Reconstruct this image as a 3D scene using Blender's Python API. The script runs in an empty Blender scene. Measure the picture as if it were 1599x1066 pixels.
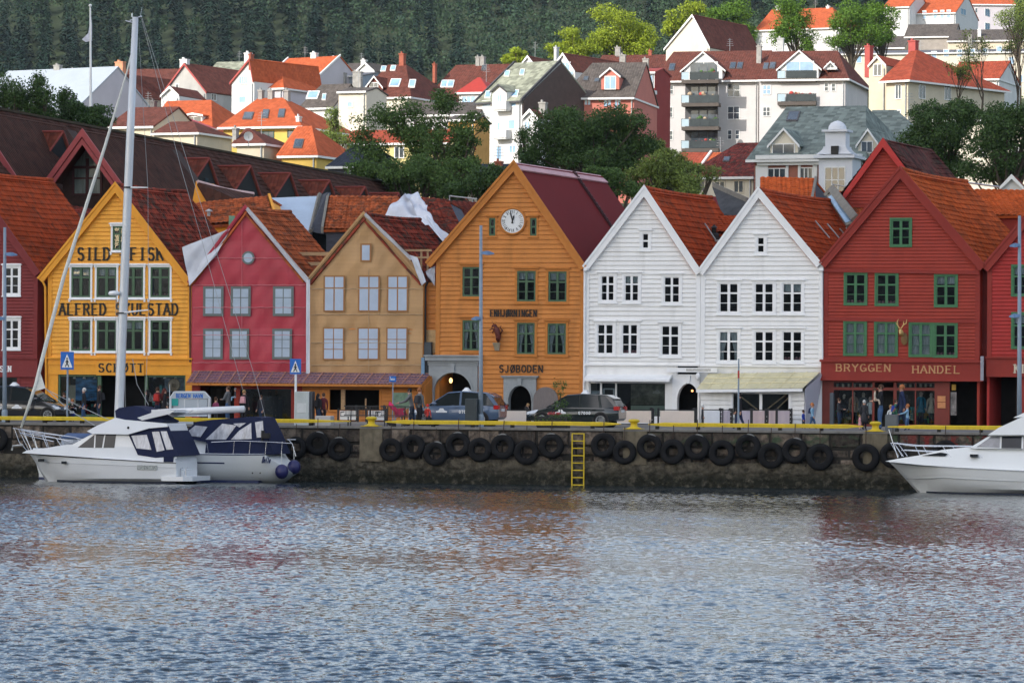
import bpy,bmesh,math,random
import numpy as np
from mathutils import Vector,Matrix
random.seed(7);RNG=np.random.default_rng(7)
R=math.radians
SC=bpy.context.scene
COL=SC.collection
# ---------------------------------------------------------------- camera
FPX=6100.0;CX,CY=799.5,533.0
CAM=Vector((0,0,4.45))
PITCH=math.atan(72/FPX);ROLL=0.0075
_F=Vector((0,math.cos(PITCH),math.sin(PITCH)))
_R0=Vector((1,0,0));_U0=_R0.cross(_F)
_R=(_R0*math.cos(ROLL) +_U0*math.sin(ROLL)).normalized()
_U=(_U0*math.cos(ROLL) -_R0*math.sin(ROLL)).normalized()
cd=bpy.data.cameras.new('camera');cam=bpy.data.objects.new('camera',cd);COL.objects.link(cam)
cd.sensor_width=36;cd.lens=36*FPX/1599;cd.clip_start=1;cd.clip_end=6000
cam.matrix_world=Matrix(((_R.x,_U.x,-_F.x,CAM.x),(_R.y,_U.y,-_F.y,CAM.y),(_R.z,_U.z,-_F.z,CAM.z),(0,0,0,1)))
cd.dof.use_dof= True;cd.dof.focus_distance=188;cd.dof.aperture_fstop=5.6
SC.camera=cam
# ---------------------------------------------------------------- light
SUN=Vector((-0.62,-0.62,0.48)).normalized()
el=math.asin(SUN.z);az=math.atan2(SUN.x,SUN.y)
w=bpy.data.worlds.new('World');SC.world=w;w.use_nodes= True
nt=w.node_tree;bg=nt.nodes['Background']
sky=nt.nodes.new('ShaderNodeTexSky');sky.sky_type='NISHITA';sky.sun_disc= False
sky.sun_elevation=el;sky.sun_rotation=az;sky.air_density=1.0;sky.dust_density=1.5;sky.ozone_density=1.5
_tc=nt.nodes.new('ShaderNodeTexCoord');_mp=nt.nodes.new('ShaderNodeMapping');_mp.inputs['Scale'].default_value=(1,1,3.2);_cn=nt.nodes.new('ShaderNodeTexNoise')
_cn.inputs['Scale'].default_value=2.6;_cn.inputs['Detail'].default_value=8;_cn.inputs['Roughness'].default_value=.55;_mr=nt.nodes.new('ShaderNodeMapRange');_mr.inputs[1].default_value=.44;_mr.inputs[2].default_value=.62
_mr.inputs[4].default_value=.85;_mx=nt.nodes.new('ShaderNodeMix');_mx.data_type='RGBA';_mx.inputs[7].default_value=(5.9,6.0,6.2,1)
nt.links.new(_tc.outputs['Generated'],_mp.inputs[0]);nt.links.new(_mp.outputs[0],_cn.inputs['Vector']);nt.links.new(_cn.outputs[0],_mr.inputs[0]);nt.links.new(_mr.outputs[0],_mx.inputs[0])
nt.links.new(sky.outputs[0],_mx.inputs[6]);nt.links.new(_mx.outputs[2],bg.inputs[0]);bg.inputs[1].default_value=0.13   # broken cloud over the physical sky
sl=bpy.data.lights.new('sun','SUN');sl.energy=2.7;sl.angle=R(0.5);sl.color=(1,.95,.88)
so=bpy.data.objects.new('sun',sl);COL.objects.link(so)
so.rotation_euler=SUN.to_track_quat('Z','Y').to_euler();so.location=(-60,-60,120)
vs=SC.view_settings;vs.view_transform='Standard';vs.look='None';vs.exposure=1.02;vs.gamma=1
SC.cycles.max_bounces=6;SC.cycles.diffuse_bounces=3;SC.cycles.glossy_bounces=3;SC.cycles.transparent_max_bounces=12
SC.cycles.volume_bounces=0;SC.cycles.caustics_reflective= False;SC.cycles.caustics_refractive= False
SC.cycles.use_denoising= True;SC.cycles.sample_clamp_indirect=6
# ---------------------------------------------------------------- frames
def ray(px,py):
    return _F*FPX+_R*(px-CX) -_U*(py-CY)
class Fr:
    def __init__(s,ox,oy,deg):
        s.O=Vector((ox,oy,0));s.a=R(deg)
        s.e=Vector((math.cos(s.a),-math.sin(s.a),0));s.n=Vector((math.sin(s.a),math.cos(s.a),0))
    def px(s,px,py,y=0.0):
        d=ray(px,py);t=(y-(CAM-s.O).dot(s.n)) /d.dot(s.n);p=CAM+d*t
        return (p-s.O).dot(s.e),p.z
    def xz(s,px,z,y=0.0):           # x for a pixel column at a known height
        py=600
        for _ in range(4):
            x,zz=s.px(px,py,y);x2,z2=s.px(px,py+10,y)
            py += (z-zz) /((z2-zz) /10)
        return s.px(px,py,y)[0]
    def w(s,p):
        return s.O+s.e*p[0] +s.n*p[1] +Vector((0,0,p[2]))
G=Fr(0,180,15)
FY=13.5
QZ=2.6
W0=Fr(0,0,0)
def g(px,py,y=FY): return G.px(px,py,y)
# ---------------------------------------------------------------- materials
def S(r,gg,b,k=1.28):
    return tuple(min(.85,k*(((c/255) /12.92) if c <= 10 else ((c/255+.055) /1.055) ** 2.4)) for c in (r,gg,b))
MATS={}
def newmat(name):
    m=bpy.data.materials.new(name);m.use_nodes= True; return m,m.node_tree.nodes,m.node_tree.links
def M(name,col,rough=.75,var=.14,scale=1.5,bump=0,bscale=12,metal=0,spec=.3,stretch=None,emis=None,coat=0,dirt=0):
    if name in MATS: return MATS[name]
    m,N,L=newmat(name);b=N['Principled BSDF']
    b.inputs['Roughness'].default_value=rough;b.inputs['Metallic'].default_value=metal
    b.inputs['Specular IOR Level'].default_value=spec;b.inputs['Coat Weight'].default_value=coat
    tc=N.new('ShaderNodeTexCoord');vec=tc.outputs['Object']
    if stretch:
        mp=N.new('ShaderNodeMapping');mp.inputs['Scale'].default_value=stretch;L.new(vec,mp.inputs[0]);vec=mp.outputs[0]
    n1=N.new('ShaderNodeTexNoise');n1.inputs['Scale'].default_value=scale;n1.inputs['Detail'].default_value=6;n1.inputs['Roughness'].default_value=.65
    L.new(vec,n1.inputs['Vector'])
    mr=N.new('ShaderNodeMapRange');mr.inputs[1].default_value=.3;mr.inputs[2].default_value=.7
    mr.inputs[3].default_value=1-var;mr.inputs[4].default_value=1+var;L.new(n1.outputs[0],mr.inputs[0])
    vm=N.new('ShaderNodeVectorMath');vm.operation='SCALE';vm.inputs[0].default_value=col;L.new(mr.outputs[0],vm.inputs['Scale'])
    out=vm.outputs[0]
    if dirt:
        n3=N.new('ShaderNodeTexNoise');n3.inputs['Scale'].default_value=scale*.6;n3.inputs['Detail'].default_value=8
        mp3=N.new('ShaderNodeMapping');mp3.inputs['Scale'].default_value=(3,3,.5);mp3.inputs['Location'].default_value=(5,2,1)
        L.new(tc.outputs['Object'],mp3.inputs[0]);L.new(mp3.outputs[0],n3.inputs['Vector'])
        r3=N.new('ShaderNodeMapRange');r3.inputs[1].default_value=.52;r3.inputs[2].default_value=.75;r3.inputs[4].default_value=dirt
        L.new(n3.outputs[0],r3.inputs[0]);mx=N.new('ShaderNodeMix');mx.data_type='RGBA'
        L.new(r3.outputs[0],mx.inputs[0]);L.new(out,mx.inputs[6]);mx.inputs[7].default_value=(col[0] *.45,col[1] *.45,col[2] *.42,1);out=mx.outputs[2]
    L.new(out,b.inputs['Base Color'])
    if bump:
        n2=N.new('ShaderNodeTexNoise');n2.inputs['Scale'].default_value=bscale;n2.inputs['Detail'].default_value=5
        L.new(vec,n2.inputs['Vector']);bp=N.new('ShaderNodeBump');bp.inputs['Strength'].default_value=min(1,bump*4);bp.inputs['Distance'].default_value=bump*.2
        L.new(n2.outputs[0],bp.inputs['Height']);L.new(bp.outputs[0],b.inputs['Normal'])
    if emis:
        b.inputs['Emission Color'].default_value=(*col,1);b.inputs['Emission Strength'].default_value=emis
    MATS[name] =m; return m
def tile_mat(name,col,var=.35,moss=0.,tw=.24,th=.34,bump=.05,metal=False,patch=.5):
    if name in MATS: return MATS[name]
    m,N,L=newmat(name);b=N['Principled BSDF'];b.inputs['Roughness'].default_value=.45 if metal else .92
    b.inputs['Specular IOR Level'].default_value=.12
    uv=N.new('ShaderNodeUVMap');sp=N.new('ShaderNodeSeparateXYZ');L.new(uv.outputs[0],sp.inputs[0])
    def mth(op,a,bb=None,c=None):
        n=N.new('ShaderNodeMath');n.operation=op
        for i,v in enumerate((a,bb,c)):
            if v is None: continue
            if hasattr(v,'links'): L.new(v,n.inputs[i])
            else: n.inputs[i].default_value=v
        return n.outputs[0]
    u=mth('DIVIDE',sp.outputs[0],tw);v=mth('DIVIDE',sp.outputs[1],th)
    fu=mth('FLOOR',u);fv=mth('FLOOR',v)
    cb=N.new('ShaderNodeCombineXYZ');L.new(fu,cb.inputs[0]);L.new(fv,cb.inputs[1])
    wn=N.new('ShaderNodeTexWhiteNoise');wn.noise_dimensions='2D';L.new(cb.outputs[0],wn.inputs['Vector'])
    tc=N.new('ShaderNodeTexCoord');n1=N.new('ShaderNodeTexNoise');n1.inputs['Scale'].default_value=.8;n1.inputs['Detail'].default_value=7
    L.new(tc.outputs['Object'],n1.inputs['Vector'])
    k=mth('ADD',mth('MULTIPLY',mth('SUBTRACT',wn.outputs[0],.5),var*2),mth('ADD',1.0,mth('MULTIPLY',mth('SUBTRACT',n1.outputs[0],.5),patch*2)))
    vm=N.new('ShaderNodeVectorMath');vm.operation='SCALE';vm.inputs[0].default_value=col;L.new(k,vm.inputs['Scale'])
    out=vm.outputs[0]
    n4=N.new('ShaderNodeTexNoise');n4.inputs['Scale'].default_value=2.3;n4.inputs['Detail'].default_value=8;L.new(tc.outputs['Object'],n4.inputs['Vector'])
    if moss:
        mr=N.new('ShaderNodeMapRange');mr.inputs[1].default_value=.5;mr.inputs[2].default_value=.62;mr.inputs[4].default_value=moss;L.new(n4.outputs[0],mr.inputs[0])
        mx=N.new('ShaderNodeMix');mx.data_type='RGBA';L.new(mr.outputs[0],mx.inputs[0]);L.new(out,mx.inputs[6])
        mx.inputs[7].default_value=(.05,.045,.035,1);out=mx.outputs[2]
    L.new(out,b.inputs['Base Color'])
    if bump:
        h1=mth('SUBTRACT',1.0,mth('FRACT',v)) if not metal else mth('MULTIPLY',0.,0.)
        h2=mth('MULTIPLY',mth('ABSOLUTE',mth('SINE',mth('MULTIPLY',u,math.pi))),.8)
        h=mth('ADD',h1,h2);bp=N.new('ShaderNodeBump');bp.inputs['Strength'].default_value=1;bp.inputs['Distance'].default_value=bump
        L.new(h,bp.inputs['Height']);L.new(bp.outputs[0],b.inputs['Normal'])
    MATS[name] =m; return m
def glass_mat(name='window_glass',tint=(.85,.9,.92),base=.02,rough=.02,wob=.005):
    if name in MATS: return MATS[name]
    m,N,L=newmat(name);N.remove(N['Principled BSDF']);o=N['Material Output']
    t=N.new('ShaderNodeBsdfTransparent');t.inputs[0].default_value=(*tint,1)
    gl=N.new('ShaderNodeBsdfGlossy');gl.inputs['Roughness'].default_value=rough
    fr=N.new('ShaderNodeFresnel');fr.inputs[0].default_value=1.5
    ad=N.new('ShaderNodeMath');ad.operation='ADD';ad.use_clamp= True;ad.inputs[1].default_value=base;L.new(fr.outputs[0],ad.inputs[0])
    mx=N.new('ShaderNodeMixShader');L.new(ad.outputs[0],mx.inputs[0]);L.new(t.outputs[0],mx.inputs[1]);L.new(gl.outputs[0],mx.inputs[2]);L.new(mx.outputs[0],o.inputs[0])
    tc=N.new('ShaderNodeTexCoord');n=N.new('ShaderNodeTexNoise');n.inputs['Scale'].default_value=1.3;L.new(tc.outputs['Object'],n.inputs['Vector'])
    bp=N.new('ShaderNodeBump');bp.inputs['Distance'].default_value=wob;L.new(n.outputs[0],bp.inputs['Height']);L.new(bp.outputs[0],gl.inputs['Normal'])
    MATS[name] =m; return m
# ---------------------------------------------------------------- mesh builder
INFO={}
class MB:
    def __init__(s): s.v=[];s.f=[];s.m=[];s.uv={}
    def poly(s,pts,m=0,uv=None):
        b=len(s.v);s.v += [tuple(p) for p in pts];s.f.append(tuple(range(b,b+len(pts))));s.m.append(m)
        if uv: s.uv[len(s.f) -1] =uv
        return s
    def box(s,x0,x1,y0,y1,z0,z1,m=0):
        b=len(s.v);s.v += [(x,y,z) for z in (z0,z1) for y in (y0,y1) for x in (x0,x1)]
        for q in ((0,2,3,1),(4,5,7,6),(0,1,5,4),(2,6,7,3),(0,4,6,2),(1,3,7,5)):
            s.f.append(tuple(b+i for i in q));s.m.append(m)
        return s
    def hexa(s,bot,top,m=0):       # two loops of equal length
        n=len(bot);b=len(s.v);s.v += [tuple(p) for p in bot] +[tuple(p) for p in top]
        s.f.append(tuple(b+n-1-i for i in range(n)));s.f.append(tuple(b+n+i for i in range(n)));s.m += [m,m]
        for i in range(n):
            j=(i+1) % n;s.f.append((b+i,b+j,b+n+j,b+n+i));s.m.append(m)
        return s
    def prism(s,xz,y0,y1,m=0,dx=0):
        return s.hexa([(x,y0,z) for x,z in xz],[(x+dx,y1,z) for x,z in xz],m)
    def yprism(s,xy,z0,z1,m=0):
        return s.hexa([(x,y,z0) for x,y in xy],[(x,y,z1) for x,y in xy],m)
    def loft(s,rings,m=0,cap=True,closed=True):
        n=len(rings[0]);b=len(s.v)
        for r in rings: s.v += [tuple(p) for p in r]
        for k in range(len(rings) -1):
            for i in range(n if closed else n-1):
                j=(i+1) % n;s.f.append((b+k*n+i,b+k*n+j,b+(k+1) *n+j,b+(k+1) *n+i));s.m.append(m)
        if cap:
            s.f.append(tuple(b+n-1-i for i in range(n)));s.f.append(tuple(b+(len(rings) -1) *n+i for i in range(n)));s.m += [m,m]
        return s
    def tube(s,pts,r,n=6,m=0):
        pts=[Vector(p) for p in pts];rr=r if isinstance(r,(list,tuple)) else [r] *len(pts);rings=[]
        for i,p in enumerate(pts):
            d=(pts[min(i+1,len(pts) -1)] -pts[max(i-1,0)]).normalized()
            a=d.cross(Vector((0,0,1)) if abs(d.z) < .9 else Vector((0,1,0))).normalized();c=d.cross(a)
            rings.append([p+(a*math.cos(2*math.pi*k/n) +c*math.sin(2*math.pi*k/n)) *rr[i] for k in range(n)])
        return s.loft(rings,m)
    def lathe(s,c,prof,n=12,m=0,axis='z',sx=1,sy=1):
        rings=[]
        for r,h in prof:
            rg=[]
            for k in range(n):
                a=2*math.pi*k/n;p,q=math.cos(a) *r*sx,math.sin(a) *r*sy
                rg.append({'z': (c[0] +p,c[1] +q,c[2] +h),'y': (c[0] +p,c[1] +h,c[2] +q),'x': (c[0] +h,c[1] +p,c[2] +q)}[axis])
            rings.append(rg)
        return s.loft(rings,m)
    def ball(s,c,r,n=10,m=0,sx=1,sy=1,sz=1):
        k=max(4,n // 2);pr=[(max(1e-3,math.sin(math.pi*i/k)),-math.cos(math.pi*i/k) *r*sz) for i in range(k+1)]
        return s.lathe(c,[(a*r,h) for a,h in pr],n,m,'z',sx,sy)
    def build(s,name,mats,parent=None,fr=G,base=None,smooth=False,label=None):
        if not isinstance(mats,(list,tuple)): mats=[mats]
        if parent is not None: fr,base=INFO[parent.name]
        elif base is None:
            a=np.array(s.v);base=((a[:,0].min() +a[:,0].max()) /2,(a[:,1].min() +a[:,1].max()) /2,a[:,2].min())
        me=bpy.data.meshes.new(name);me.from_pydata([(p[0] -base[0],p[1] -base[1],p[2] -base[2]) for p in s.v],[],s.f)
        for mt in mats: me.materials.append(mt)
        me.polygons.foreach_set('material_index',s.m)
        if s.uv:
            ul=me.uv_layers.new(name='UVMap');dat=np.zeros(len(me.loops) *2)
            for fi,uv in s.uv.items():
                ls=me.polygons[fi].loop_start
                for k,q in enumerate(uv): dat[2*(ls+k):2*(ls+k) +2] =q
            ul.data.foreach_set('uv',dat)
        if len(s.f) < 30000:
            bm=bmesh.new();bm.from_mesh(me);bmesh.ops.recalc_face_normals(bm,faces=bm.faces);bm.to_mesh(me);bm.free()
        if smooth: me.polygons.foreach_set('use_smooth',[True] *len(me.polygons))
        if smooth and smooth != 1: me.set_sharp_from_angle(angle=smooth)
        o=bpy.data.objects.new(name,me);COL.objects.link(o)
        if parent is not None: o.parent=parent
        else: o.location=fr.w(base);o.rotation_euler=(0,0,-fr.a)
        INFO[o.name] =(fr,base)
        if label: o['label'] =label
        return o
def thing(name,label,cat,base,fr=G,group=None,rz=0):
    o=bpy.data.objects.new(name, None);COL.objects.link(o);o.empty_display_size=.3
    if rz:
        f2=Fr(0,0,0);f2.O=fr.w(base);f2.O.z=0;f2.a=fr.a-rz
        f2.e=Vector((math.cos(f2.a),-math.sin(f2.a),0));f2.n=Vector((math.sin(f2.a),math.cos(f2.a),0));fr=f2;base=(0,0,base[2])
    o.location=fr.w(base);o.rotation_euler=(0,0,-fr.a)
    INFO[o.name] =(fr,base); return tag(o,label,cat,group)
def tag(o,label=None,cat=None,group=None,kind=None):
    if label: o['label'] =label
    if cat: o['category'] =cat
    if group: o['group'] =group
    if kind: o['kind'] =kind
    return o
def copy_tree(o,parent=None):
    c=o.copy();COL.objects.link(c);c.parent=parent if parent else None
    for ch in list(o.children): copy_tree(ch,c)
    if o.name in INFO: INFO[c.name] =INFO[o.name]
    return c
def npmesh(name,V,Fq,mat,parent=None,fr=W0,base=(0,0,0)):
    """fast mesh from arrays: V (n,3), Fq (k,c) faces with c corners"""
    me=bpy.data.meshes.new(name);n=len(V);k,c=Fq.shape
    me.vertices.add(n);me.vertices.foreach_set('co',(V-np.array(base)).astype(np.float32).ravel())
    me.loops.add(k*c);me.loops.foreach_set('vertex_index',Fq.astype(np.int32).ravel())
    me.polygons.add(k);me.polygons.foreach_set('loop_start',np.arange(0,k*c,c,dtype=np.int32))
    me.update(calc_edges=True);me.materials.append(mat)
    o=bpy.data.objects.new(name,me);COL.objects.link(o)
    if parent is not None: o.parent=parent
    else: o.location=fr.w(base);o.rotation_euler=(0,0,-fr.a)
    INFO[o.name] =(fr,base); return o
# ---------------------------------------------------------------- stroke lettering
def _arc(cx,cy,rx,ry,a0,a1,n=8):
    return [(cx+rx*math.cos(R(a0+(a1-a0) *i/n)),cy+ry*math.sin(R(a0+(a1-a0) *i/n))) for i in range(n+1)]
GL={
 'A': [[(0,0),(.5,1)],[(.5,1),(1,0)],[(.2,.36),(.8,.36)]],'B': [[(.1,0),(.1,1)],[(.1,1),(.5,1)] +_arc(.5,.76,.3,.24,90,-90) +[(.1,.52)],[(.1,.52),(.5,.52)] +_arc(.5,.26,.38,.26,90,-90) +[(.1,0)]],
 'C': [_arc(.52,.5,.44,.5,50,310,14)],'D': [[(.1,0),(.1,1)],[(.1,1),(.4,1)] +_arc(.4,.5,.5,.5,90,-90,10) +[(.1,0)]],
 'E': [[(.12,0),(.12,1)],[(.12,1),(.85,1)],[(.12,.52),(.7,.52)],[(.12,0),(.88,0)]],'F': [[(.12,0),(.12,1)],[(.12,1),(.85,1)],[(.12,.52),(.7,.52)]],
 'G': [_arc(.52,.5,.44,.5,50,340,14),[(.55,.42),(.95,.42),(.95,.1)]],'H': [[(.1,0),(.1,1)],[(.9,0),(.9,1)],[(.1,.5),(.9,.5)]],
 'I': [[(.5,0),(.5,1)]],'J': [[(.7,1),(.7,.25)] +_arc(.4,.25,.3,.25,0,-150,6)],'K': [[(.1,0),(.1,1)],[(.9,1),(.12,.42)],[(.4,.62),(.95,0)]],
 'L': [[(.12,0),(.12,1)],[(.12,0),(.88,0)]],'N': [[(.1,0),(.1,1)],[(.1,1),(.9,0)],[(.9,0),(.9,1)]],'O': [_arc(.5,.5,.45,.5,0,360,16)],
 'Ø': [_arc(.5,.5,.45,.5,0,360,16),[(.1,-.08),(.9,1.08)]],'R': [[(.1,0),(.1,1)],[(.1,1),(.5,1)] +_arc(.5,.75,.33,.25,90,-90) +[(.1,.5)],[(.5,.5),(.92,0)]],
 'S': [_arc(.5,.75,.36,.25,30,250,8) +_arc(.5,.25,.38,.27,80,-150,9)],'T': [[(.5,0),(.5,1)],[(.05,1),(.95,1)]],'U': [[(.1,1),(.1,.35)] +_arc(.5,.35,.4,.35,180,360) +[(.9,1)]],
 'V': [[(.05,1),(.5,0)],[(.5,0),(.95,1)]],'Y': [[(.05,1),(.5,.5)],[(.95,1),(.5,.5)],[(.5,.5),(.5,0)]],'-': [[(.25,.42),(.75,.42)]],'0': [_arc(.5,.5,.36,.5,0,360,14)],
 '7': [[(.1,1),(.88,1),(.4,0)]],'X': [[(.1,0),(.9,1)],[(.1,1),(.9,0)]],'a': [_arc(.5,.3,.3,.3,0,360,10),[(.8,.6),(.8,0)]],'x': [[(.2,0),(.8,.6)],[(.2,.6),(.8,0)]],'i': [[(.5,0),(.5,.6)]],
 'e': [_arc(.5,.3,.3,.3,0,320,10),[(.2,.3),(.8,.3)]],'l': [[(.5,0),(.5,1)]],'M': [[(.08,0),(.08,1)],[(.08,1),(.5,.3)],[(.5,.3),(.92,1)],[(.92,1),(.92,0)]],'1': [[(.3,.8),(.5,1),(.5,0)]],'2': [_arc(.5,.72,.35,.28,160,-30,7) +[(.12,0),(.9,0)]],
}
def lettering(mb,text,x0,x1,z0,z1,y,wt=.16,serif=True,m=0,depth=.03,slant=0,gap=.22):
    """strokes as thin raised bars between x0..x1 (whole word) and z0..z1"""
    H=z1-z0;n=len(text);adv=(x1-x0) /(n-gap*.5) ;cw=adv*(1-gap)
    for i,ch in enumerate(text):
        if ch == ' ': continue
        wI=.35 if ch in 'I1il' else 1
        ox=x0+i*adv;t=wt*H*.5
        for st in GL[ch]:
            P=[(ox+(x*cw) +slant*y_*H,z0+y_*H) for x,y_ in st]
            for (ax,az_),(bx,bz) in zip(P,P[1:]):
                dx,dz=bx-ax,bz-az_;Ls=math.hypot(dx,dz) +1e-9
                tt=t*(.62 if abs(dz) < abs(dx) *.5 and serif else 1)
                nx,nz=-dz/Ls*tt,dx/Ls*tt;ex,ez=dx/Ls*tt*.5,dz/Ls*tt*.5
                mb.prism([(ax-ex+nx,az_-ez+nz),(ax-ex-nx,az_-ez-nz),(bx+ex-nx,bz+ez-nz),(bx+ex+nx,bz+ez+nz)],y-depth*random.uniform(.9,1.1),y,m)
            if serif and ch not in 'COSGØ-0':
                for (x,z) in (P[0],P[-1]):
                    if abs(z-z0) < H*.04 or abs(z-z1) < H*.04:
                        zz=z0 if abs(z-z0) < H*.04 else z1;sg=1 if zz == z0 else -1
                        if len(st) == 2 and abs(st[0][1] -st[1][1]) > .5 and (st[0][0] == st[1][0] or ch in 'AVY'):
                            mb.box(x-t*2.1,x+t*2.1,y-depth*1.15,y,min(zz,zz+sg*t*.7),max(zz,zz+sg*t*.7),m)
    return mb
# ================================================================ setting
def terr(X,Y):
    a=np.interp(Y,[0,236,262,300,350,400,500,600,700,1100,1420,1500,2400],[2.5,2.5,7,13,18,22,29,43,52,80,198,205,205])
    r=np.clip((np.asarray(X) /np.maximum(Y,1) +.02) *9,0,1) *np.interp(Y,[250,350,510,650,1100,1500],[0,0,0,9,8,0])
    return a+r
# water: harbour surface
def water_material():
    m,N,L=newmat('harbour_water');b=N['Principled BSDF']
    b.inputs['Base Color'].default_value=(.014,.026,.034,1);b.inputs['Roughness'].default_value=.04;b.inputs['IOR'].default_value=1.33
    b.inputs['Specular IOR Level'].default_value=.42
    tc=N.new('ShaderNodeTexCoord')
    def nz(scale,sc,det=2,rot=0,dist=0):
        mp=N.new('ShaderNodeMapping');mp.inputs['Scale'].default_value=sc;mp.inputs['Rotation'].default_value=(0,0,rot);L.new(tc.outputs['Object'],mp.inputs[0])
        n=N.new('ShaderNodeTexNoise');n.inputs['Scale'].default_value=scale;n.inputs['Detail'].default_value=det;n.inputs['Distortion'].default_value=dist
        L.new(mp.outputs[0],n.inputs['Vector']); return n.outputs[0]
    def mul(a,k):
        n=N.new('ShaderNodeMath');n.operation='MULTIPLY';L.new(a,n.inputs[0])
        if hasattr(k,'links'): L.new(k,n.inputs[1])
        else: n.inputs[1].default_value=k
        return n.outputs[0]
    def add(a,c):
        n=N.new('ShaderNodeMath');n.operation='ADD';L.new(a,n.inputs[0]);L.new(c,n.inputs[1]); return n.outputs[0]
    gust=nz(.035,(1,.55,1),3,.2)          # calm and ruffled patches
    mr=N.new('ShaderNodeMapRange');mr.inputs[1].default_value=.38;mr.inputs[2].default_value=.58;mr.inputs[3].default_value=.45;mr.inputs[4].default_value=1.05;L.new(gust,mr.inputs[0])
    h=add(mul(nz(7,(1,.8,1),2,.15,.3),.016),mul(nz(15,(1,1,1),1,.5),.003))
    h=mul(h,mr.outputs[0])
    bp=N.new('ShaderNodeBump');bp.inputs['Strength'].default_value=1;bp.inputs['Distance'].default_value=1.0
    L.new(h,bp.inputs['Height']);L.new(bp.outputs[0],b.inputs['Normal'])
    return m
MW=water_material()
# cut the shore roughly along the quay line, 3 m inside the wall
def wave_water():
    rs=np.random.default_rng(17);nj,ni=640,1900;t=(np.linspace(0,1,ni) ** 1.3)[:, None];s=np.linspace(-1,1,nj)[None,:]
    X_=s*(13+25*t);tq=math.tan(R(15));Yq=181.2-X_*tq;Y_=50+t*(Yq-50)
    H=np.zeros_like(X_);Y_=Y_+0*X_
    for k in range(64):
        lam=.13*(5.5 ** rs.random());a=rs.normal(.5,.62) +math.pi/2;q=2*math.pi/lam;H += .0037*lam ** .9*rs.uniform(.6,1.3) *np.sin(q*(X_*math.cos(a) +Y_*math.sin(a)) +rs.uniform(0,6.28))
    gst=0
    for k in range(7): a=rs.uniform(0,6.28);q=2*math.pi/rs.uniform(14,50);gst=gst+np.sin(q*(X_*math.cos(a) *.45+Y_*math.sin(a)) +rs.uniform(0,6.28))
    H *= np.clip(.92+.22*gst,.45,1.45) *np.interp(181-X_*tq-Y_,[0,8,16],[.45,.6,1]) *np.clip(np.minimum(t,1-abs(s)) *30,0,1)
    V=np.stack([X_,Y_,H],-1).reshape(-1,3);ii=np.arange(len(V)).reshape(ni,nj);F_=np.stack([ii[:-1,:-1],ii[:-1,1:],ii[1:,1:],ii[1:,:-1]],-1).reshape(-1,4)
    E_=np.array([(-1500,-1700,0),(1500,-1700,0),(13,50,0),(-13,50,0),(-38,181.2+38*tq,0),(-1500,181.2+1500*tq,0),(38,181.2-38*tq,0),(1500,181.2-1500*tq,0)],float);n0=len(V)
    F2=np.array([(0,1,2,3),(0,3,4,5),(1,7,6,2)]) +n0
    o=npmesh('water',np.concatenate([V,E_]),np.concatenate([F_,F2]),MW);o.data.polygons.foreach_set('use_smooth',[True] *len(o.data.polygons));tag(o,kind='structure')
wave_water()
# the opposite shore behind the viewer, which the window panes mirror
sx=np.linspace(-700,700,80);sy=np.array([-120,-125,-180,-260,-400,-700]);SX,SY=np.meshgrid(sx,sy)
SZ=np.interp(-SY,[120,125,180,260,400,700],[-2,2.5,22,38,30,5]) *(1+.25*np.sin(SX*.021) +.1*np.sin(SX*.09)) 
V=np.stack([SX,SY,SZ],-1).reshape(-1,3);ii=np.arange(len(V)).reshape(len(sy),80)
Fq=np.stack([ii[:-1,:-1],ii[1:,:-1],ii[1:,1:],ii[:-1,1:]],-1).reshape(-1,4)
tag(npmesh('hill_opposite',V,Fq,M('town_slope',(.10,.10,.09),.9,.6,.15)),kind='structure')
# quay ground
asph=M('asphalt',(.16,.155,.15),.9,.2,.4,.02,30)
gq=MB();gq.box(-420,420,.5,70,-3,QZ-.005)
tag(gq.build('pavement',M('quay_paving',(.20,.195,.185),.85,.2,.5,.02,20),base=(0,0,0)),kind='structure')
gr=MB();gr.box(-420,420,4.6,10.2,QZ-.02,QZ+.004)
tag(gr.build('road',asph,base=(0,0,0)),kind='structure')
gk=MB();gk.box(-420,420,10.2,13.4,QZ-.02,QZ+.10)
tag(gk.build('sidewalk',M('kerb_stone',(.26,.25,.24),.85,.15,1),base=(0,0,0)),kind='structure')
# terrain
xs=np.linspace(-900,900,121);ys=np.concatenate([np.linspace(236,640,60),np.linspace(660,2400,50)])
XX,YY=np.meshgrid(xs,ys);ZZ=terr(XX,YY) +1.2*np.sin(XX*.05) *np.clip((YY-300) /300,0,1)
V=np.stack([XX,YY,ZZ],-1).reshape(-1,3);nx=len(xs);idx=np.arange(len(V)).reshape(len(ys),nx)
Fq=np.stack([idx[:-1,:-1],idx[:-1,1:],idx[1:,1:],idx[1:,:-1]],-1).reshape(-1,4)
ter=npmesh('terrain',V,Fq,M('hill_ground',(.035,.05,.022),.95,.5,.03,.4,.3));ter.data.polygons.foreach_set('use_smooth',[True] *len(ter.data.polygons))
tag(ter,kind='structure')
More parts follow.
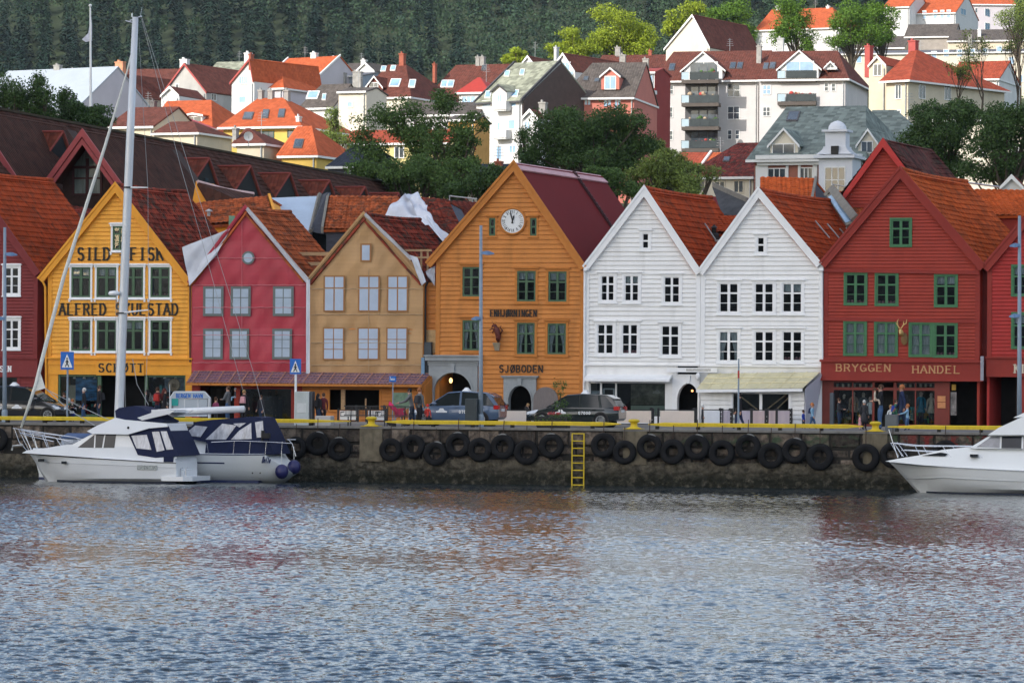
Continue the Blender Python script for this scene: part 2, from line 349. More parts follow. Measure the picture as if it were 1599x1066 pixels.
# the cloud whose shade lies over the harbour front
def make_cloud():
    rs=np.random.default_rng(3);VV=[];FF=[];k=0
    bm=bmesh.new();bmesh.ops.create_icosphere(bm,subdivisions=3,radius=1);sv=np.array([v.co[:] for v in bm.verts]);sf=np.array([[v.index for v in f.verts] for f in bm.faces]);bm.free()
    zc=400;s=(zc-22) /SUN.z;ox,oy=SUN.x*s,SUN.y*s
    for gx in np.arange(-170,190,42):
        for gy in np.arange(-200,378,42):
            c=np.array([gx+ox+rs.uniform(-8,8),gy+oy+rs.uniform(-6,2),zc+rs.uniform(-6,6)])
            r=rs.uniform(36,44);n=1+.12*np.sin(sv[:,0] *5+rs.uniform(0,6)) *np.cos(sv[:,1] *4+rs.uniform(0,6)) +.06*np.sin(sv[:,2] *11+k)
            VV.append(c+sv*np.array([r,r,r*.55]) *n[:, None]);FF.append(sf+k*len(sv));k += 1
    o=npmesh('cloud',np.concatenate(VV),np.concatenate(FF),M('cloud_white',(.8,.8,.8),1,.03,.01))
    o.data.polygons.foreach_set('use_smooth',[True] *len(o.data.polygons));tag(o,'pale cumulus cloud high over the harbour behind the viewer','cloud',kind='stuff')
make_cloud()
# ---------------------------------------------------------------- quay wall
stone= None
def quay_material(name,c1,c2,wet=True):
    m,N,L=newmat(name);b=N['Principled BSDF'];b.inputs['Roughness'].default_value=.8;b.inputs['Specular IOR Level'].default_value=.3
    tc=N.new('ShaderNodeTexCoord');ob=tc.outputs['Object']
    def noise(sc,det,st=(1,1,1),loc=(0,0,0)):
        mp=N.new('ShaderNodeMapping');mp.inputs['Scale'].default_value=st;mp.inputs['Location'].default_value=loc;L.new(ob,mp.inputs[0])
        n=N.new('ShaderNodeTexNoise');n.inputs['Scale'].default_value=sc;n.inputs['Detail'].default_value=det;n.inputs['Roughness'].default_value=.7;L.new(mp.outputs[0],n.inputs['Vector']); return n.outputs[0]
    def ramp(src,a,bb):
        r=N.new('ShaderNodeMapRange');r.inputs[1].default_value=a;r.inputs[2].default_value=bb;L.new(src,r.inputs[0]); return r.outputs[0]
    def mix(f,a,c):
        x=N.new('ShaderNodeMix');x.data_type='RGBA';L.new(f,x.inputs[0])
        if hasattr(a,'links'): L.new(a,x.inputs[6])
        else: x.inputs[6].default_value=(*a,1)
        x.inputs[7].default_value=(*c,1); return x.outputs[2]
    col=mix(ramp(noise(2.6,10),.38,.62),c1,c2)
    isl=N.new('ShaderNodeNewGeometry');iv=N.new('ShaderNodeMapRange');iv.inputs[3].default_value=.4;iv.inputs[4].default_value=2.0;L.new(isl.outputs['Random Per Island'],iv.inputs[0])
    sc_=N.new('ShaderNodeVectorMath');sc_.operation='SCALE';L.new(col,sc_.inputs[0]);L.new(iv.outputs[0],sc_.inputs['Scale']);col=sc_.outputs[0]
    sep=N.new('ShaderNodeSeparateXYZ');L.new(ob,sep.inputs[0])
    def mul(a,c):
        n=N.new('ShaderNodeMath');n.operation='MULTIPLY';L.new(a,n.inputs[0]);L.new(c,n.inputs[1]); return n.outputs[0]
    # lichen green, rust red patches at the right of the wall
    gx=ramp(sep.outputs[0],4,9);col2=mix(mul(mul(ramp(noise(.9,8,(1,1,2),(4,0,0)),.5,.62),gx),ramp(sep.outputs[2],1.5,2.0)),col,(.06,.095,.05))
    rx=ramp(sep.outputs[0],17.5,19);col3=mix(mul(mul(ramp(noise(1.3,6,(1,1,1),(9,3,0)),.47,.55),rx),ramp(sep.outputs[2],1.7,2.0)),col2,(.20,.03,.025))
    col4=mix(ramp(noise(2.2,8,(2.5,2.5,.35),(1,7,0)),.6,.75),col3,(.17,.16,.14))
    if wet:
        inv=N.new('ShaderNodeMapRange');inv.inputs[1].default_value=.95;inv.inputs[2].default_value=.35;L.new(sep.outputs[2],inv.inputs[0])
        col4=mix(mul(inv.outputs[0],ramp(noise(3,9),.3,.5)),col4,(.016,.017,.010))
    L.new(col4,b.inputs['Base Color'])
    bp=N.new('ShaderNodeBump');bp.inputs['Distance'].default_value=.16;L.new(noise(5,9),bp.inputs['Height']);L.new(bp.outputs[0],b.inputs['Normal'])
    return m
qw=thing('quay_wall','dark weathered granite and concrete quay wall hung with tyres above the water','quay wall',(0,0,0))
rs=random.Random(5);mb=MB()
X0,X1=-60,60
def stone_row(z0,z1,y,wmin,wmax,jut=.04,xa=X0,xb=X1):
    x=xa
    while x < xb:
        wd=rs.uniform(wmin,wmax);j=rs.uniform(-jut,jut);g_=.03
        xs_=[x+g_,x+wd-g_];zz=[z0+g_+rs.uniform(0,.015),z1-g_-rs.uniform(0,.015)]
        def P(a,b_,yy): return (a,yy,b_)
        bv=.05;y0=y+j
        mb.hexa([P(xs_[0],zz[0],y0+.1),P(xs_[1],zz[0],y0+.1),P(xs_[1],zz[1],y0+.1),P(xs_[0],zz[1],y0+.1)],
                [P(xs_[0] +bv,zz[0] +bv,y0),P(xs_[1] -bv,zz[0] +bv,y0+rs.uniform(-.02,.02)),P(xs_[1] -bv,zz[1] -bv,y0),P(xs_[0] +bv,zz[1] -bv,y0+rs.uniform(-.02,.02))])
        x += wd
stone_row(1.80,2.5,0,.6,1.9,.07);stone_row(1.36,1.80,.02,.4,1.5,.07);stone_row(1.02,1.36,.03,.4,1.3,.06)
mb.build('stone_courses',quay_material('quay_granite',(.028,.022,.018),(.16,.125,.095)),qw)
mb=MB();mb.box(X0,X1,.07,.6,-3,2.5);mb.build('core',M('quay_joint',(.03,.027,.023),.9,.3,3),qw)
# rough concrete toe
nxs=1400;xs=np.linspace(X0,X1,nxs);zs=np.linspace(-.6,1.12,26)
XX,ZZ=np.meshgrid(xs,zs);
def fn(x,z,f,p): return np.sin(x*f+p) *np.cos(z*f*1.3+p*2) 
Yd=-.02-.05*np.clip(1-ZZ,0,1) +.025*fn(XX,ZZ,2.1,.3) +.018*fn(XX,ZZ,5.7,1) +.014*fn(XX,ZZ,13,2) +RNG.normal(0,.02,XX.shape) +.03*np.sign(fn(XX,ZZ,1.1,5) *fn(XX,ZZ,3.3,1))
V=np.stack([XX,Yd,ZZ],-1).reshape(-1,3);idx=np.arange(len(V)).reshape(len(zs),nxs)
Fq=np.stack([idx[:-1,:-1],idx[:-1,1:],idx[1:,1:],idx[1:,:-1]],-1).reshape(-1,4)
npmesh('concrete_toe',V,Fq,quay_material('quay_concrete',(.035,.030,.022),(.15,.13,.095)),qw)
mb=MB();x=X0
while x < X1:
    wd=rs.uniform(1.2,2.4);mb.box(x+.006,x+wd-.006,-.05+rs.uniform(-.01,.01),.75,2.5,QZ+.004+rs.uniform(0,.006));x += wd
mb.build('coping',M('coping_granite',(.19,.18,.165),.8,.25,2,.02,12),qw)
# pale weed-stained panels under the bollards
mb=MB()
for px in (580,992,1367):
    x=G.xz(px,2.2,0);mb.box(x-.55,x+.55,-.075,.3,.98,2.49)
mb.build('bollard_footing',M('footing_concrete',(.15,.125,.085),.85,.35,2.5,.03,9,dirt=.7),qw)
# yellow edge rails
yel=M('yellow_paint',(.62,.44,.02),.45,.12,3,dirt=.35)
rails=[(-400,545,'yellow kerb rail behind the moored boats, ending at a bollard'),(601,968,'yellow kerb rail below the two parked taxis'),(1012,1347,'yellow kerb rail in front of the two white houses'),(1386,2000,'yellow kerb rail in front of the red shop, right of the last bollard')]
for a,b_,lab in rails:
    xa=max(-58,G.xz(a,2.8,0));xb=min(58,G.xz(b_,2.8,0));o=thing('kerb_rail',lab,'kerb rail',(xa,0,QZ),group='yellow kerb rails along the quay')
    mb=MB();sec=[(-.13,.13),(.10,.13),(.14,.17),(.14,.27),(.10,.31),(-.10,.31),(-.13,.27)]
    rings=[]
    for i,xx in enumerate(np.linspace(xa,xb,14)):
        t=.25 if i in (0,13) else 1
        rings.append([(xx,.14+p,QZ+.22+(q-.22) *t+.006*math.sin(i*2.1)) for p,q in sec])
    mb.loft(rings);mb.build('beam',yel,o,smooth=.6)
    mb=MB();xx=xa+.4
    while xx < xb-.1: mb.box(xx-.07,xx+.07,.02,.26,QZ,QZ+.15);xx += 1.9
    mb.build('feet',M('black_rubber',(.012,.012,.012),.7,.2,4),o)
# bollards
def bollard(px,lab):
    x=G.xz(px,2.8,.25);o=thing('bollard',lab,'bollard',(x,.25,QZ),group='yellow mooring bollards')
    mb=MB();mb.lathe((x,.25,QZ),[(.34,0),(.34,.05),(.22,.08),(.16,.14),(.15,.26),(.19,.30),(.25,.33),(.27,.37),(.24,.42),(.14,.455),(.01,.46)],20);mb.build('post',yel,o,smooth=1)
    mb=MB();mb.box(x-.42,x+.42,-.1,.6,QZ,QZ+.03);mb.build('base_plate',yel,o)
bollard(580,'yellow bollard right of the benches, leftmost of the three');bollard(990,'yellow bollard beside the top of the yellow ladder, in front of the white house');bollard(1367,'yellow bollard in front of the red clothes shop')
# tyres
rub=M('tyre_rubber',(.011,.011,.012),.75,.35,3,.03,14,spec=.15)
def tyre_profile():
    return [(.32,-.10),(.40,-.125),(.50,-.13),(.58,-.10),(.62,-.04),(.62,.04),(.58,.10),(.50,.13),(.40,.125),(.32,.10),(.30,.09),(.36,.085),(.36,-.085),(.30,-.09)]
def tyre_mesh(seed):
    r_=random.Random(seed);mb=MB();prof=tyre_profile();n=36;rings=[]
    for k in range(n):
        a=2*math.pi*k/n;sag=1+.02*math.sin(2*a+seed)
        rings.append([(math.cos(a) *r*sag,h,math.sin(a) *r*sag*1.02) for r,h in prof])
    rings.append(rings[0]);mb.loft(rings,cap=False); return mb
tyre_px=[(-6,686,19),(462,699,17.5),(496,692,18.5),(530,701,18.5),(610,702,18),(645,697,18.5),(680,708,18.5),(715,694,19),(749,702,18.5),(785,697,19),(822,706,19),(861,696,19),(942,695,19),(975,706,18),(1014,697,19),(1050,705,19),(1088,698,19.5),(1127,707,19.5),(1168,697,19),(1204,711,19.5),(1241,703,19),(1280,713,20),(1352,714,20.5),(1394,710,19),(1476,707,19),(1530,712,19)]
tlabs=['black tyre hanging at the frame edge beside the cruiser bow','black tyre closest to the stern of the sailboat','second black tyre from the sailboat stern, hung high','third black tyre from the sailboat stern, left of the first bollard','first black tyre right of the left bollard','second black tyre right of the left bollard','low black tyre below the red hooded child','high black tyre below the blue grey taxi','black tyre below the lamp post, between two higher ones','black tyre with a pale worn top left of the café arch','low black tyre third left of the ladder','black tyre nearest the yellow ladder on its left side','black tyre nearest the yellow ladder on its right side','low black tyre second right of the ladder','white rimmed black tyre right of the middle bollard','low black tyre below the white house arch passage','high black tyre with a white top, left below the shed awning','low black tyre below the thin pole','high black tyre beneath the shed window','low black tyre beneath the right end of the shed awning','black tyre tied with pale rope below the walking child','lowest and largest black tyre, below the left edge of the red shop','black tyre below the right bollard, left of the yacht bow','black tyre partly hidden behind the pulpit of the yacht','black tyre behind the foredeck rail of the yacht','black tyre low behind the yacht windscreen']
base_t= None
for i,(px,py,r) in enumerate(tyre_px):
    x,z=G.px(px,py,-.2)
    if i == 0:
        o=thing('tyre',tlabs[i],'tyre',(0,0,0),group='tyres hung as fenders on the quay wall');t_=tyre_mesh(1);t_.build('tread',rub,o,smooth=1)
        mb=MB();mb.tube([(0,.02,.55),(0,.1,1.3)],.022,5);mb.build('chain',M('rusty_chain',(.06,.04,.03),.8,.3,5),o);base_t=o
    else: o=copy_tree(base_t)
    o['label'] =tlabs[i];o.location=G.w((x,-.2,z));s_=r/20.4
    if i in (3,7,9,11,14,16,18,20,2,6):
        mb=MB();a0,a1=(R(70),R(112)) if i % 2 else (R(55),R(95));mb.tube([(math.cos(a) *.605,-.07,math.sin(a) *.605) for a in np.linspace(a0,a1,7)],[.008,.03,.036,.04,.034,.028,.008],5);mb.build('worn_patch',M('worn_rubber',(.22,.22,.21),.8,.4,9),o)
    s_=s_;o.scale=(s_,s_*1.05,s_);o.rotation_euler=(R(rs.uniform(-4,4)),0,-G.a+R(rs.uniform(-5,5)))
# ladder
o=thing('ladder','yellow steel ladder fixed to the quay wall reaching down into the water','ladder',(G.xz(902,1,-.15),-.15,-.3))
xl,_=G.px(893.5,700,-.18);xr,_=G.px(912,700,-.18);zt=G.px(902,676,-.18)[1]
for x in (xl,xr): MB().box(x-.025,x+.025,-.22,-.15,-.35,zt).build('rail',yel,o)
z=zt-.02
while z > -.2: MB().box(xl+.025,xr-.025,-.205,-.165,z-.022,z+.022).build('rung',yel,o);z -= .335
for z in (zt-.35,.8): MB().box(xl-.02,xl+.02,-.15,.0,z-.03,z+.03).box(xr-.02,xr+.02,-.15,0,z-.03,z+.03).build('bracket',yel,o)
# ================================================================ building helpers
GLS=glass_mat();ROOM=M('room_shade',(.018,.017,.016),.95,.4,1)  # near-black colour holds the shade of unlit rooms and passages
U_LOC=(math.sin(R(7)),math.cos(R(7)))        # direction the wharf rows run back, in the quay frame
BLIND=M('white_blind',(.55,.55,.52),.8,.1,2);DRAPE=M('net_curtain',(.5,.52,.52),.9,.15,4)
def outline(base,eL,ap,eR,bend=None):
    def xl(z): return eL[0] if z <= eL[1] else eL[0] +(ap[0] -eL[0]) *min(1,(z-eL[1]) /(ap[1] -eL[1]))
    def xr(z): return eR[0] if z <= eR[1] else eR[0] +(ap[0] -eR[0]) *min(1,(z-eR[1]) /(ap[1] -eR[1]))
    return xl,xr
def clap(mb,xl,xr,z0,z1,holes,y,step=.2,m=0,prd=.045,rnd=None,warp=.0):
    zs=[];z=z0
    while z < z1-1e-4: zs.append((z,min(z+step,z1)));z += step
    rr=random.Random(int(abs(z0*100)) +3)
    for zb,zt in zs:
        j=rr.uniform(-.004,.004);wv=rr.uniform(-warp,warp)
        cuts=sorted({zb,zt} | {h for H in holes for h in (H[2],H[3]) if zb+.002 < h < zt-.002})
        for a,b in zip(cuts,cuts[1:]):
            mid=(a+b) /2;segs=[(xl(a),xl(b),xr(a),xr(b))]
            for H in holes:
                if H[2] -.001 < mid < H[3] +.001:
                    ns=[]
                    for s in segs:
                        if H[0] > s[0] and H[1] < s[3] and H[0] < s[2] +.0 : ns.append((s[0],s[1],H[0],H[0]));ns.append((H[1],H[1],s[2],s[3]))
                        elif H[0] >= s[2] or H[1] <= s[0]: ns.append(s)
                        elif H[0] <= s[0]: ns.append((H[1],H[1],s[2],s[3]))
                        else: ns.append((s[0],s[1],H[0],H[0]))
                    segs=ns
            for x0b,x0t,x1b,x1t in segs:
                if x1b-x0b < .01: continue
                fa,fb=(a-zb) /step,(b-zb) /step
                ya=y-prd*(1-fa) -.004+j;yb=y-prd*(1-fb) -.004+j
                nseg=1 if warp == 0 else max(1,int((x1b-x0b) /1.2))
                for k in range(nseg):
                    t0,t1=k/nseg,(k+1) /nseg
                    A=x0b+(x1b-x0b) *t0;B=x0b+(x1b-x0b) *t1;C_=x0t+(x1t-x0t) *t1;D=x0t+(x1t-x0t) *t0
                    gv_=.015 if fb > .99 else 0;mb.poly([(A,ya,a),(B,ya,a),(C_,yb,b-gv_),(D,yb,b-gv_)],m)
                    if gv_: mb.poly([(A,y+.03,b-gv_-.01),(B,y+.03,b-gv_-.01),(C_,y+.03,b+.005),(D,y+.03,b+.005)],m);mb.poly([(D,yb,b-gv_),(C_,yb,b-gv_),(C_,y+.03,b-gv_),(D,y+.03,b-gv_)],m)
                    if fa < .01: mb.poly([(A,ya,a),(A,y+.03,a),(B,y+.03,a),(B,ya,a)],m)
WN={}
def window(house,x0,x1,z0,z1,y,st,cur=None,label=None,name='window'):
    """a window unit: casing + sash bars (one mesh), pane and curtain as sub-parts"""
    mb=MB();cw=st.get('cw',.12);d=st.get('d',.06);cap=st.get('cap',.05);T=st.get('top',.0)
    if cw:
        mb.box(x0,x0+cw,y-d,y+.03,z0,z1);mb.box(x1-cw,x1,y-d,y+.03,z0,z1)
        mb.box(x0+cw,x1-cw,y-d,y+.03,z1-cw,z1);mb.box(x0+cw,x1-cw,y-d,y+.03,z0,z0+cw*.8)
        if cap: mb.box(x0-cap,x1+cap,y-d-.07,y+.01,z1+.002,z1+.055);mb.box(x0-cap*.4,x1+cap*.4,y-d-.03,y+.01,z1+.057,z1+.085)
        if st.get('sill',1): mb.box(x0-cap*.6,x1+cap*.6,y-d-.045,y+.01,z0-.05,z0-.002)
        if st.get('ears'): 
            for xx in (x0-.03,x1-.06): mb.box(xx,xx+.09,y-d-.05,y,z1-.12,z1-.003,0);mb.box(xx,xx+.09,y-d-.03,y,z0-.16,z0-.052,0)
    a0,a1,b0,b1=x0+cw,x1-cw,z0+cw*.8,z1-cw;sw=st.get('sw',.06);ys=y-.028
    mb.box(a0,a0+sw,ys,y+.02,b0,b1,1);mb.box(a1-sw,a1,ys,y+.02,b0,b1,1)
    mb.box(a0+sw,a1-sw,ys,y+.02,b1-sw,b1,1);mb.box(a0+sw,a1-sw,ys,y+.02,b0,b0+sw,1)
    nc=st.get('cols',2);mw=st.get('mw',.09)
    for k in range(1,nc):
        xm=a0+(a1-a0) *k/nc;mb.box(xm-mw/2,xm+mw/2,ys-.012,y+.02,b0+sw,b1-sw,1)
    for k,fr_ in enumerate(st.get('rows',(.33,.66))):
        zz=b1-(b1-b0) *fr_;t=st.get('tw',.08) if k == 0 else st.get('bw',.03)
        e=[a0+sw] +[v for q in range(1,nc) for v in ((a0+(a1-a0) *q/nc) -mw/2,(a0+(a1-a0) *q/nc) +mw/2)] +[a1-sw]
        for p in range(0,len(e),2): mb.box(e[p],e[p+1],ys+(.0 if k == 0 else .008),y+.018,zz-t/2,zz+t/2,1)
    wo=mb.build(name,[st['cas'],st['sash']],house,label=label)
    MB().box(a0+sw*.5,a1-sw*.5,y+.004,y+.010,b0+sw*.5,b1-sw*.5).build('pane',st.get('glass',GLS),wo)
    if cur:
        mc=MB();yc=y+.10
        def wavy(xa,xb,za,zb,xa2=None,xb2=None):
            n=max(4,int((xb-xa) /.05));p=[]
            for k in range(n+1):
                t=k/n;p.append((t,.02*math.sin(t*n*1.7)))
            xa2=xa if xa2 is None else xa2;xb2=xb if xb2 is None else xb2
            for (t,q),(t2,q2) in zip(p,p[1:]):
                mc.poly([(xa2+(xb2-xa2) *t,yc+q,za),(xa2+(xb2-xa2) *t2,yc+q2,za),(xa+(xb-xa) *t2,yc+q2,zb),(xa+(xb-xa) *t,yc+q,zb)])
        xm=(a0+a1) /2;H=b1-b0
        if cur == 'drape': wavy(a0,xm-.02,b0+H*.3,b1,a0,a0+.22*(a1-a0));wavy(xm+.02,a1,b0+H*.3,b1,a1-.22*(a1-a0),a1);wavy(a0,a0+.22*(a1-a0),b0,b0+H*.3);wavy(a1-.22*(a1-a0),a1,b0,b0+H*.3)
        elif cur == 'half': wavy(a0,a1,b0+H*.72,b1)
        elif cur == 'full': wavy(a0,a1,b0,b1)
        elif cur == 'low': 
            for k in range(5): xx=a0+(a1-a0) *(.12+.19*k);mc.ball((xx,yc+.05,b0+.12),.09,6)
        mc.build('curtain',DRAPE if cur != 'low' else M('potted_flowers',(.35,.16,.18),.9,.6,9),wo)
    return wo
def tiles(mb,A,E,Lu,tw=.24,th=.34,amp=.035,m=0,sag=0.,ust=3):
    """pan tiles from ridge line A..A+Lu down to eave line E..E+Lu as stepped, corrugated courses"""
    A,E,Lu=Vector(A),Vector(E),Vector(Lu);sl=E-A;n=Lu.cross(sl).normalized()
    if n.z < 0: n=-n
    ls,lu=sl.length,Lu.length;nc=max(1,int(ls/th));nu=max(2,int(lu/tw*ust));b=len(mb.v);rows=[]
    for k in range(nc):
        rows += [(k/nc,0),((k+1) /nc,.035)]
    for s_,h in rows:
        for i in range(nu+1):
            t=i/nu;u=t*lu;p=A+sl*s_+Lu*t
            hh=h+amp*abs(math.sin(math.pi*u/tw)) -sag*math.sin(math.pi*t) *(1-.3*s_) +.012*math.sin(u*1.3+s_*7)
            q=p+n*hh;mb.v.append((q.x,q.y,q.z))
    w_=nu+1
    for r_ in range(len(rows) -1):
        for i in range(nu):
            mb.f.append((b+r_*w_+i,b+r_*w_+i+1,b+(r_+1) *w_+i+1,b+(r_+1) *w_+i));mb.m.append(m)
            u0,u1=i/nu*lu,(i+1) /nu*lu;v0,v1=rows[r_][0] *ls,rows[r_+1][0] *ls
            if r_ % 2 == 1: v0 += .01;v1=v0
            else: v0 += .005;v1 -= .005
            mb.uv[len(mb.f) -1] =[(u0,v0),(u1,v0),(u1,v1),(u0,v1)]
def slab(mb,A,E,Lu,t=.12,m=1,off=.0):
    A,E,Lu=Vector(A),Vector(E),Vector(Lu);n=Lu.cross(E-A).normalized()
    if n.z < 0: n=-n
    A=A-n*off;E=E-n*off
    top=[A,A+Lu,E+Lu,E];mb.hexa([p-n*t for p in top],top,m)
    if True:
        la,le=Lu.length,(E-A).length;mb.uv[len(mb.f) -5] =[(0,0),(la,0),(la,le),(0,le)]
def front_house(name,label,apx,eLpx,eRpx,basepx_y,wall_m,trim_m,roof_m,depth,holes=(),step=.2,y=FY,zb=QZ,bw=.26,xLwall=None,xRwall=None,over=.3,sag=.08,flat_roof=False,corner=.22,roofdepth=None,warp=0,ztop_clap=None,ov=.3,clad=True,side_m=None,skip_low=None):
    ap=g(*apx,y);eL=g(*eLpx,y);eR=g(*eRpx,y)
    xL=eL[0] if xLwall is None else g(xLwall,600,y)[0];xR=eR[0] if xRwall is None else g(xRwall,600,y)[0]
    h=thing(name,label,'house',((xL+xR) /2,y,zb))
    # clip wall top: wall eave height at its own x
    def on_rake(x,e): t=(x-e[0]) /(ap[0] -e[0]); return e[1] +t*(ap[1] -e[1])
    wL=(xL,on_rake(xL,eL) if xL > eL[0] else eL[1]);wR=(xR,on_rake(xR,eR) if xR < eR[0] else eR[1])
    apw=(ap[0],ap[1] -.12);xl,xr=outline(None,(wL[0],wL[1] -.1),apw,(wR[0],wR[1] -.1))
    z0=zb if skip_low is None else skip_low
    if clad:
        mb=MB();clap(mb,xl,xr,z0,apw[1],holes,y,step,warp=warp)
        # body: sides and back
        D=depth;dx=U_LOC[0] *D;dy=U_LOC[1] *D
        for X,zt in ((xL,wL[1]),(xR,wR[1])):
            s_=.12 if X == xL else -.12
            mb.hexa([(X,y+.02,zb),(X+s_,y+.02,zb),(X+s_+dx,y+dy,zb),(X+dx,y+dy,zb)],[(X,y+.02,zt-.1),(X+s_,y+.02,zt-.1),(X+s_+dx,y+dy,zt-.1),(X+dx,y+dy,zt-.1)])
        mb.prism([(xL+dx,zb),(xR+dx,zb),(xR+dx,wR[1] -.1),(apw[0] +dx,apw[1] -.1),(xL+dx,wL[1] -.1)],y+dy-.2,y+dy)
        mb.build('wall',wall_m,h)
        # inside shade put into colour: floor and back plane behind the panes
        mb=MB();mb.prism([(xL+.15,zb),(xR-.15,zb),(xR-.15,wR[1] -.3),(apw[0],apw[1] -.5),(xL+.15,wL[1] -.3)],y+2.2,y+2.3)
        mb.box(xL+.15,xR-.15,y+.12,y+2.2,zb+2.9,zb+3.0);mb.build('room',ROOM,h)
    if corner:
        for X,zt,sg in ((xL,wL[1],1),(xR,wR[1],-1)): MB().box(min(X,X+sg*corner),max(X,X+sg*corner),y-.06,y+.01,z0,zt-.12).build('corner_board',trim_m,h)
    # roof
    fwd=.22;du=(-U_LOC[0] *fwd,-U_LOC[1] *fwd,0);D=depth;Lu=Vector((U_LOC[0],U_LOC[1],0)) *(D+fwd)
    mb=MB();A=Vector((ap[0],y,ap[1])) +Vector(du)
    for e in (eL,eR):
        E=Vector((e[0],y,e[1])) +Vector(du)
        if flat_roof: slab(mb,A,E,Lu,.1,0)
        else: tiles(mb,A,E,Lu,sag=sag);slab(mb,A,E,Lu,.1,0,.06+sag)
    ro=mb.build('roof',[roof_m,trim_m],h)
    if not flat_roof:
        mb=MB();Lr=Lu.length;k=int(Lr/.4)
        for i in range(k):
            p=A+Lu*(i/k);q=A+Lu*((i+.93) /k);sg=sag*math.sin(math.pi*(i+.5) /k)
            mb.tube([p+Vector((0,0,.03-sg)),q+Vector((0,0,.05-sg))],.11,8)
        for i_ in range(len(mb.f)): mb.uv[i_] =[(random.random() *9,random.random() *9)] *len(mb.f[i_])
        mb.build('ridge_tiles',roof_m,ro)
    # barge boards
    for e in (eL,eR):
        v=Vector((ap[0] -e[0],0,ap[1] -e[1]));nrm=Vector((-v.z,0,v.x)).normalized()
        if nrm.z < 0: nrm=-nrm
        mb=MB();a_=Vector((e[0],0,e[1]));b_=Vector((ap[0],0,ap[1]))
        sgn=1 if e is eL else -1;vn=v.normalized()
        a0=a_-vn*.05;q=-nrm*bw
        # mitre at the apex
        def mit(p): return p+vn*((ap[0] -p.x) /vn.x)
        P=[a0+nrm*.06,mit(b_+nrm*.06),mit(b_+q),a0+q]
        mb.hexa([(p.x,y-fwd-.03,p.z) for p in P],[(p.x,y-.045,p.z) for p in P])
        P2=[a0+nrm*.11,mit(b_+nrm*.11),mit(b_+nrm*.0),a0+nrm*.0]
        mb.hexa([(p.x,y-fwd-.07,p.z) for p in P2],[(p.x,y-fwd-.032,p.z) for p in P2])
        mb.build('barge_board',trim_m,h)
    return h,xl,xr
def rect(px0,px1,py0,py1,y=FY):
    a,b=g(px0,(py0+py1) /2,y)[0],g(px1,(py0+py1) /2,y)[0];xm=(px0+px1) /2
    return a,b,g(xm,py1,y)[1],g(xm,py0,y)[1]
def shr(r,d=.04): return (r[0] +d,r[1] -d,r[2] +d,r[3] -d)
def downpipe(name_parent,pts,m,r=.05): return MB().tube(pts,r,7).build('downpipe',m,name_parent)

# ---------------------------------------------------------------- colours
ochre=M('ochre_siding',S(214,150,58),.7,.12,1.2,dirt=.3);ochre2=M('ochre_trim',S(205,140,46),.65,.1,1.5,dirt=.15)
white=M('white_siding',S(212,211,209),.6,.05,1.2,dirt=.22);white2=M('white_trim',S(218,217,215),.5,.04,2,dirt=.06)
orange=M('burnt_orange_siding',S(178,114,56),.7,.14,1.2,dirt=.35);orange2=M('burnt_orange_trim',S(168,106,48),.7,.12,1.5,dirt=.15)
redw=M('red_siding',S(138,50,38),.7,.12,1.2,dirt=.15);redt=M('red_trim',S(124,42,34),.65,.1,1.5,dirt=.1)
redr=M('crimson_siding',S(148,44,40),.7,.1,1.2,dirt=.1);maroon=M('maroon_siding',S(112,44,44),.7,.12,1.2,dirt=.15)
greenw=M('green_sash',S(62,86,64),.5,.12,3);greenb=M('bright_green_casing',S(58,100,68),.5,.1,3);greyw=M('grey_casing',S(92,98,96),.6,.1,3)
RT={}
tile_red=tile_mat('red_pantiles',(.36,.060,.018),.25,.35);tile_old=tile_mat('old_dark_pantiles',(.20,.038,.022),.6,.75,patch=.8)
tile_or=tile_mat('orange_brown_pantiles',(.34,.085,.03),.4,.5);tile_maroon=tile_mat('weathered_maroon_tiles',(.16,.03,.022),.5,.6)
tile_brown=tile_mat('dark_brown_tiles',(.060,.025,.017),.22,.15,.3,.36);metal_maroon=M('maroon_roof_sheet',(.15,.016,.017),.8,.06,.5,metal=0,spec=.1)
wst=dict(cas=white2,sash=white2,cw=.11,rows=(.34,.68),mw=.10)
# ---------------------------------------------------------------- H0 maroon house at the frame edge
WH=[(4,33,414,462),(4,33,496,546),(-48,-19,413,461),(-48,-19,495,545)]
H=[rect(*w_) for w_ in WH];shop0=rect(-110,31,584,656)
h0,xl,xr=front_house('wharf_house','dark maroon wooden wharf house cut off by the left edge of the photo',(-50,268),(-162,424),(62,426),660,maroon,maroon,tile_red,9,[shr(r) for r in H] +[shr(shop0)],xLwall=-158,xRwall=58,step=.17)
for r in H: window(h0,*r,FY,wst)
window(h0,*shop0,FY,dict(cas=maroon,sash=maroon,cw=.1,rows=(),cols=4,mw=.1,cap=0),name='shop_window')
a=rect(-112,60,560,588);MB().box(a[0],a[1],FY-.16,FY-.03,a[2],a[3]).box(a[0],a[1],FY-.24,FY-.02,a[3] +.002,a[3] +.08).build('fascia',maroon,h0)
mb=MB();a=rect(-4,20,571.5,580);lettering(mb,'NSEN',a[0],a[1],a[2],a[3],FY-.16,wt=.2);mb.build('lettering',white2,h0)
# narrow red passage wall between
ph=thing('passage_gate','narrow red board gate in the gap left of the ochre house','gate',(g(67,600)[0],FY+.8,QZ))
a=rect(57.5,77,556,663,FY+.8);mb=MB();clap(mb, lambda z: a[0], lambda z: a[1],QZ,a[3],[],FY+.8,.16);mb.build('board_panel',redt,ph);MB().box(a[0],a[1],FY+.83,FY+6,QZ,a[3]).box(a[0] -.02,a[1] +.02,FY+.7,FY+.95,a[3] +.002,a[3] +.1).build('frame',redt,ph)
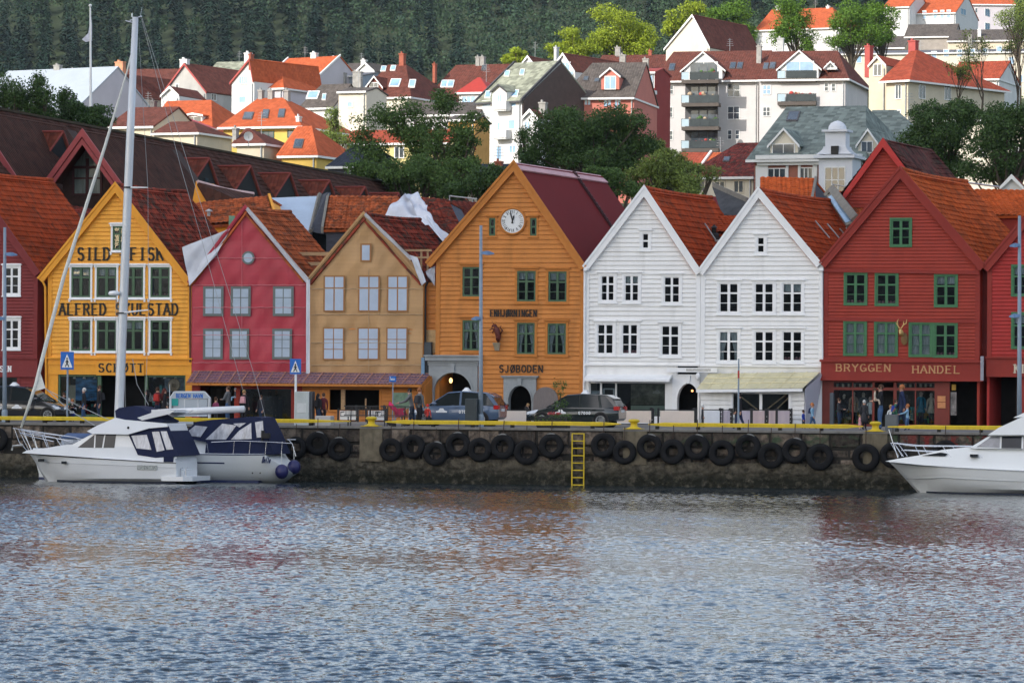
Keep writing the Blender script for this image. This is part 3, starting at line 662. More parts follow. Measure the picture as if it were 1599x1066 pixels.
# ---------------------------------------------------------------- H1 ochre house
cols1=[(109,144.5),(148.5,185),(190,227),(232.5,268.5)]
W1=[(c[0],c[1],414,466.5) for c in cols1] +[(c[0],c[1],497,550) for c in cols1];att=(173.5,201,350,393)
H=[rect(*w_) for w_ in W1] +[rect(*att)]
fas=rect(76,300,561,585)
h1,xl,xr=front_house('wharf_house','ochre yellow wharf house lettered SILD - FISK over a glazed shop',(182.5,289),(64,435),(299,441),660,ochre,ochre2,tile_old,7.8,[shr(r,.05) for r in H],xLwall=74,xRwall=299,step=.215,skip_low=fas[2])
st1=dict(cas=white2,sash=greenw,cw=.10,cap=.09,ears=1,rows=(.34,),tw=.09,mw=.15,sw=.09)
curs=['half','half', None,'low','low', None,'half', None]
for i,r in enumerate(H[:8]): window(h1,*r,FY,st1,cur=curs[i])
window(h1,*H[8],FY,dict(st1,rows=(.33,.66),mw=.08),label='small attic window under the gable peak')
mb=MB();L_=M('black_letters',(.02,.019,.018),.6,.1,5)
for tx,x0,x1,y0,y1 in (('SILD',121.5,174,387,406),('-',185,197,387,406),('FISK',204,257,387,406),('ALFRED',93,167.5,474,491.5),('SKULSTAD',181,280,474,491.5)):
    mb=MB();r=rect(x0,x1,y0,y1);lettering(mb,tx,r[0],r[1],r[2],r[3],FY-.043,wt=.17).build('lettering',L_,h1)
mb=MB();mb.box(fas[0],fas[1],FY-.10,FY+.1,fas[2],fas[3]);mb.box(fas[0] -.05,fas[1] +.05,FY-.2,FY,fas[3] +.003,fas[3] +.09);mb.box(fas[0],fas[1],FY-.14,FY,fas[3] -.3,fas[3] -.22)
r=rect(152,226.5,564,585);mb.box(r[0],r[1],FY-.17,FY-.102,r[2] -.03,r[3]);mb.build('fascia',ochre2,h1)
mb=MB();r=rect(155.5,227.5,568,580.5);lettering(mb,'SCHØTT',*r[:4],FY-.17,wt=.19);mb.build('lettering',L_,h1)
mb=MB();
for a_,b_ in ((76,91),(290,300)): r=rect(a_,b_,585,656);MB().box(r[0],r[1],FY-.06,FY+.3,QZ,fas[2] -.003).build('pier',ochre2,h1)
mb=MB();zt=fas[2] -.003
for a_,b_ in ((91,94),(152.5,158),(226,231),(288,290)): r=rect(a_,b_,585,656);mb.box(r[0],r[1],FY-.03,FY+.12,QZ,zt)
for a_,b_ in ((94,152.5),(231,288)): r=rect(a_,b_,585,656);mb.box(r[0],r[1],FY,FY+.1,QZ,QZ+.32);mb.box(r[0],r[1],FY,FY+.1,zt-.1,zt)
mb.build('shop_frame',greenw,h1)
for a_,b_ in ((94,152.5),(231,288)): r=rect(a_,b_,585,656);MB().box(r[0],r[1],FY+.04,FY+.05,QZ+.32,zt-.1).build('shop_window',GLS,h1)
# shop posters and interior pieces behind the glass
def panelpart(h,name,px0,px1,py0,py1,y,mat,t=.02): r=rect(px0,px1,py0,py1,y); return MB().box(r[0],r[1],y,y+t,r[2],r[3]).build(name,mat,h)
panelpart(h1,'sea_poster',118,151,585.5,625,FY+.35,M('poster_blue',(.03,.14,.30),.6,.9,2.2,stretch=(1,1,3)))
panelpart(h1,'display_board',106,118,601,630,FY+.5,M('display_beige',(.4,.35,.26),.8,.2,3))
panelpart(h1,'pattern_poster',257,289,586,612,FY+.35,M('poster_grey',(.13,.16,.20),.7,.6,3))
mb=MB();r=rect(260,283,590,612,FY+.3);cx_,cz_=(r[0] +r[1]) /2,(r[2] +r[3]) /2
mb.lathe((cx_,FY+.34,cz_),[(.10,0),(.12,-.03),(.32,-.03),(.34,0),(.10,0)],16,axis='y');mb.build('poster_ring',M('poster_tan',(.42,.3,.2),.8,.2,3),h1)
mb=MB()
rq=random.Random(11)
for k in range(46):
    px=rq.choice([rq.uniform(95,150),rq.uniform(233,286)]);r=rect(px,px+rq.uniform(2,6),600,610,FY+.6);z_=QZ+rq.uniform(.3,1.5);mb.box(r[0],r[1],FY+.55+rq.random() *.4,FY+1,z_,z_+rq.uniform(.1,.4),rq.randrange(4))
mb.build('shop_goods',[M('goods_red',(.3,.03,.03)),M('goods_teal',(.05,.2,.2)),M('goods_cream',(.45,.4,.3)),M('goods_dark',(.04,.04,.05))],h1)
mb=MB()
for px in (117,132,149,242,258,275): r=rect(px-2,px+2,587,591,FY+.3);mb.lathe(((r[0] +r[1]) /2,FY+.25,r[2]),[(.04,.12),(.09,0),(.085,0)],8)
mb.build('spot_lamps',white2,h1)
downpipe(h1,[(g(68,437)[0],FY-.2,g(68,437)[1]),(g(72,448)[0],FY-.12,g(72,448)[1]),(g(75,560)[0],FY-.12,QZ+.1)],ochre2,.06)
downpipe(h1,[(g(298,445)[0],FY-.12,g(298,445)[1]),(g(298,560)[0],FY-.12,g(298,565)[1])],M('copper_brown',(.12,.05,.03),.5),.045)
# ---------------------------------------------------------------- tarpaulin houses H2, H3
def tarp_mat(name,col,line):
    m,N,L=newmat(name);b=N['Principled BSDF'];b.inputs['Roughness'].default_value=.55
    tc=N.new('ShaderNodeTexCoord');mp=N.new('ShaderNodeMapping');mp.inputs['Rotation'].default_value=(R(90),0,0);L.new(tc.outputs['Object'],mp.inputs[0])
    br=N.new('ShaderNodeTexBrick');br.offset=0;br.inputs['Scale'].default_value=1;br.inputs['Brick Width'].default_value=40;br.inputs['Row Height'].default_value=.2;br.inputs['Mortar Size'].default_value=.008;br.inputs['Mortar Smooth'].default_value=.6
    br.inputs['Color1'].default_value=(*col,1);br.inputs['Color2'].default_value=(*[c*.94 for c in col],1);br.inputs['Mortar'].default_value=(*[c*.84 for c in col],1);L.new(mp.outputs[0],br.inputs['Vector'])
    n=N.new('ShaderNodeTexNoise');n.inputs['Scale'].default_value=.6;n.inputs['Detail'].default_value=4;L.new(tc.outputs['Object'],n.inputs['Vector'])
    mr=N.new('ShaderNodeMapRange');mr.inputs[1].default_value=.3;mr.inputs[2].default_value=.7;mr.inputs[3].default_value=.85;mr.inputs[4].default_value=1.15;L.new(n.outputs[0],mr.inputs[0])
    vm=N.new('ShaderNodeVectorMath');vm.operation='SCALE';L.new(br.outputs[0],vm.inputs[0]);L.new(mr.outputs[0],vm.inputs['Scale']);L.new(vm.outputs[0],b.inputs['Base Color'])
    n2=N.new('ShaderNodeTexNoise');n2.inputs['Scale'].default_value=.8;n2.inputs['Detail'].default_value=2;n2.inputs['Distortion'].default_value=.6
    mp2=N.new('ShaderNodeMapping');mp2.inputs['Rotation'].default_value=(0,R(25),0);mp2.inputs['Scale'].default_value=(1.5,1,.5);L.new(tc.outputs['Object'],mp2.inputs[0]);L.new(mp2.outputs[0],n2.inputs['Vector'])
    bp=N.new('ShaderNodeBump');bp.inputs['Distance'].default_value=.12;bp.inputs['Strength'].default_value=.6;L.new(n2.outputs[0],bp.inputs['Height']);L.new(bp.outputs[0],b.inputs['Normal'])
    return m
def tarp_sheet(h,xl,xr,z0,z1,y,mat,seed,name='printed_tarpaulin'):
    r_=random.Random(seed);nz_,nx_=90,70;mb=MB();b=0
    ph=[r_.uniform(0,6) for _ in range(8)]
    for i in range(nz_+1):
        z=z0+(z1-z0) *i/nz_;a,c=xl(z),xr(z)
        for j in range(nx_+1):
            t=j/nx_;x=a+(c-a) *t;e=min(t,1-t) *8;e=min(1,e)
            w_=.035*math.sin(x*2.3+z*1.7+ph[0]) *math.sin(z*.9+ph[1]) +.02*math.sin(x*6-z*3.1+ph[2]) *math.sin(z*2+ph[3]) +.05*math.sin(math.pi*((z-z0) % 2.2) /2.2)
            if i < 6: w_ += .05*math.sin(x*4+ph[4]) *(6-i) /6
            mb.v.append((x,y-.05-w_*(.3+.7*e),z))
    for i in range(nz_):
        for j in range(nx_):
            k=i*(nx_+1) +j;mb.f.append((k,k+1,k+nx_+2,k+nx_+1));mb.m.append(0)
    return mb.build(name,mat,h,smooth=1)
def printed(h,px0,px1,py0,py1,frame_m,pane_m,fw,cols,rows,y=FY-.17,bar=.05,dy=0):
    r=rect(px0,px1,py0,py1,y);mb=MB()
    if fw: mb.box(r[0],r[1],y,y+.006,r[2],r[3],0)
    a0,a1,b0,b1=r[0] +fw,r[1] -fw,r[2] +fw,r[3] -fw
    e=[0] +list(rows) +[1];cols_e=[k/cols for k in range(cols+1)]
    for ra,rb in zip(e,e[1:]):
        for ca,cb_ in zip(cols_e,cols_e[1:]):
            mb.box(a0+(a1-a0) *ca+bar*.5,a0+(a1-a0) *cb_-bar*.5,y-.006,y,b1-(b1-b0) *rb+bar*.4,b1-(b1-b0) *ra-bar*.4,1)
    mb.build('printed_window',[frame_m,pane_m],h)
pane_print=M('print_pale_blue',S(150,163,176),.6,.12,.9,stretch=(1,1,2));pane_print2=M('print_grey_blue',S(156,168,184),.6,.1,.9)
white_tarp=M('white_tarpaulin',(.58,.60,.66),.5,.12,1.2,.06,3)
h2,xl,xr=front_house('wharf_house','wharf house wrapped in a printed crimson tarpaulin with a round window',(385.5,325),(298,441),(480.5,436),660,redt,MATS.get('crim') or M('crim',S(150,46,60),.6),tile_or,5.2,[],xLwall=299,xRwall=479.5,corner=0,bw=.06,skip_low=g(400,581)[1])
zb2=g(390,581)[1];pk=tarp_mat('crimson_tarpaulin',S(156,44,58),0);tarp_sheet(h2,xl,xr,zb2,g(385.5,327)[1],FY-.03,pk,1)
YP=FY-.19
for c in ((317,349),(360,391.5),(426,458.5)): printed(h2,c[0],c[1],447,493.5,greyw,pane_print,.11,2,(.36,),YP)
for c in ((317,348),(358.5,389),(425,456)): printed(h2,c[0],c[1],513,561,greyw,pane_print,.11,2,(.33,.66),YP,.04)
r=rect(377,398,392,413,YP);c_=((r[0] +r[1]) /2,YP,(r[2] +r[3]) /2)
MB().lathe(c_,[(.01,0),(.34,0),(.34,.01),(.01,.01)],24,axis='y').lathe((c_[0],c_[1] -.008,c_[2]),[(.01,0),(.24,0),(.24,.007),(.01,.007)],24,1,axis='y').build('printed_round_window',[greyw,pane_print],h2)
def seams(h,px0,px1,rows,cols_,mat,top):
    mb=MB();y=FY-.155
    for py in rows:
        a_,b_=g(px0,py,y),g(px1,py,y);n=60
        pts=[(a_[0] +(b_[0] -a_[0]) *k/n,y-.035,a_[1] +(b_[1] -a_[1]) *k/n-.01*math.sin(k)) for k in range(n+1)]
        mb.tube(pts,.017,4)
        for k in range(2,n,5): mb.ball((pts[k][0],y-.05,pts[k][2]),.022,5)
    for px,y0,y1 in cols_:
        a_,b_=g(px,y0,y),g(px,y1,y);mb.tube([(a_[0],y-.03,a_[1]),(b_[0],y-.03,b_[1])],.012,4)
    mb.build('lashing_rope',mat,h)
seams(h2,302,477,(445,480,523,566),[(378,345,560)],M('pink_rope',(.58,.20,.22),.8),0);seams(h2,330,445,(403,),[],MATS['pink_rope'],0)
# loose white tarp on its left shoulder and along the right rake
def sheet(parent,P,mat,seed,amp=.12,name='loose_tarpaulin',n=14,thick=0):
    """bilinear patch P00,P10,P11,P01 with folds"""
    r_=random.Random(seed);a_=[r_.uniform(0,6) for _ in range(6)];P=[Vector(p) for p in P];nrm=(P[1] -P[0]).cross(P[3] -P[0]).normalized();mb=MB()
    for i in range(n+1):
        for j in range(n+1):
            u,v=i/n,j/n;p=P[0] *(1-u) *(1-v) +P[1] *u*(1-v) +P[2] *u*v+P[3] *(1-u) *v
            q=amp*(math.sin(u*7+v*3+a_[0]) *.5+math.sin(v*9-u*4+a_[1]) *.35+math.sin((u+v) *15+a_[2]) *.2)
            mb.v.append(tuple(p+nrm*q))
    for i in range(n):
        for j in range(n): k=i*(n+1) +j;mb.f.append((k,k+1,k+n+2,k+n+1));mb.m.append(0)
    return mb.build(name,mat,parent,smooth=1)
def gp(px,py,y=FY): x,z=G.px(px,py,y); return (x,y,z)
sheet(h2,[gp(284,386,13.1),gp(296,446,13.1),gp(338,398,13.2),gp(360,357,13.3)],white_tarp,2,.10)
sheet(h2,[gp(383,328,13.2),gp(387,323,13.0),gp(482,434,13.0),gp(478,441,13.2)],white_tarp,3,.03);
sheet(h2,[gp(478,436,13.1),gp(484,436,13.1),gp(484,583,13.1),gp(478,583,13.1)],white_tarp,4,.03)
h3,xl,xr=front_house('wharf_house','wharf house wrapped in a printed tan tarpaulin, left of the clock house',(570,335),(482,440),(663,440),660,orange,M('tan_edge',S(158,124,84),.6),tile_old,7.0,[],xLwall=484,xRwall=661.5,corner=0,bw=.06,skip_low=g(560,583)[1])
eL,ap_,eR=g(484,440),g(570,334),g(661.5,440);mL,mR=g(495,419),g(650,415)
def xl3(z): 
    return eL[0] if z < eL[1] else (eL[0] +(mL[0] -eL[0]) *(z-eL[1]) /(mL[1] -eL[1]) if z < mL[1] else mL[0] +(ap_[0] -mL[0]) *(z-mL[1]) /(ap_[1] -mL[1]))
def xr3(z):
    return eR[0] if z < eR[1] else (eR[0] +(mR[0] -eR[0]) *(z-eR[1]) /(mR[1] -eR[1]) if z < mR[1] else mR[0] +(ap_[0] -mR[0]) *(z-mR[1]) /(ap_[1] -mR[1]))
tn=tarp_mat('tan_tarpaulin',S(166,130,88),0);tarp_sheet(h3,xl3,xr3,g(570,584)[1],ap_[1] -.04,FY-.03,tn,5)
tfr=M('print_brown_trim',S(140,100,62),.7,.1,3)
printed(h3,562.5,580,380,409,tfr,pane_print2,.07,1,(),YP)
for c in ((505,538.5),(559,593),(604,637.5)):
    printed(h3,c[0],c[1],430,487,tfr,pane_print2,.05,2,(.33,),YP,.07)
    printed(h3,c[0] -1,c[1] -1,511,562,tfr,pane_print2,.05,2,(.36,.68),YP,.05)
seams(h3,486,660,(451,491,535,570),[(576,420,580)],M('tan_rope',(.45,.33,.2),.8),0)
sheet(h3,[gp(640,398,13.0),gp(652,402,13.0),gp(665,440,13.0),gp(658,446,13.1)],white_tarp,6,.05)
sheet(h3,[gp(568,337,13.2),gp(571,332,13.0),gp(645,403,13.0),gp(641,406,13.2)],white_tarp,7,.03)
sheet(h3,[gp(664,424,13.6),gp(679,415,13.6),gp(679,446,13.6),gp(668,432,13.6)],white_tarp,8,.06)
# timber props between and on the tarp houses
wood=M('raw_timber',(.5,.33,.18),.8,.2,4,stretch=(1,6,6))
ts=thing('timber_bracing','fresh pale timber bracing boards between the two wrapped houses','scaffold boards',gp(470,440,15))
for y0,y1,a_,b_ in ((394,399,447,515),(410,414,458,503)):
    p,q=gp(a_,(y0+y1) /2,15.5),gp(b_,(y0+y1) /2,15.5);MB().box(p[0],q[0],15.45,15.52,p[2] -.09,p[2] +.09).build('board',wood,ts)
p,q=gp(476,428,15.4),gp(492,428,15.4);MB().box(p[0],q[0],15.3,15.5,p[2] -.5,p[2] +.12).build('board',ochre2,ts)
ts=thing('timber_rail','fresh timber rail frame standing over the valley right of the tan wrapped house','scaffold rail',gp(655,410,15))
for a_,b_,yy in ((627,674,391),(634,673,402)): p,q=gp(a_,yy,14.6),gp(b_,yy,14.6);MB().box(p[0],q[0],14.57,14.62,p[2] -.05,p[2] +.05).build('rail',wood,ts)
for x_ in (658,668): p,q=gp(x_,389,14.65),gp(x_,428,14.65);MB().box(p[0] -.05,p[0] +.05,14.63,14.68,q[2],p[2]).build('post',wood,ts)
# ---------------------------------------------------------------- shared shop extension with awning
ex=thing('shop_extension','low red and orange shop front with a plum sheet awning below the wrapped houses','shop extension',gp(480,655,12.3))
Y1=12.0
zt1=G.px(480,602,Y1)[1]
def exr(px0,px1,py0,py1): return rect(px0,px1,py0,py1,Y1)
door=exr(313,366,602,657);win1=exr(375,455,607,657);win2=exr(515,592.5,608,640)
zb_=QZ
mb=MB();xa,xb=exr(300,472,600,650)[:2];clap(mb, lambda z: xa, lambda z: xb,zb_,zt1,[(door[0],door[1],zb_-1,door[3]),(win1[0],win1[1],zb_-1,win1[3])],Y1,.19)
mb.box(xa,xb,Y1+.02,Y1+.05,zt1-.02,zt1+.0);mb.build('red_wall',redw,ex)
mb=MB();xc,xd=exr(472,659,600,650)[:2];clap(mb, lambda z: xc, lambda z: xd,zb_,zt1,[(win2[0],win2[1],win2[2],win2[3])],Y1,.19)
mb.hexa([(xd,Y1,zb_),(xd+.1,Y1,zb_),(xd+.1,FY,zb_),(xd,FY,zb_)],[(xd,Y1,zt1),(xd+.1,Y1,zt1),(xd+.1,FY,zt1+.6),(xd,FY,zt1+.6)]);mb.build('orange_wall',orange,ex)
mb=MB();mb.box(xa,xd,FY+1.2,FY+1.3,QZ,zt1+.5);mb.build('room',ROOM,ex)
mb=MB()
for r in (win1,): mb.box(r[0] -.1,r[0],Y1-.05,Y1+.05,QZ,r[3] +.1);mb.box(r[1],r[1] +.1,Y1-.05,Y1+.05,QZ,r[3] +.1);mb.box(r[0],r[1],Y1-.05,Y1+.05,r[3],r[3] +.1)
mb.box(door[0] -.08,door[0],Y1-.05,Y1+.05,QZ,door[3] +.08);mb.build('red_frame',redt,ex)
mb=MB();r=win2;mb.box(r[0] -.12,r[0],Y1-.05,Y1+.05,r[2] -.1,r[3] +.1);mb.box(r[1],r[1] +.12,Y1-.05,Y1+.05,r[2] -.1,r[3] +.1);mb.box(r[0],r[1],Y1-.05,Y1+.05,r[3],r[3] +.1);mb.box(r[0],r[1],Y1-.12,Y1+.05,r[2] -.1,r[2])
p=exr(612,615,608,640);mb.build('orange_frame',orange2,ex)
MB().box(win1[0],win1[1],Y1+.01,Y1+.02,QZ+.1,win1[3]).build('shop_window',GLS,ex)
for r,q in ((exr(530,536,608,640),.15),(exr(567.5,569.5,622,640),.05)): MB().box(r[0],r[1],Y1+.25,Y1+.25+q,QZ,r[3]).build('inner_post',wood,ex)
mb=MB();r=exr(400,436,618,655);mb.box(r[0],r[1],Y1+.5,Y1+.9,QZ,r[3]);mb.build('shelf_unit',M('shelf_dark',(.04,.04,.045),.6),ex)
plex=M('plum_corrugated_sheet',S(98,78,96),.35,.35,1.6,stretch=(1,.3,1),spec=.5)
A0,A1=gp(302,580,FY-.15),gp(671,584.5,FY-.15);B0,B1=gp(291,597.5,Y1-.75),gp(657,600.5,Y1-.75)
A0,A1,B0,B1=map(Vector,(A0,A1,B0,B1));mb=MB();n=140
for (t0,t1) in zip(np.linspace(0,1,n+1),np.linspace(0,1,n+1)[1:]):
    k=round(t0*n) % 2*.03;k1=.03-k
    P=[A0.lerp(A1,t0) +Vector((0,0,k)),A0.lerp(A1,t1) +Vector((0,0,k1)),B0.lerp(B1,t1) +Vector((0,0,k1)),B0.lerp(B1,t0) +Vector((0,0,k))]
    mb.poly(P)
mb.build('awning_sheet',plex,ex)
mb=MB();btn=M('batten_brown',S(150,110,98),.7,.15,3)
for v in (.0,.25,.5,.75,.97):
    a_,b_=A0.lerp(B0,v),A1.lerp(B1,v);mb.hexa([a_+Vector((0,-.025,.032)),b_+Vector((0,-.025,.032)),b_+Vector((0,.025,.032)),a_+Vector((0,.025,.032))],[a_+Vector((0,-.025,.06)),b_+Vector((0,-.025,.06)),b_+Vector((0,.025,.06)),a_+Vector((0,.025,.06))])
for k in range(19):
    t=(k+.5) /19;a_,b_=A0.lerp(A1,t),B0.lerp(B1,t);mb.hexa([a_+Vector((-.03,0,.03)),b_+Vector((-.03,0,.03)),b_+Vector((.03,0,.03)),a_+Vector((.03,0,.03))],[a_+Vector((-.03,0,.064)),b_+Vector((-.03,0,.064)),b_+Vector((.03,0,.064)),a_+Vector((.03,0,.064))])
mb.build('battens',btn,ex)
mb=MB();a_,b_=B0,B1;mb.hexa([a_+Vector((0,0,-.12)),b_+Vector((0,0,-.12)),b_+Vector((0,.05,-.12)),a_+Vector((0,.05,-.12))],[a_+Vector((0,0,.0)),b_+Vector((0,0,.0)),b_+Vector((0,.05,0)),a_+Vector((0,.05,0))])
for k in range(20):
    t=k/19;p,q=A0.lerp(A1,t),B0.lerp(B1,t);mb.hexa([p+Vector((-.03,0,-.12)),q+Vector((-.03,0,-.12)),q+Vector((.03,0,-.12)),p+Vector((.03,0,-.12))],[p+Vector((-.03,0,-.02)),q+Vector((-.03,0,-.02)),q+Vector((.03,0,-.02)),p+Vector((.03,0,-.02))])
mb.build('rafters',orange2,ex)
s1=gp(659,600,Y1-.6);mb=MB();mb.poly([(xd+.12,Y1-.6,QZ+1.9),(xd+.12,FY,QZ),(xd+.12,FY,A1.z),(xd+.12,Y1-.7,B1.z-.02)]);mb.hexa([(xd+.1,Y1-.02,QZ),(xd+.16,Y1-.02,QZ),(xd+.16,FY-.05,QZ),(xd+.1,FY-.05,QZ)],[(xd+.1,Y1-.02,zt1),(xd+.16,Y1-.02,zt1),(xd+.16,FY-.05,A1.z-.1),(xd+.1,FY-.05,A1.z-.1)]);mb.build('end_wall',orange2,ex)
# ---------------------------------------------------------------- H4 clock house
att4=[(762,776,338,370),(826,840.5,338,370)];up4=[(718.8,753.7,413,466),(804,840.4,419,473.5),(852.8,888.8,420,474)];lo4=[(718.8,752.6,496,550),(804,839,500,555.7),(851.6,887.7,501,556)]
H=[rect(*w_) for w_ in att4+up4+lo4]
arch1=rect(679.4,738,581.6,662);arch2=rect(795,831,602,662)
h4,xl,xr=front_house('wharf_house','tall burnt orange wharf house with a white clock in its gable',(804,255),(669,411),(914,416),660,orange,orange2,metal_maroon,12.3,[shr(r,.05) for r in H] +[(arch1[0],arch1[1],QZ-1,arch1[3]),(arch2[0],arch2[1],QZ-1,arch2[3])],xLwall=680,xRwall=912,step=.23,flat_roof=True,bw=.27)
st4=dict(cas=orange2,sash=greenw,cw=.12,cap=.07,rows=(.35,.68),tw=.09,mw=.12,sw=.09)
for r in H[:2]: window(h4,*r,FY,dict(st4,cols=1,rows=(.5,),cw=.07),label='narrow dark attic window beside the clock')
for r,c in zip(H[2:],['','half','half','drape','drape','drape']): window(h4,*r,FY,st4,cur=c or None)
mb=MB()
for tx,q in (('ENHJØRNINGEN',(766,839,484,494)),('SJØBODEN',(780,849,570.5,581))): mb=MB();r=rect(*q);lettering(mb,tx,*r,FY-.046,wt=.17,serif=tx[0] == 'E').build('lettering',L_,h4)
# clock
x,z=g(801,345.5);ck=MB();ck.lathe((x,FY,z),[(.01,.0),(.70,.0),(.70,-.10),(.64,-.14),(.60,-.12),(.60,-.07),(.01,-.07)],40,axis='y').build('clock_ring',orange2,h4,smooth=.6)
ckf=MB().lathe((x,FY-.075,z),[(.01,0),(.59,0),(.59,-.01),(.01,-.01)],40,axis='y').build('clock_face',M('clock_white',(.74,.75,.75),.5,.03,3),h4)
mb=MB();yc=FY-.09
NUM=['XII','I','II','III','IV','V','VI','VII','VIII','IX','X','XI']
for k,nm in enumerate(NUM):
    a_=R(90-30*k);rad=.46;ux,uz=math.cos(a_),math.sin(a_);w_=.05*len(nm)
    tm=MB();lettering(tm,nm,-w_/1.2,w_/1.2,-.075,.075,0,wt=.14,serif=False,depth=.004)
    rot=a_-math.pi/2
    b0=len(mb.v)
    for (vx,vy,vz) in tm.v: mb.v.append((x+ux*rad+vx*math.cos(rot) -vz*math.sin(rot),yc+vy,z+uz*rad+vx*math.sin(rot) +vz*math.cos(rot)))
    for f_ in tm.f: mb.f.append(tuple(i+b0 for i in f_));mb.m.append(0)
mb.build('numerals',L_,ckf)
def hand(ang,ln,wd,yy):
    a_=R(90-ang);d=(math.cos(a_),math.sin(a_));n_=(-d[1],d[0]);P=[(-.12,wd*.6),(-.12,-wd*.6),(ln*.7,-wd),(ln,0),(ln*.7,wd)]
    MB().prism([(x+d[0] *p+n_[0] *q,z+d[1] *p+n_[1] *q) for p,q in P],yy-.008,yy).build('clock_hand',L_,h4)
hand(346,.50,.03,yc-.012);hand(16,.34,.042,yc-.024)
# roof seam ribs and snow ladder on the metal roof
ap4,eR4=g(804,255),g(914,416);A=Vector((ap4[0],FY,ap4[1]));E=Vector((eR4[0],FY,eR4[1]));Uv=Vector((U_LOC[0],U_LOC[1],0));nr=Uv.cross(E-A).normalized();nr=-nr if nr.z < 0 else nr
mb=MB()
for d_ in (7.9,8.1): mb.hexa([A+Uv*d_+nr*.0,A+Uv*(d_+.05),E+Uv*(d_+.05),E+Uv*d_],[A+Uv*d_+nr*.09,A+Uv*(d_+.05) +nr*.09,E+Uv*(d_+.05) +nr*.09,E+Uv*d_+nr*.09])
for k in range(26): p=A.lerp(E,.02+k*.038);mb.tube([p+Uv*7.9+nr*.1,p+Uv*8.15+nr*.1],.03,5)
mb.build('roof_ladder',M('maroon_dark',(.05,.012,.014),.6),h4)
mb=MB();mb.hexa([A+Vector((-.12,-.2,.0)),A+Vector((.30,-.2,-.38)),A+Uv*12.3+Vector((.30,0,-.38)),A+Uv*12.3+Vector((-.12,0,0))],[A+Vector((-.1,-.2,.06)),A+Vector((.34,-.2,-.32)),A+Uv*12.3+Vector((.34,0,-.32)),A+Uv*12.3+Vector((-.1,0,.06))]);mb.build('ridge_capping',M('faded_pink_capping',S(168,130,132),.6,.2,1),h4)
# stone portals
grey=M('grey_portal_paint',S(132,136,138),.75,.12,1.5,dirt=.3)
def portal(h,R_,op,spring_py,y,mat,dp=.2,cornice=None,arch_out=.0,name='portal'):
    sp=g((op[0] +op[1]) /2,spring_py,y)[1] if spring_py > 50 else op[3] -(op[1] -op[0]) /2*.8
    cx=(op[0] +op[1]) /2;rx=(op[1] -op[0]) /2;rz=op[3] -sp;mb=MB();n=20
    arc=[(cx+rx*math.cos(math.pi*k/n),sp+rz*math.sin(math.pi*k/n)) for k in range(n+1)]
    mb.box(R_[0],op[0],y-dp,y+.3,QZ,sp);mb.box(op[1],R_[1],y-dp,y+.3,QZ,sp)
    prev=arc[0]
    for k in range(n):
        a_,b_=arc[k],arc[k+1];mb.hexa([(a_[0],y-dp,a_[1]),(a_[0],y-dp,R_[3]),(b_[0],y-dp,R_[3]),(b_[0],y-dp,b_[1])],[(a_[0],y+.3,a_[1]),(a_[0],y+.3,R_[3]),(b_[0],y+.3,R_[3]),(b_[0],y+.3,b_[1])])
    mb.box(R_[0],op[0],y-dp,y+.3,sp,R_[3]);mb.box(op[1],R_[1],y-dp,y+.3,sp,R_[3])
    # moulding ring
    ring=[];
    for k in range(n):
        a_,b_=arc[k],arc[k+1];f_=1.09
        ao=(cx+(a_[0] -cx) *f_,sp+(a_[1] -sp) *f_);bo=(cx+(b_[0] -cx) *f_,sp+(b_[1] -sp) *f_)
        mb.hexa([(a_[0],y-dp-.04,a_[1]),(ao[0],y-dp-.04,ao[1]),(bo[0],y-dp-.04,bo[1]),(b_[0],y-dp-.04,b_[1])],[(a_[0],y-dp,a_[1]),(ao[0],y-dp,ao[1]),(bo[0],y-dp,bo[1]),(b_[0],y-dp,b_[1])])
    kx=.11;mb.prism([(cx-kx*.7,op[3]),(cx+kx*.7,op[3]),(cx+kx,R_[3] -.02),(cx-kx,R_[3] -.02)],y-dp-.09,y-dp)
    for zz,t_,o_ in cornice or []: mb.box(R_[0] -o_,R_[1] +o_,y-dp-o_,y,zz,zz+t_)
    mb.build(name,mat,h);MB().box(op[0] -.05,op[1] +.05,y+1.9,y+2.0,QZ,op[3] +.1).build('passage',ROOM,h)  # flat near-black sheet gives the passage its shade
R1=rect(671,747,567,662);portal(h4,R1,arch1,606,FY,grey,.22,[(R1[3] +.002,.12,.05),(R1[3] +.124,.2,.16),(R1[3] +.326,.08,.22),(R1[3] -.1,.06,.04)])
R2=rect(787.5,838,590,662);portal(h4,R2,arch2,619,FY,grey,.18,[(R2[3] +.002,.06,.08),(R2[3] +.064,.05,.12)])
x,z=g(704,594,FY-.05)
lm=thing('passage_lamp','small glowing lamp hanging inside the grey arched passage','lamp',(x,FY+.6,z));x,z=G.px(704,594,FY+.6)
MB().ball((x,FY+.6,z),.09,10,sz=1.5).build('bulb',M('lamp_glow',(1,.62,.22),.5,.02,1,emis=1.6),lm);MB().tube([(x,FY+.6,z+.15),(x,FY+.6,z+.6)],.01,4).build('cord',L_,lm)
# arched shutter leaf leaning right of the portal
r=rect(834,872,604,640,FY-.35);cx_=(r[0] +r[1]) /2;rr_=(r[1] -r[0]) /2;sp=r[3] -rr_*.95
tag(MB().prism([(r[0],QZ+.6),(r[1],QZ+.6)] +[(cx_+rr_*math.cos(math.pi*k/14),sp+rr_*.95*math.sin(math.pi*k/14)) for k in range(15)],FY-.5,FY-.42).build('arched_shutter',M('shutter_grey',S(105,98,96),.8,.15,4,stretch=(6,1,1))),'grey arched door leaf standing open beside the small café portal','shutter')
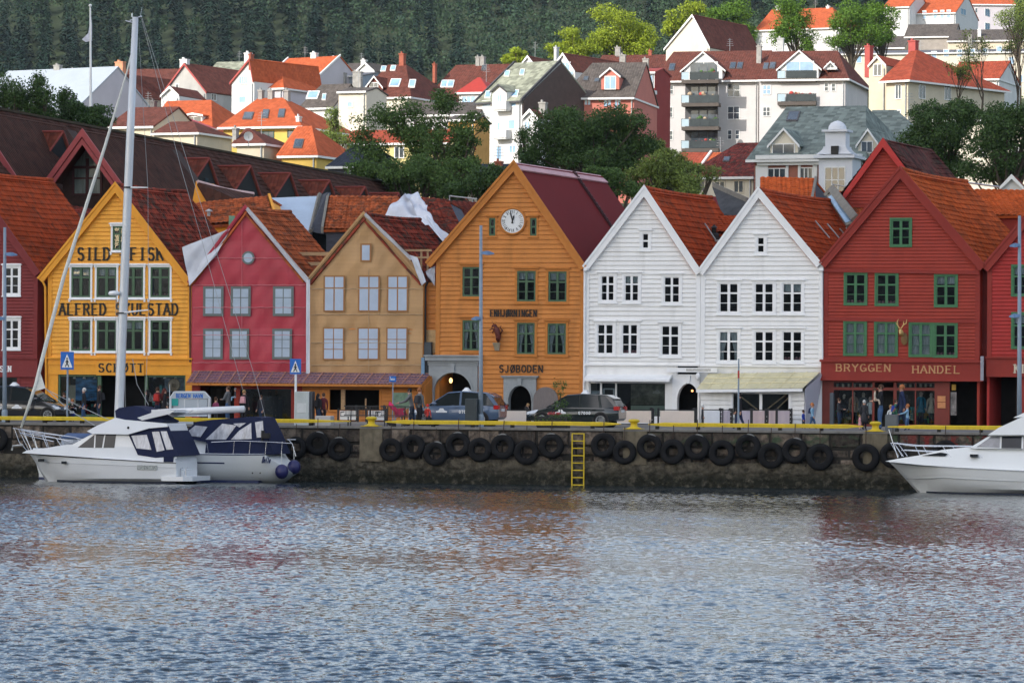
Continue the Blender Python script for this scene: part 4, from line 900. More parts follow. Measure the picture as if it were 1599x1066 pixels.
# unicorn figure on its bracket
x,z=g(777,541,FY-.2);un=thing('unicorn_figure','rearing dark red wooden unicorn figure on a pale bracket','statue',(x,FY-.25,z));um=M('unicorn_brown',(.11,.025,.018),.5,.3,5)
def U(px,py,dy=0): p=g(px,py,FY-.25); return (p[0],FY-.25+dy,p[1])
mb=MB();mb.tube([U(779,533),U(778.5,526),U(777,519),U(775,513),U(773,508.5),U(772,506.5)],[.07,.13,.15,.15,.10,.07],8)
mb.tube([U(772.5,508),U(769.5,508.5),U(768,510.5)],[.07,.055,.03],7);mb.tube([U(771,506.5),U(768,500.5)],[.02,.004],5)
for a_,b_,c_,d_ in (((776,517),(770,516),(768,520),.06),((775,515),(768.5,513),(765,515.5),-.06)): mb.tube([U(*a_,d_),U(*b_,d_),U(*c_,d_)],[.05,.035,.022],6)
for d_ in (-.08,.08): mb.tube([U(779,525,d_),U(776,530,d_),U(778.5,535,d_)],[.075,.045,.03],6)
mb.tube([U(781,523),U(784.5,516),U(781,511),U(782.5,508)],[.03,.04,.03,.015],6);mb.build('body',um,un,smooth=1)
r=rect(772.5,781.5,535,547.5);mb=MB();mb.hexa([(r[0] +.05,FY-.12,r[2]),(r[1] -.05,FY-.12,r[2]),(r[1] -.05,FY,r[2]),(r[0] +.05,FY,r[2])],[(r[0],FY-.45,r[3]),(r[1],FY-.45,r[3]),(r[1],FY,r[3]),(r[0],FY,r[3])]);mb.build('bracket',M('bracket_stone',(.42,.38,.28),.8,.2,5),un)
# OSB strip and dark pipe left of the clock house
st=thing('alley_infill','narrow orange boarded strip with raw chipboard left of the clock house','wall strip',gp(673,655,FY+.3))
r=rect(664,682,441,662,FY+.35);mb=MB();clap(mb, lambda z: r[0], lambda z: r[1],r[2],r[3],[],FY+.35,.23);mb.box(r[0],r[1],FY+.36,FY+3,QZ,r[3]);mb.build('boards',orange,st)
r=rect(665,681,515,551,FY+.3);MB().box(r[0],r[1],FY+.26,FY+.3,r[2],r[3]).build('chipboard',M('chipboard',(.5,.33,.16),.8,.3,9),st)
r=rect(664,675,534,587,FY+.2);MB().box(r[0],r[1],FY-.02,FY+.24,r[2],r[3]).build('steel_bracket',M('dark_steel',(.05,.06,.07),.5,.2,3),st)
downpipe(st,[gp(668,440,FY+.1),gp(664.5,448,FY+.05),gp(664,583,FY+.05)],M('black_pipe',(.015,.015,.015),.5),.05)
r=rect(659,664,558,580,FY-.1);MB().box(r[0],r[1],FY-.25,FY-.2,r[2] -.4,r[3]).build('blue_panel',M('faded_blue',S(100,130,155),.6),st)
# ---------------------------------------------------------------- H5, H6 white houses
u5=[(934.6,963.5,426,473),(971.4,1001.6,426,473.5),(1033,1065.5,428,476)];l5=[(929,962,502,555.7),(967.5,1000,502,556),(1029,1064.5,504,558)]
a5=(999,1017.5,360,391.6);H=[rect(*w_) for w_ in u5+l5+[a5]]
shop5=rect(919,1039,597,650)
zfas=g(1000,571)[1]
h5,xl,xr=front_house('wharf_house','left white clapboard wharf house of the pair, beside the clock house',(1007.4,294.5),(914.5,416.5),(1093.5,424),660,white,white2,tile_red,10,[shr(r,.04) for r in H],xLwall=912.5,xRwall=1093,step=.225,bw=.24,skip_low=zfas)
wst5=dict(cas=white2,sash=white2,cw=.13,cap=.07,rows=(.34,.68),mw=.11,tw=.08,sw=.05)
for r,c in zip(H[:6],[None,'half', None, None,'low', None]): window(h5,*r,FY,wst5,cur=c)
window(h5,*H[6],FY,dict(wst5,cols=1,rows=(.5,)),label='small white attic window with two panes')
u6=[(1119.5,1157,438,491),(1174.5,1212,438,491),(1218,1256.4,438,491)];l6=[(1119,1157,513,567),(1174.5,1212,513,567),(1218,1256.5,513,567)];a6=(1178.5,1198,366,398)
H6_=[rect(*w_) for w_ in u6+l6+[a6]];zf6=g(1190,573)[1]
h6,xl,xr=front_house('wharf_house','right white clapboard wharf house of the pair, with a yellowed shed awning below',(1185.5,297),(1093.5,424),(1281,411.5),660,white,white2,tile_red,11.5,[shr(r,.04) for r in H6_],xLwall=1093.4,xRwall=1284.5,step=.225,bw=.24,skip_low=zf6)
for i,r in enumerate(H6_[:6]): window(h6,*r,FY,dict(wst5,mw=.13),cur=[None, None,'half','drape', None,'low'][i])
window(h6,*H6_[6],FY,dict(wst5,cols=1,rows=(.5,)),label='small white attic window with two panes')
# ground floor of H5
mb=MB();a_=rect(913,1058,571,592);mb.box(a_[0],a_[1],FY-.04,FY+.1,a_[2],zfas-.003);mb.box(a_[0] -.04,rect(1092,1093,500,600)[1],FY-.16,FY-.02,zfas+.0,zfas+.09)
r=rect(915,920,590,650);mb.box(a_[0],g(920,600)[0],FY-.08,FY+.1,QZ,a_[2] -.003);r=rect(1040,1058,590,650);mb.box(r[0],r[1],FY-.05,FY+.1,QZ,a_[2] -.003)
mb.build('ground_floor_wall',white,h5)
aw=[gp(917,588,FY),gp(1050,589,FY)];mb=MB();mb.hexa([(aw[0][0],FY-.75,aw[0][2] -.22),(aw[1][0],FY-.75,aw[1][2] -.22),(aw[1][0],FY-.03,aw[1][2]),(aw[0][0],FY-.03,aw[0][2])],[(aw[0][0],FY-.75,aw[0][2] -.12),(aw[1][0],FY-.75,aw[1][2] -.12),(aw[1][0],FY-.03,aw[1][2] +.12),(aw[0][0],FY-.03,aw[0][2] +.12)]);mb.build('canopy',white2,h5)
zt5=a_[2] -.003
mb=MB()
for p,q in ((920,922),(937,940),(960.5,963),(1038.5,1041)): r=rect(p,q,590,650);mb.box(r[0],r[1],FY-.02,FY+.12,QZ,zt5)
r=rect(922,1039,590,650);mb.box(r[0],r[1],FY,FY+.08,zt5-.2,zt5);mb.box(r[0],r[1],FY,FY+.08,QZ,QZ+.5);mb.build('shop_frame',white2,h5)
r=rect(922,1039,590,650);MB().box(r[0],r[1],FY+.04,FY+.045,QZ+.5,zt5-.2).build('shop_window',GLS,h5)
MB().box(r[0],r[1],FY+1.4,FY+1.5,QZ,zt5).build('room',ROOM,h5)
panelpart(h5,'window_picture',985,1038,600,632,FY+.2,M('faded_picture',(.14,.13,.10),.7,.8,1.6));panelpart(h5,'window_picture',985,1038,633,648,FY+.2,M('pale_green_panel',(.30,.34,.27),.7,.1,2))
panelpart(h5,'door_panel',923,936.5,610,650,FY+.1,M('door_grey',(.3,.33,.36),.6));panelpart(h5,'doorway',941,960,606,650,FY+.12,M('door_white',(.45,.46,.47),.6));panelpart(h5,'door_glass',944,957,608,640,FY+.1,ROOM)
# arched passage between them (belongs to H5)
op=rect(1058,1092.5,598.5,662);Rr=rect(1050,1093,586,662);portal(h5,Rr,op,618,FY,white2,.1,[(Rr[3] +.002,.05,.03)],name='arch')
lm=thing('passage_lamp','tiny warm lamp glowing in the white arch passage between the white houses','lamp',gp(1081,610,FY+.5));x,z=G.px(1081,610,FY+.5)
MB().ball((x,FY+.5,z),.06,8).build('bulb',M('lamp_glow2',(1,.42,.15),.5,.02,1,emis=1.5),lm);MB().tube([(x,FY+.5,z),(x,FY+.5,z+.5)],.01,4).build('cord',L_,lm)
lm=thing('wall_lantern','white cylindrical lantern mounted beside the arch of the white houses','lantern',gp(1090,592,FY-.3));x,z=G.px(1090,588,FY-.3)
MB().lathe((x,FY-.3,z),[(.01,-.18),(.10,-.15),(.12,.1),(.06,.18),(.01,.2)],12).build('shade',white2,lm,smooth=1);MB().tube([(x,FY-.3,z+.15),(x,FY,z+.2)],.015,5).build('arm',white2,lm)
sg=thing('shop_sign','long pale sign board over the arch between the white houses','sign',gp(1080,578,FY-.3));r=rect(1041,1120,574,581,FY-.3);MB().box(r[0],r[1],FY-.36,FY-.3,r[2],r[3]).build('board',white2,sg)
mb=MB();r2=rect(1072,1110,575.5,579.5,FY-.3);lettering(mb,'BRYGGE',*r2,FY-.36,wt=.14,serif=False,depth=.006) if False else mb.box(r2[0],r2[1],FY-.365,FY-.361,r2[2],r2[3]);mb.build('faded_field',M('sign_faint',(.5,.49,.47),.8,.5,12,stretch=(3,1,1)),sg)
# ground floor + lean-to of H6
mb=MB();a_=rect(1093.6,1284,572,585);mb.box(a_[0],a_[1],FY-.04,FY+.1,a_[2] -.3,zf6-.003);mb.box(a_[0],a_[1] +.04,FY-.15,FY-.02,zf6,zf6+.09);mb.box(a_[0],a_[1],FY-.02,FY+.1,QZ,a_[2] -.303);mb.build('ground_floor_wall',white,h6)
YS=11.6;le=thing('shop_shed','white lean-to shed with a yellowed corrugated awning in front of the right white house','shed',gp(1180,660,YS))
z6=G.px(1180,610,YS)[1];ww=rect(1143.5,1233,613,648.5,YS);r=rect(1094,1256,606,662,YS);mb=MB();clap(mb, lambda z: r[0], lambda z: r[1],QZ,z6,[ww],YS,.22)
mb.build('wall',white,le);mb=MB();mb.hexa([(r[1],YS,QZ),(r[1] +.08,YS,QZ),(r[1] +.08,FY-.05,QZ),(r[1],FY-.05,QZ)],[(r[1],YS,z6),(r[1] +.08,YS,z6),(r[1] +.08,FY-.05,z6+.8),(r[1],FY-.05,z6+.8)]);mb.build('side_wall',M('shade_tinted_board',S(176,176,186),.7,.05,3,stretch=(1,9,1)),le)  # lavender tone paints the shade on the white side wall
MB().box(r[0],r[1],YS+1.2,YS+1.3,QZ,z6).build('room',ROOM,le)
window(le,ww[0] -.08,ww[1] +.08,ww[2] -.08,ww[3] +.08,YS,dict(cas=white2,sash=white2,cw=.09,cols=2,rows=(),mw=.14,cap=0,sw=.04),name='shop_window')
mb=MB()
for a_,b_,c_,d_ in ((1148,612,1190,645),(1232,612,1196,640),(1232,620,1205,646)): mb.tube([gp(a_,b_,YS+.35),gp(c_,d_,YS+.35)],.035,5)
mb.build('braces',wood,le)
yw=M('yellowed_corrugated_sheet',S(196,188,156),.5,.18,.9,stretch=(1,.5,1));A0,A1,B0,B1=map(Vector,(gp(1106,583.5,FY-.1),gp(1280,581,FY-.1),gp(1087,608,YS-.5),gp(1253,606.5,YS-.5)))
mb=MB();n=120
for k in range(n):
    t0,t1=k/n,(k+1) /n;a_=.03*(k % 2);b_=.03-a_;mb.poly([A0.lerp(A1,t0) +Vector((0,0,a_)),A0.lerp(A1,t1) +Vector((0,0,b_)),B0.lerp(B1,t1) +Vector((0,0,b_)),B0.lerp(B1,t0) +Vector((0,0,a_))])
mb.build('awning_sheet',yw,le)
mb=MB()
for v in (.33,.66): a_,b_=A0.lerp(B0,v),A1.lerp(B1,v);mb.tube([a_+Vector((0,0,.04)),b_+Vector((0,0,.04))],.02,5)
for k in range(1,9): a_,b_=A0.lerp(A1,k/9),B0.lerp(B1,k/9);mb.tube([a_+Vector((0,0,.04)),b_+Vector((0,0,.04))],.018,5)
mb.build('battens',M('batten_ochre',S(205,195,160),.7),le)
MB().hexa([B0+Vector((0,0,-.14)),B1+Vector((0,0,-.14)),B1+Vector((0,.05,-.14)),B0+Vector((0,.05,-.14))],[B0,B1,B1+Vector((0,.05,0)),B0+Vector((0,.05,0))]).build('fascia',white2,le)
mb=MB();mb.poly([(r[1] +.1,YS-.4,B1.z-.02),(r[1] +.1,YS,QZ),(r[1] +.1,FY-.1,QZ),(r[1] +.6,FY-.1,A1.z)]);mb.build('end_panel',MATS['shade_tinted_board'],le)
downpipe(h5,[gp(913,420,FY-.12),gp(912.5,560,FY-.12),(g(912.5,600)[0],FY-.12,QZ+.1)],white2,.055);downpipe(h6,[gp(1283,420,FY-.15),gp(1284,570,FY-.15)],white2,.055)
for hh,q0,q1 in ((h5,912,917),(h6,1278,1286)): p,q=gp(q0,419,FY-.25),gp(q1,416,FY-.25);MB().box(p[0],q[0],FY-.35,FY-.05,p[2] -.12,p[2] +.02).build('gutter_end',white2,hh)
# snow guards / roof hooks on H5, H6 right slopes
def guards(h,ap,er,lst,mat):
    A=Vector(gp(*ap));E=Vector(gp(*er));nr=Uv.cross(E-A).normalized();nr=-nr if nr.z < 0 else nr;mb=MB()
    for v0,v1,d_ in lst: mb.tube([A.lerp(E,v0) +Uv*d_+nr*.12,A.lerp(E,v1) +Uv*d_+nr*.12],.035,5)
    mb.build('roof_hooks',mat,h)
zinc=M('zinc_grey',S(150,152,152),.4,.2,3,metal=.3)
guards(h5,(1007.4,294.5),(1093.5,424),((.38,.58,5.5),),zinc);guards(h6,(1185.5,297),(1281,411.5),((.38,.62,5),(.4,.63,6.8),(.45,.62,8.4),(.42,.5,9.8)),zinc)
# ---------------------------------------------------------------- H7 red shop house
a7=(1389.5,1424.5,340,386);u7=[(1317.7,1354.8,424.5,477),(1366,1403.5,425,478),(1458.6,1496,427,480)];l7=[(1317,1354,500,555.6),(1365,1402.6,500,556),(1419,1457,502.5,557.5),(1457.2,1495.7,503,558.5)]
H=[rect(*w_) for w_ in [a7] +u7+l7];zf7=g(1400,561)[1]
h7,xl,xr=front_house('wharf_house','broad red wharf house with green windows over a clothes shop',(1406.7,264.5),(1283.5,411),(1537,415.5),660,redw,redt,tile_mat('warm_orange_pantiles',(.42,.085,.022),.3,.3),12,[shr(r,.03) for r in H],xLwall=1285.5,xRwall=1529.5,step=.165,bw=.3,skip_low=zf7,sag=.12)
st7=dict(cas=greenb,sash=greenb,cw=.09,cap=0,rows=(.35,.68),mw=.13,tw=.08,sw=.07,sill=0)
window(h7,*H[0],FY-.02,st7)
for r,c in zip(H[1:],['low','low','half','full','full','full','low']): window(h7,*r,FY-.02,st7,cur=c)
mb=MB()
for py0,py1,yy,d_ in ((419,424.5,0,.14),(496,499.5,0,.10),(558,562,0,.16)):
    a_,b_=gp(1286,(py0+py1) /2),gp(1530,(py0+py1) /2+4);mb.hexa([(a_[0],FY-d_,a_[2] -.09),(b_[0],FY-d_,b_[2] -.09),(b_[0],FY-.0,b_[2] -.09),(a_[0],FY,a_[2] -.09)],[(a_[0],FY-d_,a_[2] +.08),(b_[0],FY-d_,b_[2] +.08),(b_[0],FY,b_[2] +.1),(a_[0],FY,a_[2] +.1)])
mb.build('string_courses',redt,h7)
a_=gp(1282,563,FY-.3),gp(1534,566,FY-.3),gp(1282,592,FY-.3),gp(1534,594.5,FY-.3)
mb=MB();mb.hexa([(a_[0][0],FY-.3,a_[0][2]),(a_[1][0],FY-.3,a_[1][2]),(a_[3][0],FY-.3,a_[3][2]),(a_[2][0],FY-.3,a_[2][2])],[(a_[0][0],FY+.02,a_[0][2]),(a_[1][0],FY+.02,a_[1][2]),(a_[3][0],FY+.02,a_[3][2]),(a_[2][0],FY+.02,a_[2][2])])
mb.box(a_[0][0] -.05,a_[1][0] +.05,FY-.36,FY-.28,a_[3][2] -.03,a_[3][2] +.08);mb.box(a_[0][0] -.05,a_[1][0] +.05,FY-.42,FY,a_[0][2] -.06,a_[0][2] +.06)
mb.build('fascia',redt,h7)
gold=M('tan_letters',S(172,126,88),.5,.1,5);mb=MB();r=rect(1305.5,1392,568.5,579.5,FY-.3);lettering(mb,'BRYGGEN',*r,FY-.305,wt=.18).build('lettering',gold,h7);mb=MB();r=rect(1424.6,1501,571,582.5,FY-.3);lettering(mb,'HANDEL',*r,FY-.305,wt=.18);mb.build('lettering',gold,h7)
zs7=G.px(1400,594,FY)[1]
br=M('brown_red_wood',S(105,46,38),.6,.15,2);mb=MB()
def colb(p,q,y0=FY-.05,y1=FY+.2,z0=QZ,z1=None): r=rect(p,q,600,660);mb.box(r[0],r[1],y0,y1,z0,zs7 if z1 is None else z1)
colb(1284,1302);colb(1459.5,1483);
for p,q in ((1330.5,1332.5),(1362,1365.5),(1395,1400),(1428.5,1430.5)): colb(p,q,FY-.02,FY+.1)
zz=g(1380,607)[1];r=rect(1302,1459.5,600,660);mb.box(r[0],r[1],FY-.03,FY+.1,zz-.07,zz+.07);mb.box(r[0],r[1],FY-.02,FY+.1,zs7-.1,zs7)
for p,q in ((1302,1362),(1400,1459.5)): r=rect(p,q,600,660);mb.box(r[0],r[1],FY-.04,FY+.1,QZ,QZ+.22)
mb.build('shop_frame',br,h7)
for p,q in ((1302,1362),(1400,1459.5)): r=rect(p,q,600,660);MB().box(r[0],r[1],FY+.03,FY+.04,QZ+.22,zs7-.1).build('shop_window',GLS,h7)
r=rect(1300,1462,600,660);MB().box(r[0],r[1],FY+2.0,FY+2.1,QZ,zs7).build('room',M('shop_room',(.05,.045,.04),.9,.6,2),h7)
mb=MB()
for k in range(60):
    px=rq.choice([rq.uniform(1304,1340),rq.uniform(1402,1456)]);r=rect(px,px+rq.uniform(2,6),600,610,FY+.8);z_=QZ+rq.uniform(.2,1.0);mb.box(r[0],r[1],FY+.8,FY+1.3,z_,z_+rq.uniform(.1,.35),rq.randrange(5))
for px in range(1306,1362,9): r=rect(px,px+3,599,604,FY+.4);mb.box(r[0],r[1],FY+.35,FY+.5,r[2],r[3],2)
for px in range(1404,1458,8): r=rect(px,px+3,599,604,FY+.4);mb.box(r[0],r[1],FY+.35,FY+.5,r[2],r[3],2)
mb.build('shop_goods',[MATS['goods_red'],MATS['goods_teal'],MATS['goods_cream'],M('goods_green',(.08,.3,.1)),M('goods_yellow',(.5,.28,.04))],h7)
for p,q,y0,y1 in ((1464,1476.5,618,627),(1464,1476.5,628,637)): r=rect(p,q,y0,y1,FY-.06);MB().box(r[0],r[1],FY-.09,FY-.055,r[2],r[3]).build('notice_board',M('notice_tan',S(176,120,80),.7,.15,9),h7)
r=rect(1484,1493,612,648,FY);MB().box(r[0],r[1],FY+.05,FY+.2,r[2],r[3]).build('poster_case',M('poster_dim',(.22,.20,.19),.6,.7,3),h7);r=rect(1486,1492.5,600,609,FY);MB().box(r[0],r[1],FY+.0,FY+.06,r[2],r[3]).build('yellow_notice',M('dim_yellow',(.35,.2,.03),.6),h7)
# antler head
x,z=g(1409,521);an=thing('antler_trophy','golden reindeer head with antlers mounted on the red facade','trophy',(x,FY-.3,z));gd=M('gold_paint',(.62,.42,.16),.4,.2,5)
def T(px,py,y=FY-.3): return gp(px,py,y)
MB().tube([T(1408,522.5,FY-.1),T(1407,518,FY-.3),T(1406,514.5,FY-.42)],[.12,.11,.05],8).tube([T(1406,515,FY-.42),T(1405.5,522,FY-.5)],[.08,.05],7).build('head',gd,an,smooth=1)
for pts in (((1407,513),(1411,507),(1415,505),(1416,498.5)),((1405,513),(1402,508),(1401,502),(1403,498)),((1411,507),(1411,501)),((1402,508),(1399,504))): MB().tube([T(*p) for p in pts],[.028] *(len(pts) -1) +[.01],5).build('antler',gd,an)
MB().lathe((x+.12,FY-.1,z-.25),[(.01,0),(.3,.0),(.3,-.06),(.01,-.09)],14,axis='y',sx=.55).build('shield',M('shield_brown',(.16,.09,.03),.5),an)
# alley between H7 and H8 (dark passage with plank walls)
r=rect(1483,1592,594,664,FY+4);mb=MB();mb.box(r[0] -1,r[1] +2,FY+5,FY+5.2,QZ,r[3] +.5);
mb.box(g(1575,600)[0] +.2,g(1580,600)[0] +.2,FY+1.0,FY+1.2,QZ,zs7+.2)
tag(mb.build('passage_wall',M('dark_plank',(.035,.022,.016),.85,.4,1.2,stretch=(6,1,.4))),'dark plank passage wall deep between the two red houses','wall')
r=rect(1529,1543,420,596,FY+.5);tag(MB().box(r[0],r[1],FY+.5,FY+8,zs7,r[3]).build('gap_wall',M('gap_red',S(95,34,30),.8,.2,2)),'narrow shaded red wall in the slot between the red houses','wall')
r=rect(1531,1536,556,594,FY-.7);pn=thing('hanging_banner','narrow grey hanging banner at the corner of the red shop house','banner',gp(1533,594,FY-.7));MB().box(r[0],r[1],FY-.72,FY-.68,r[2],r[3]).build('cloth',M('banner_grey',(.3,.3,.34),.7,.2,2),pn);MB().tube([gp(1533,556,FY-.7),gp(1533,556,FY)],.02,5).build('bracket',L_,pn)
# ---------------------------------------------------------------- H8 crimson house at right edge
u8=(1579,1607,413,463);l8=(1579,1607,487,545);H=[rect(*u8),rect(*l8),rect(1650,1680,413,463),rect(1650,1680,487,545)];zf8=g(1570,559)[1]
h8,xl,xr=front_house('wharf_house','crimson wharf house cut off by the right edge of the photo',(1668,262),(1537,417),(1800,417),660,redr,redt,tile_red,12,[shr(r,.03) for r in H],xLwall=1541,xRwall=1795,step=.18,bw=.3,skip_low=zf8)
for r in H: window(h8,*r,FY-.02,dict(st7,cols=2),cur='half')
r=rect(1540,1796,560,589,FY-.25);MB().box(r[0],r[1],FY-.25,FY+.02,r[2],r[3]).box(r[0] -.05,r[1],FY-.34,FY,r[3] +.002,r[3] +.1).build('fascia',redt,h8)
mb=MB();r=rect(1584,1602,569,582,FY-.25);lettering(mb,'KI',*r,FY-.255,wt=.2);mb.build('lettering',M('cream_letters',(.6,.52,.4),.5),h8)
r=rect(1592,1796,590,660,FY);MB().box(r[0],r[1],FY,FY+.2,QZ,zf8).build('shop_wall',redt,h8)
# ================================================================ generic houses further back
def pxx(fr,px,py,x):                      # hit the vertical plane local x = const, returns (y, z)
    d=ray(px,py);t=(x-(CAM-fr.O).dot(fr.e)) /d.dot(fr.e);p=CAM+d*t; return (p-fr.O).dot(fr.n),p.z
def hitplane(fr,px,py,A,B,C_):
    """ray against the plane through three local points, local result"""
    d=ray(px,py);dl=Vector((d.dot(fr.e),d.dot(fr.n),d.z));c=CAM-fr.O;cl=Vector((c.dot(fr.e),c.dot(fr.n),CAM.z))
    n=(Vector(B) -Vector(A)).cross(Vector(C_) -Vector(A)).normalized();t=(Vector(A) -cl).dot(n) /dl.dot(n); return cl+dl*t,(n if n.z > 0 else -n)
FG=M('far_glass',(.045,.06,.075),.12,.5,.8,spec=.9);FGB=M('far_glass_sky_painted',S(150,185,215,.8),.2,.25,.7,spec=.8)  # bright copy has the sky's reflection in its base colour
def roofpoly(mb,pts,t=.14,m=0):
    P=[Vector(p) for p in pts];n=(P[1] -P[0]).cross(P[2] -P[0]).normalized()
    if n.z < 0: n=-n
    u=(P[1] -P[0]).normalized();v=n.cross(u);k=len(mb.f)
    mb.hexa([p-n*t for p in P],P,m);mb.uv[k+1] =[((p-P[0]).dot(u),(p-P[0]).dot(v)) for p in P]
def hwin(h,fr,x0,x1,z0,z1,y,fm,gm=None,cols=2,rows=1,side=None,fw=.09):
    mb=MB();pb=MB();gm=gm or FG
    def bx(m_,a,b,c,d,e0,e1):
        if side is None: m_.box(a,b,y+e0,y+e1,c,d)
        else: m_.box(side-e1,side-e0,a,b,c,d)
    bx(mb,x0-fw,x0,z0-fw,z1+fw,-.06,.02);bx(mb,x1,x1+fw,z0-fw,z1+fw,-.06,.02);bx(mb,x0,x1,z1,z1+fw,-.06,.02);bx(mb,x0,x1,z0-fw,z0,-.09,.02)
    for k in range(1,cols): xm=x0+(x1-x0) *k/cols;bx(mb,xm-.04,xm+.04,z0,z1,-.045,.01)
    for k in range(1,rows): zm=z0+(z1-z0) *k/rows;bx(mb,x0,x1,zm-.03,zm+.03,-.04,.01)
    w_=mb.build('window',fm,h);bx(pb,x0,x1,z0,z1,-.02,.0);pb.build('pane',gm,w_)
def plate(h,fr,corners,n,m1,m2,name='skylight',t=.10,inset=.12):
    P=[Vector(c) for c in corners];c=sum(P,Vector()) /4;mb=MB();mb.hexa([p-n*.05 for p in P],[p+n*t for p in P]);o=mb.build(name,m1,h)
    Q=[p.lerp(c,inset*1.6) +n*(t+.004) for p in P];MB().hexa(Q,[q+n*.02 for q in Q]).build('pane',m2,o)
wtrim=M('far_white_trim',(.72,.72,.70),.6,.04,2);frm_dark=M('skylight_frame',(.10,.09,.09),.5,.2,3);ston=M('chimney_grey',(.30,.29,.27),.85,.25,2);brick=M('chimney_brick',(.30,.09,.055),.85,.25,3)
NB=[0]
def bld(label,Y,ang,kind,x0,x1,ye,yb,ya,wall,roof,run=5,xr0=None,xr1=None,hl=False,hr=False,D=None,xa=None,wins=(),rwins=(),sky_=(),chim=(),dorm=(),trim=None,over=.35,wm=None,gm=None,cat='house',name='hillside_house',group='houses on the hillside',back=None,thick=.16,drop=3,vtrim=None,cols=2,rows=1,xrh=None):
    fr=Fr(0,Y,ang);c0=fr.px(x0,ye);c1=fr.px(x1,ye);ze=(c0[1] +c1[1]) /2;X0_,X1_=c0[0],c1[0];trim=trim or wtrim;wm=wm or wtrim
    zb=fr.px((x0+x1) /2,yb)[1];wc=fr.w(((X0_+X1_) /2,0,0));zb=min(zb,float(terr(wc.x,wc.y))) -drop
    h=thing(name,label,cat,((X0_+X1_) /2,0,zb),fr,group)
    mb=MB();rm=MB();tb=MB();o=over
    if kind == 'side':
        xr0=x0 if xr0 is None else xr0;xr1=x1 if xr1 is None else xr1
        zr=fr.px((xr0+xr1) /2,ya,run)[1];dep=run*2 if back is None else run+back
        rx0=fr.px(xr0,ya,run)[0] if hl else X0_;rx1=fr.px(xr1,ya,run)[0] if hr else X1_
        s_=(zr-ze) /run;zo=ze-s_*o
        mb.box(X0_,X1_,0,dep,zb,ze-.02)
        if not hl: mb.hexa([(X0_,0,ze-.02),(X0_,run,zr-.15),(X0_,dep,ze-.02)],[(X0_+.1,0,ze-.02),(X0_+.1,run,zr-.15),(X0_+.1,dep,ze-.02)])
        if not hr: mb.hexa([(X1_-.1,0,ze-.02),(X1_-.1,run,zr-.15),(X1_-.1,dep,ze-.02)],[(X1_,0,ze-.02),(X1_,run,zr-.15),(X1_,dep,ze-.02)])
        oL=o if hl else .12;oR=o if hr else .12
        L0,R0_=X0_-oL,X1_+oR;a=rx0 if hl else L0;b=rx1 if hr else R0_
        roofpoly(rm,[(a,run,zr),(b,run,zr),(R0_,-o,zo),(L0,-o,zo)],thick);roofpoly(rm,[(b,run,zr),(a,run,zr),(L0,dep+o,zo),(R0_,dep+o,zo)],thick)
        if hl: roofpoly(rm,[(a,run,zr),(L0,-o,zo),(L0,dep+o,zo)],thick)
        if hr: roofpoly(rm,[(b,run,zr),(R0_,-o,zo),(R0_,dep+o,zo)],thick)
        tb.box(L0,R0_,-o-.06,-o+.02,zo-.22,zo+.0)
        if hr or hl: tb.box(R0_-.05,R0_+.03,-o,dep+o,zo-.22,zo-.01)
        if vtrim:
            for X in ([] if hl else [X0_-.2]) +([] if hr else [X1_+.02]): 
                tb.hexa([(X,-o,zo-.1),(X,run,zr-.1),(X+.2,run,zr-.1),(X+.2,-o,zo-.1)],[(X,-o,zo+.2),(X,run,zr+.22),(X+.2,run,zr+.22),(X+.2,-o,zo+.2)])
        PL=[(a,run,zr),(b,run,zr),(R0_,-o,zo)];planef=PL
    else:
        xa=(x0+x1) /2 if xa is None else xa;ap=fr.px(xa,ya);zr=ap[1];D=D or 10;zl,zr_=c0[1],c1[1]
        zl=ze;zr_=ze
        mb.prism([(X0_,zb),(X1_,zb),(X1_,zr_),(ap[0],zr-.05),(X0_,zl)],0,D)
        o2=.25
        for X,z_ in ((X0_,zl),(X1_,zr_)):
            v=Vector((X-ap[0],0,z_-zr));E=Vector((ap[0],0,zr+.12)) +v*(1+.06)
            roofpoly(rm,[(ap[0],-o2,zr+.12),(ap[0],D,zr+.12),(E.x,D,E.z),(E.x,-o2,E.z)],thick)
            tb.hexa([(ap[0],-o2-.05,zr-.22),(ap[0],-o2-.05,zr+.14),(E.x,-o2-.05,E.z+.02),(E.x,-o2-.05,E.z-.25)],[(ap[0],-o2+.03,zr-.22),(ap[0],-o2+.03,zr+.14),(E.x,-o2+.03,E.z+.02),(E.x,-o2+.03,E.z-.25)])
        E=Vector((X1_,0,zr_));planef=[(ap[0],0,zr+.12),(ap[0],D,zr+.12),(X1_,0,zr_+.12)]
    mb.build('wall',wall,h);ro=rm.build('roof',roof,h);tb.build('eaves_trim',trim,h);NB[0] += 1
    MB().tube([(X1_-.25,-.12,ze-.3),(X1_-.25,-.08,zb)],.07,5).build('downpipe',zinc,h)
    if NB[0] % 3 == 0:
        yy=run if kind == 'side' else 3;xx=X0_+(X1_-X0_) *(.3+.4*random.random());zz=max(ze,zr-1) if kind == 'side' else zr-.3;m_=MB();m_.tube([(xx,yy,zz-.4),(xx,yy,zz+2.6)],.03,4)
        for q in range(4): m_.tube([(xx-.45+q*.06,yy,zz+1.7+q*.25),(xx+.45-q*.06,yy+.2,zz+1.7+q*.25)],.018,4)
        m_.build('aerial',zinc,ro)
    for w_ in wins:
        r0=fr.px(w_[0],(w_[2] +w_[3]) /2);r1=fr.px(w_[1],(w_[2] +w_[3]) /2);zt=fr.px((w_[0] +w_[1]) /2,w_[2])[1];zz=fr.px((w_[0] +w_[1]) /2,w_[3])[1]
        q=w_[4] if len(w_) > 4 else {}
        hwin(h,fr,r0[0],r1[0],zz,zt,0,q.get('fm',wm),q.get('gm',gm),q.get('cols',cols),q.get('rows',rows))
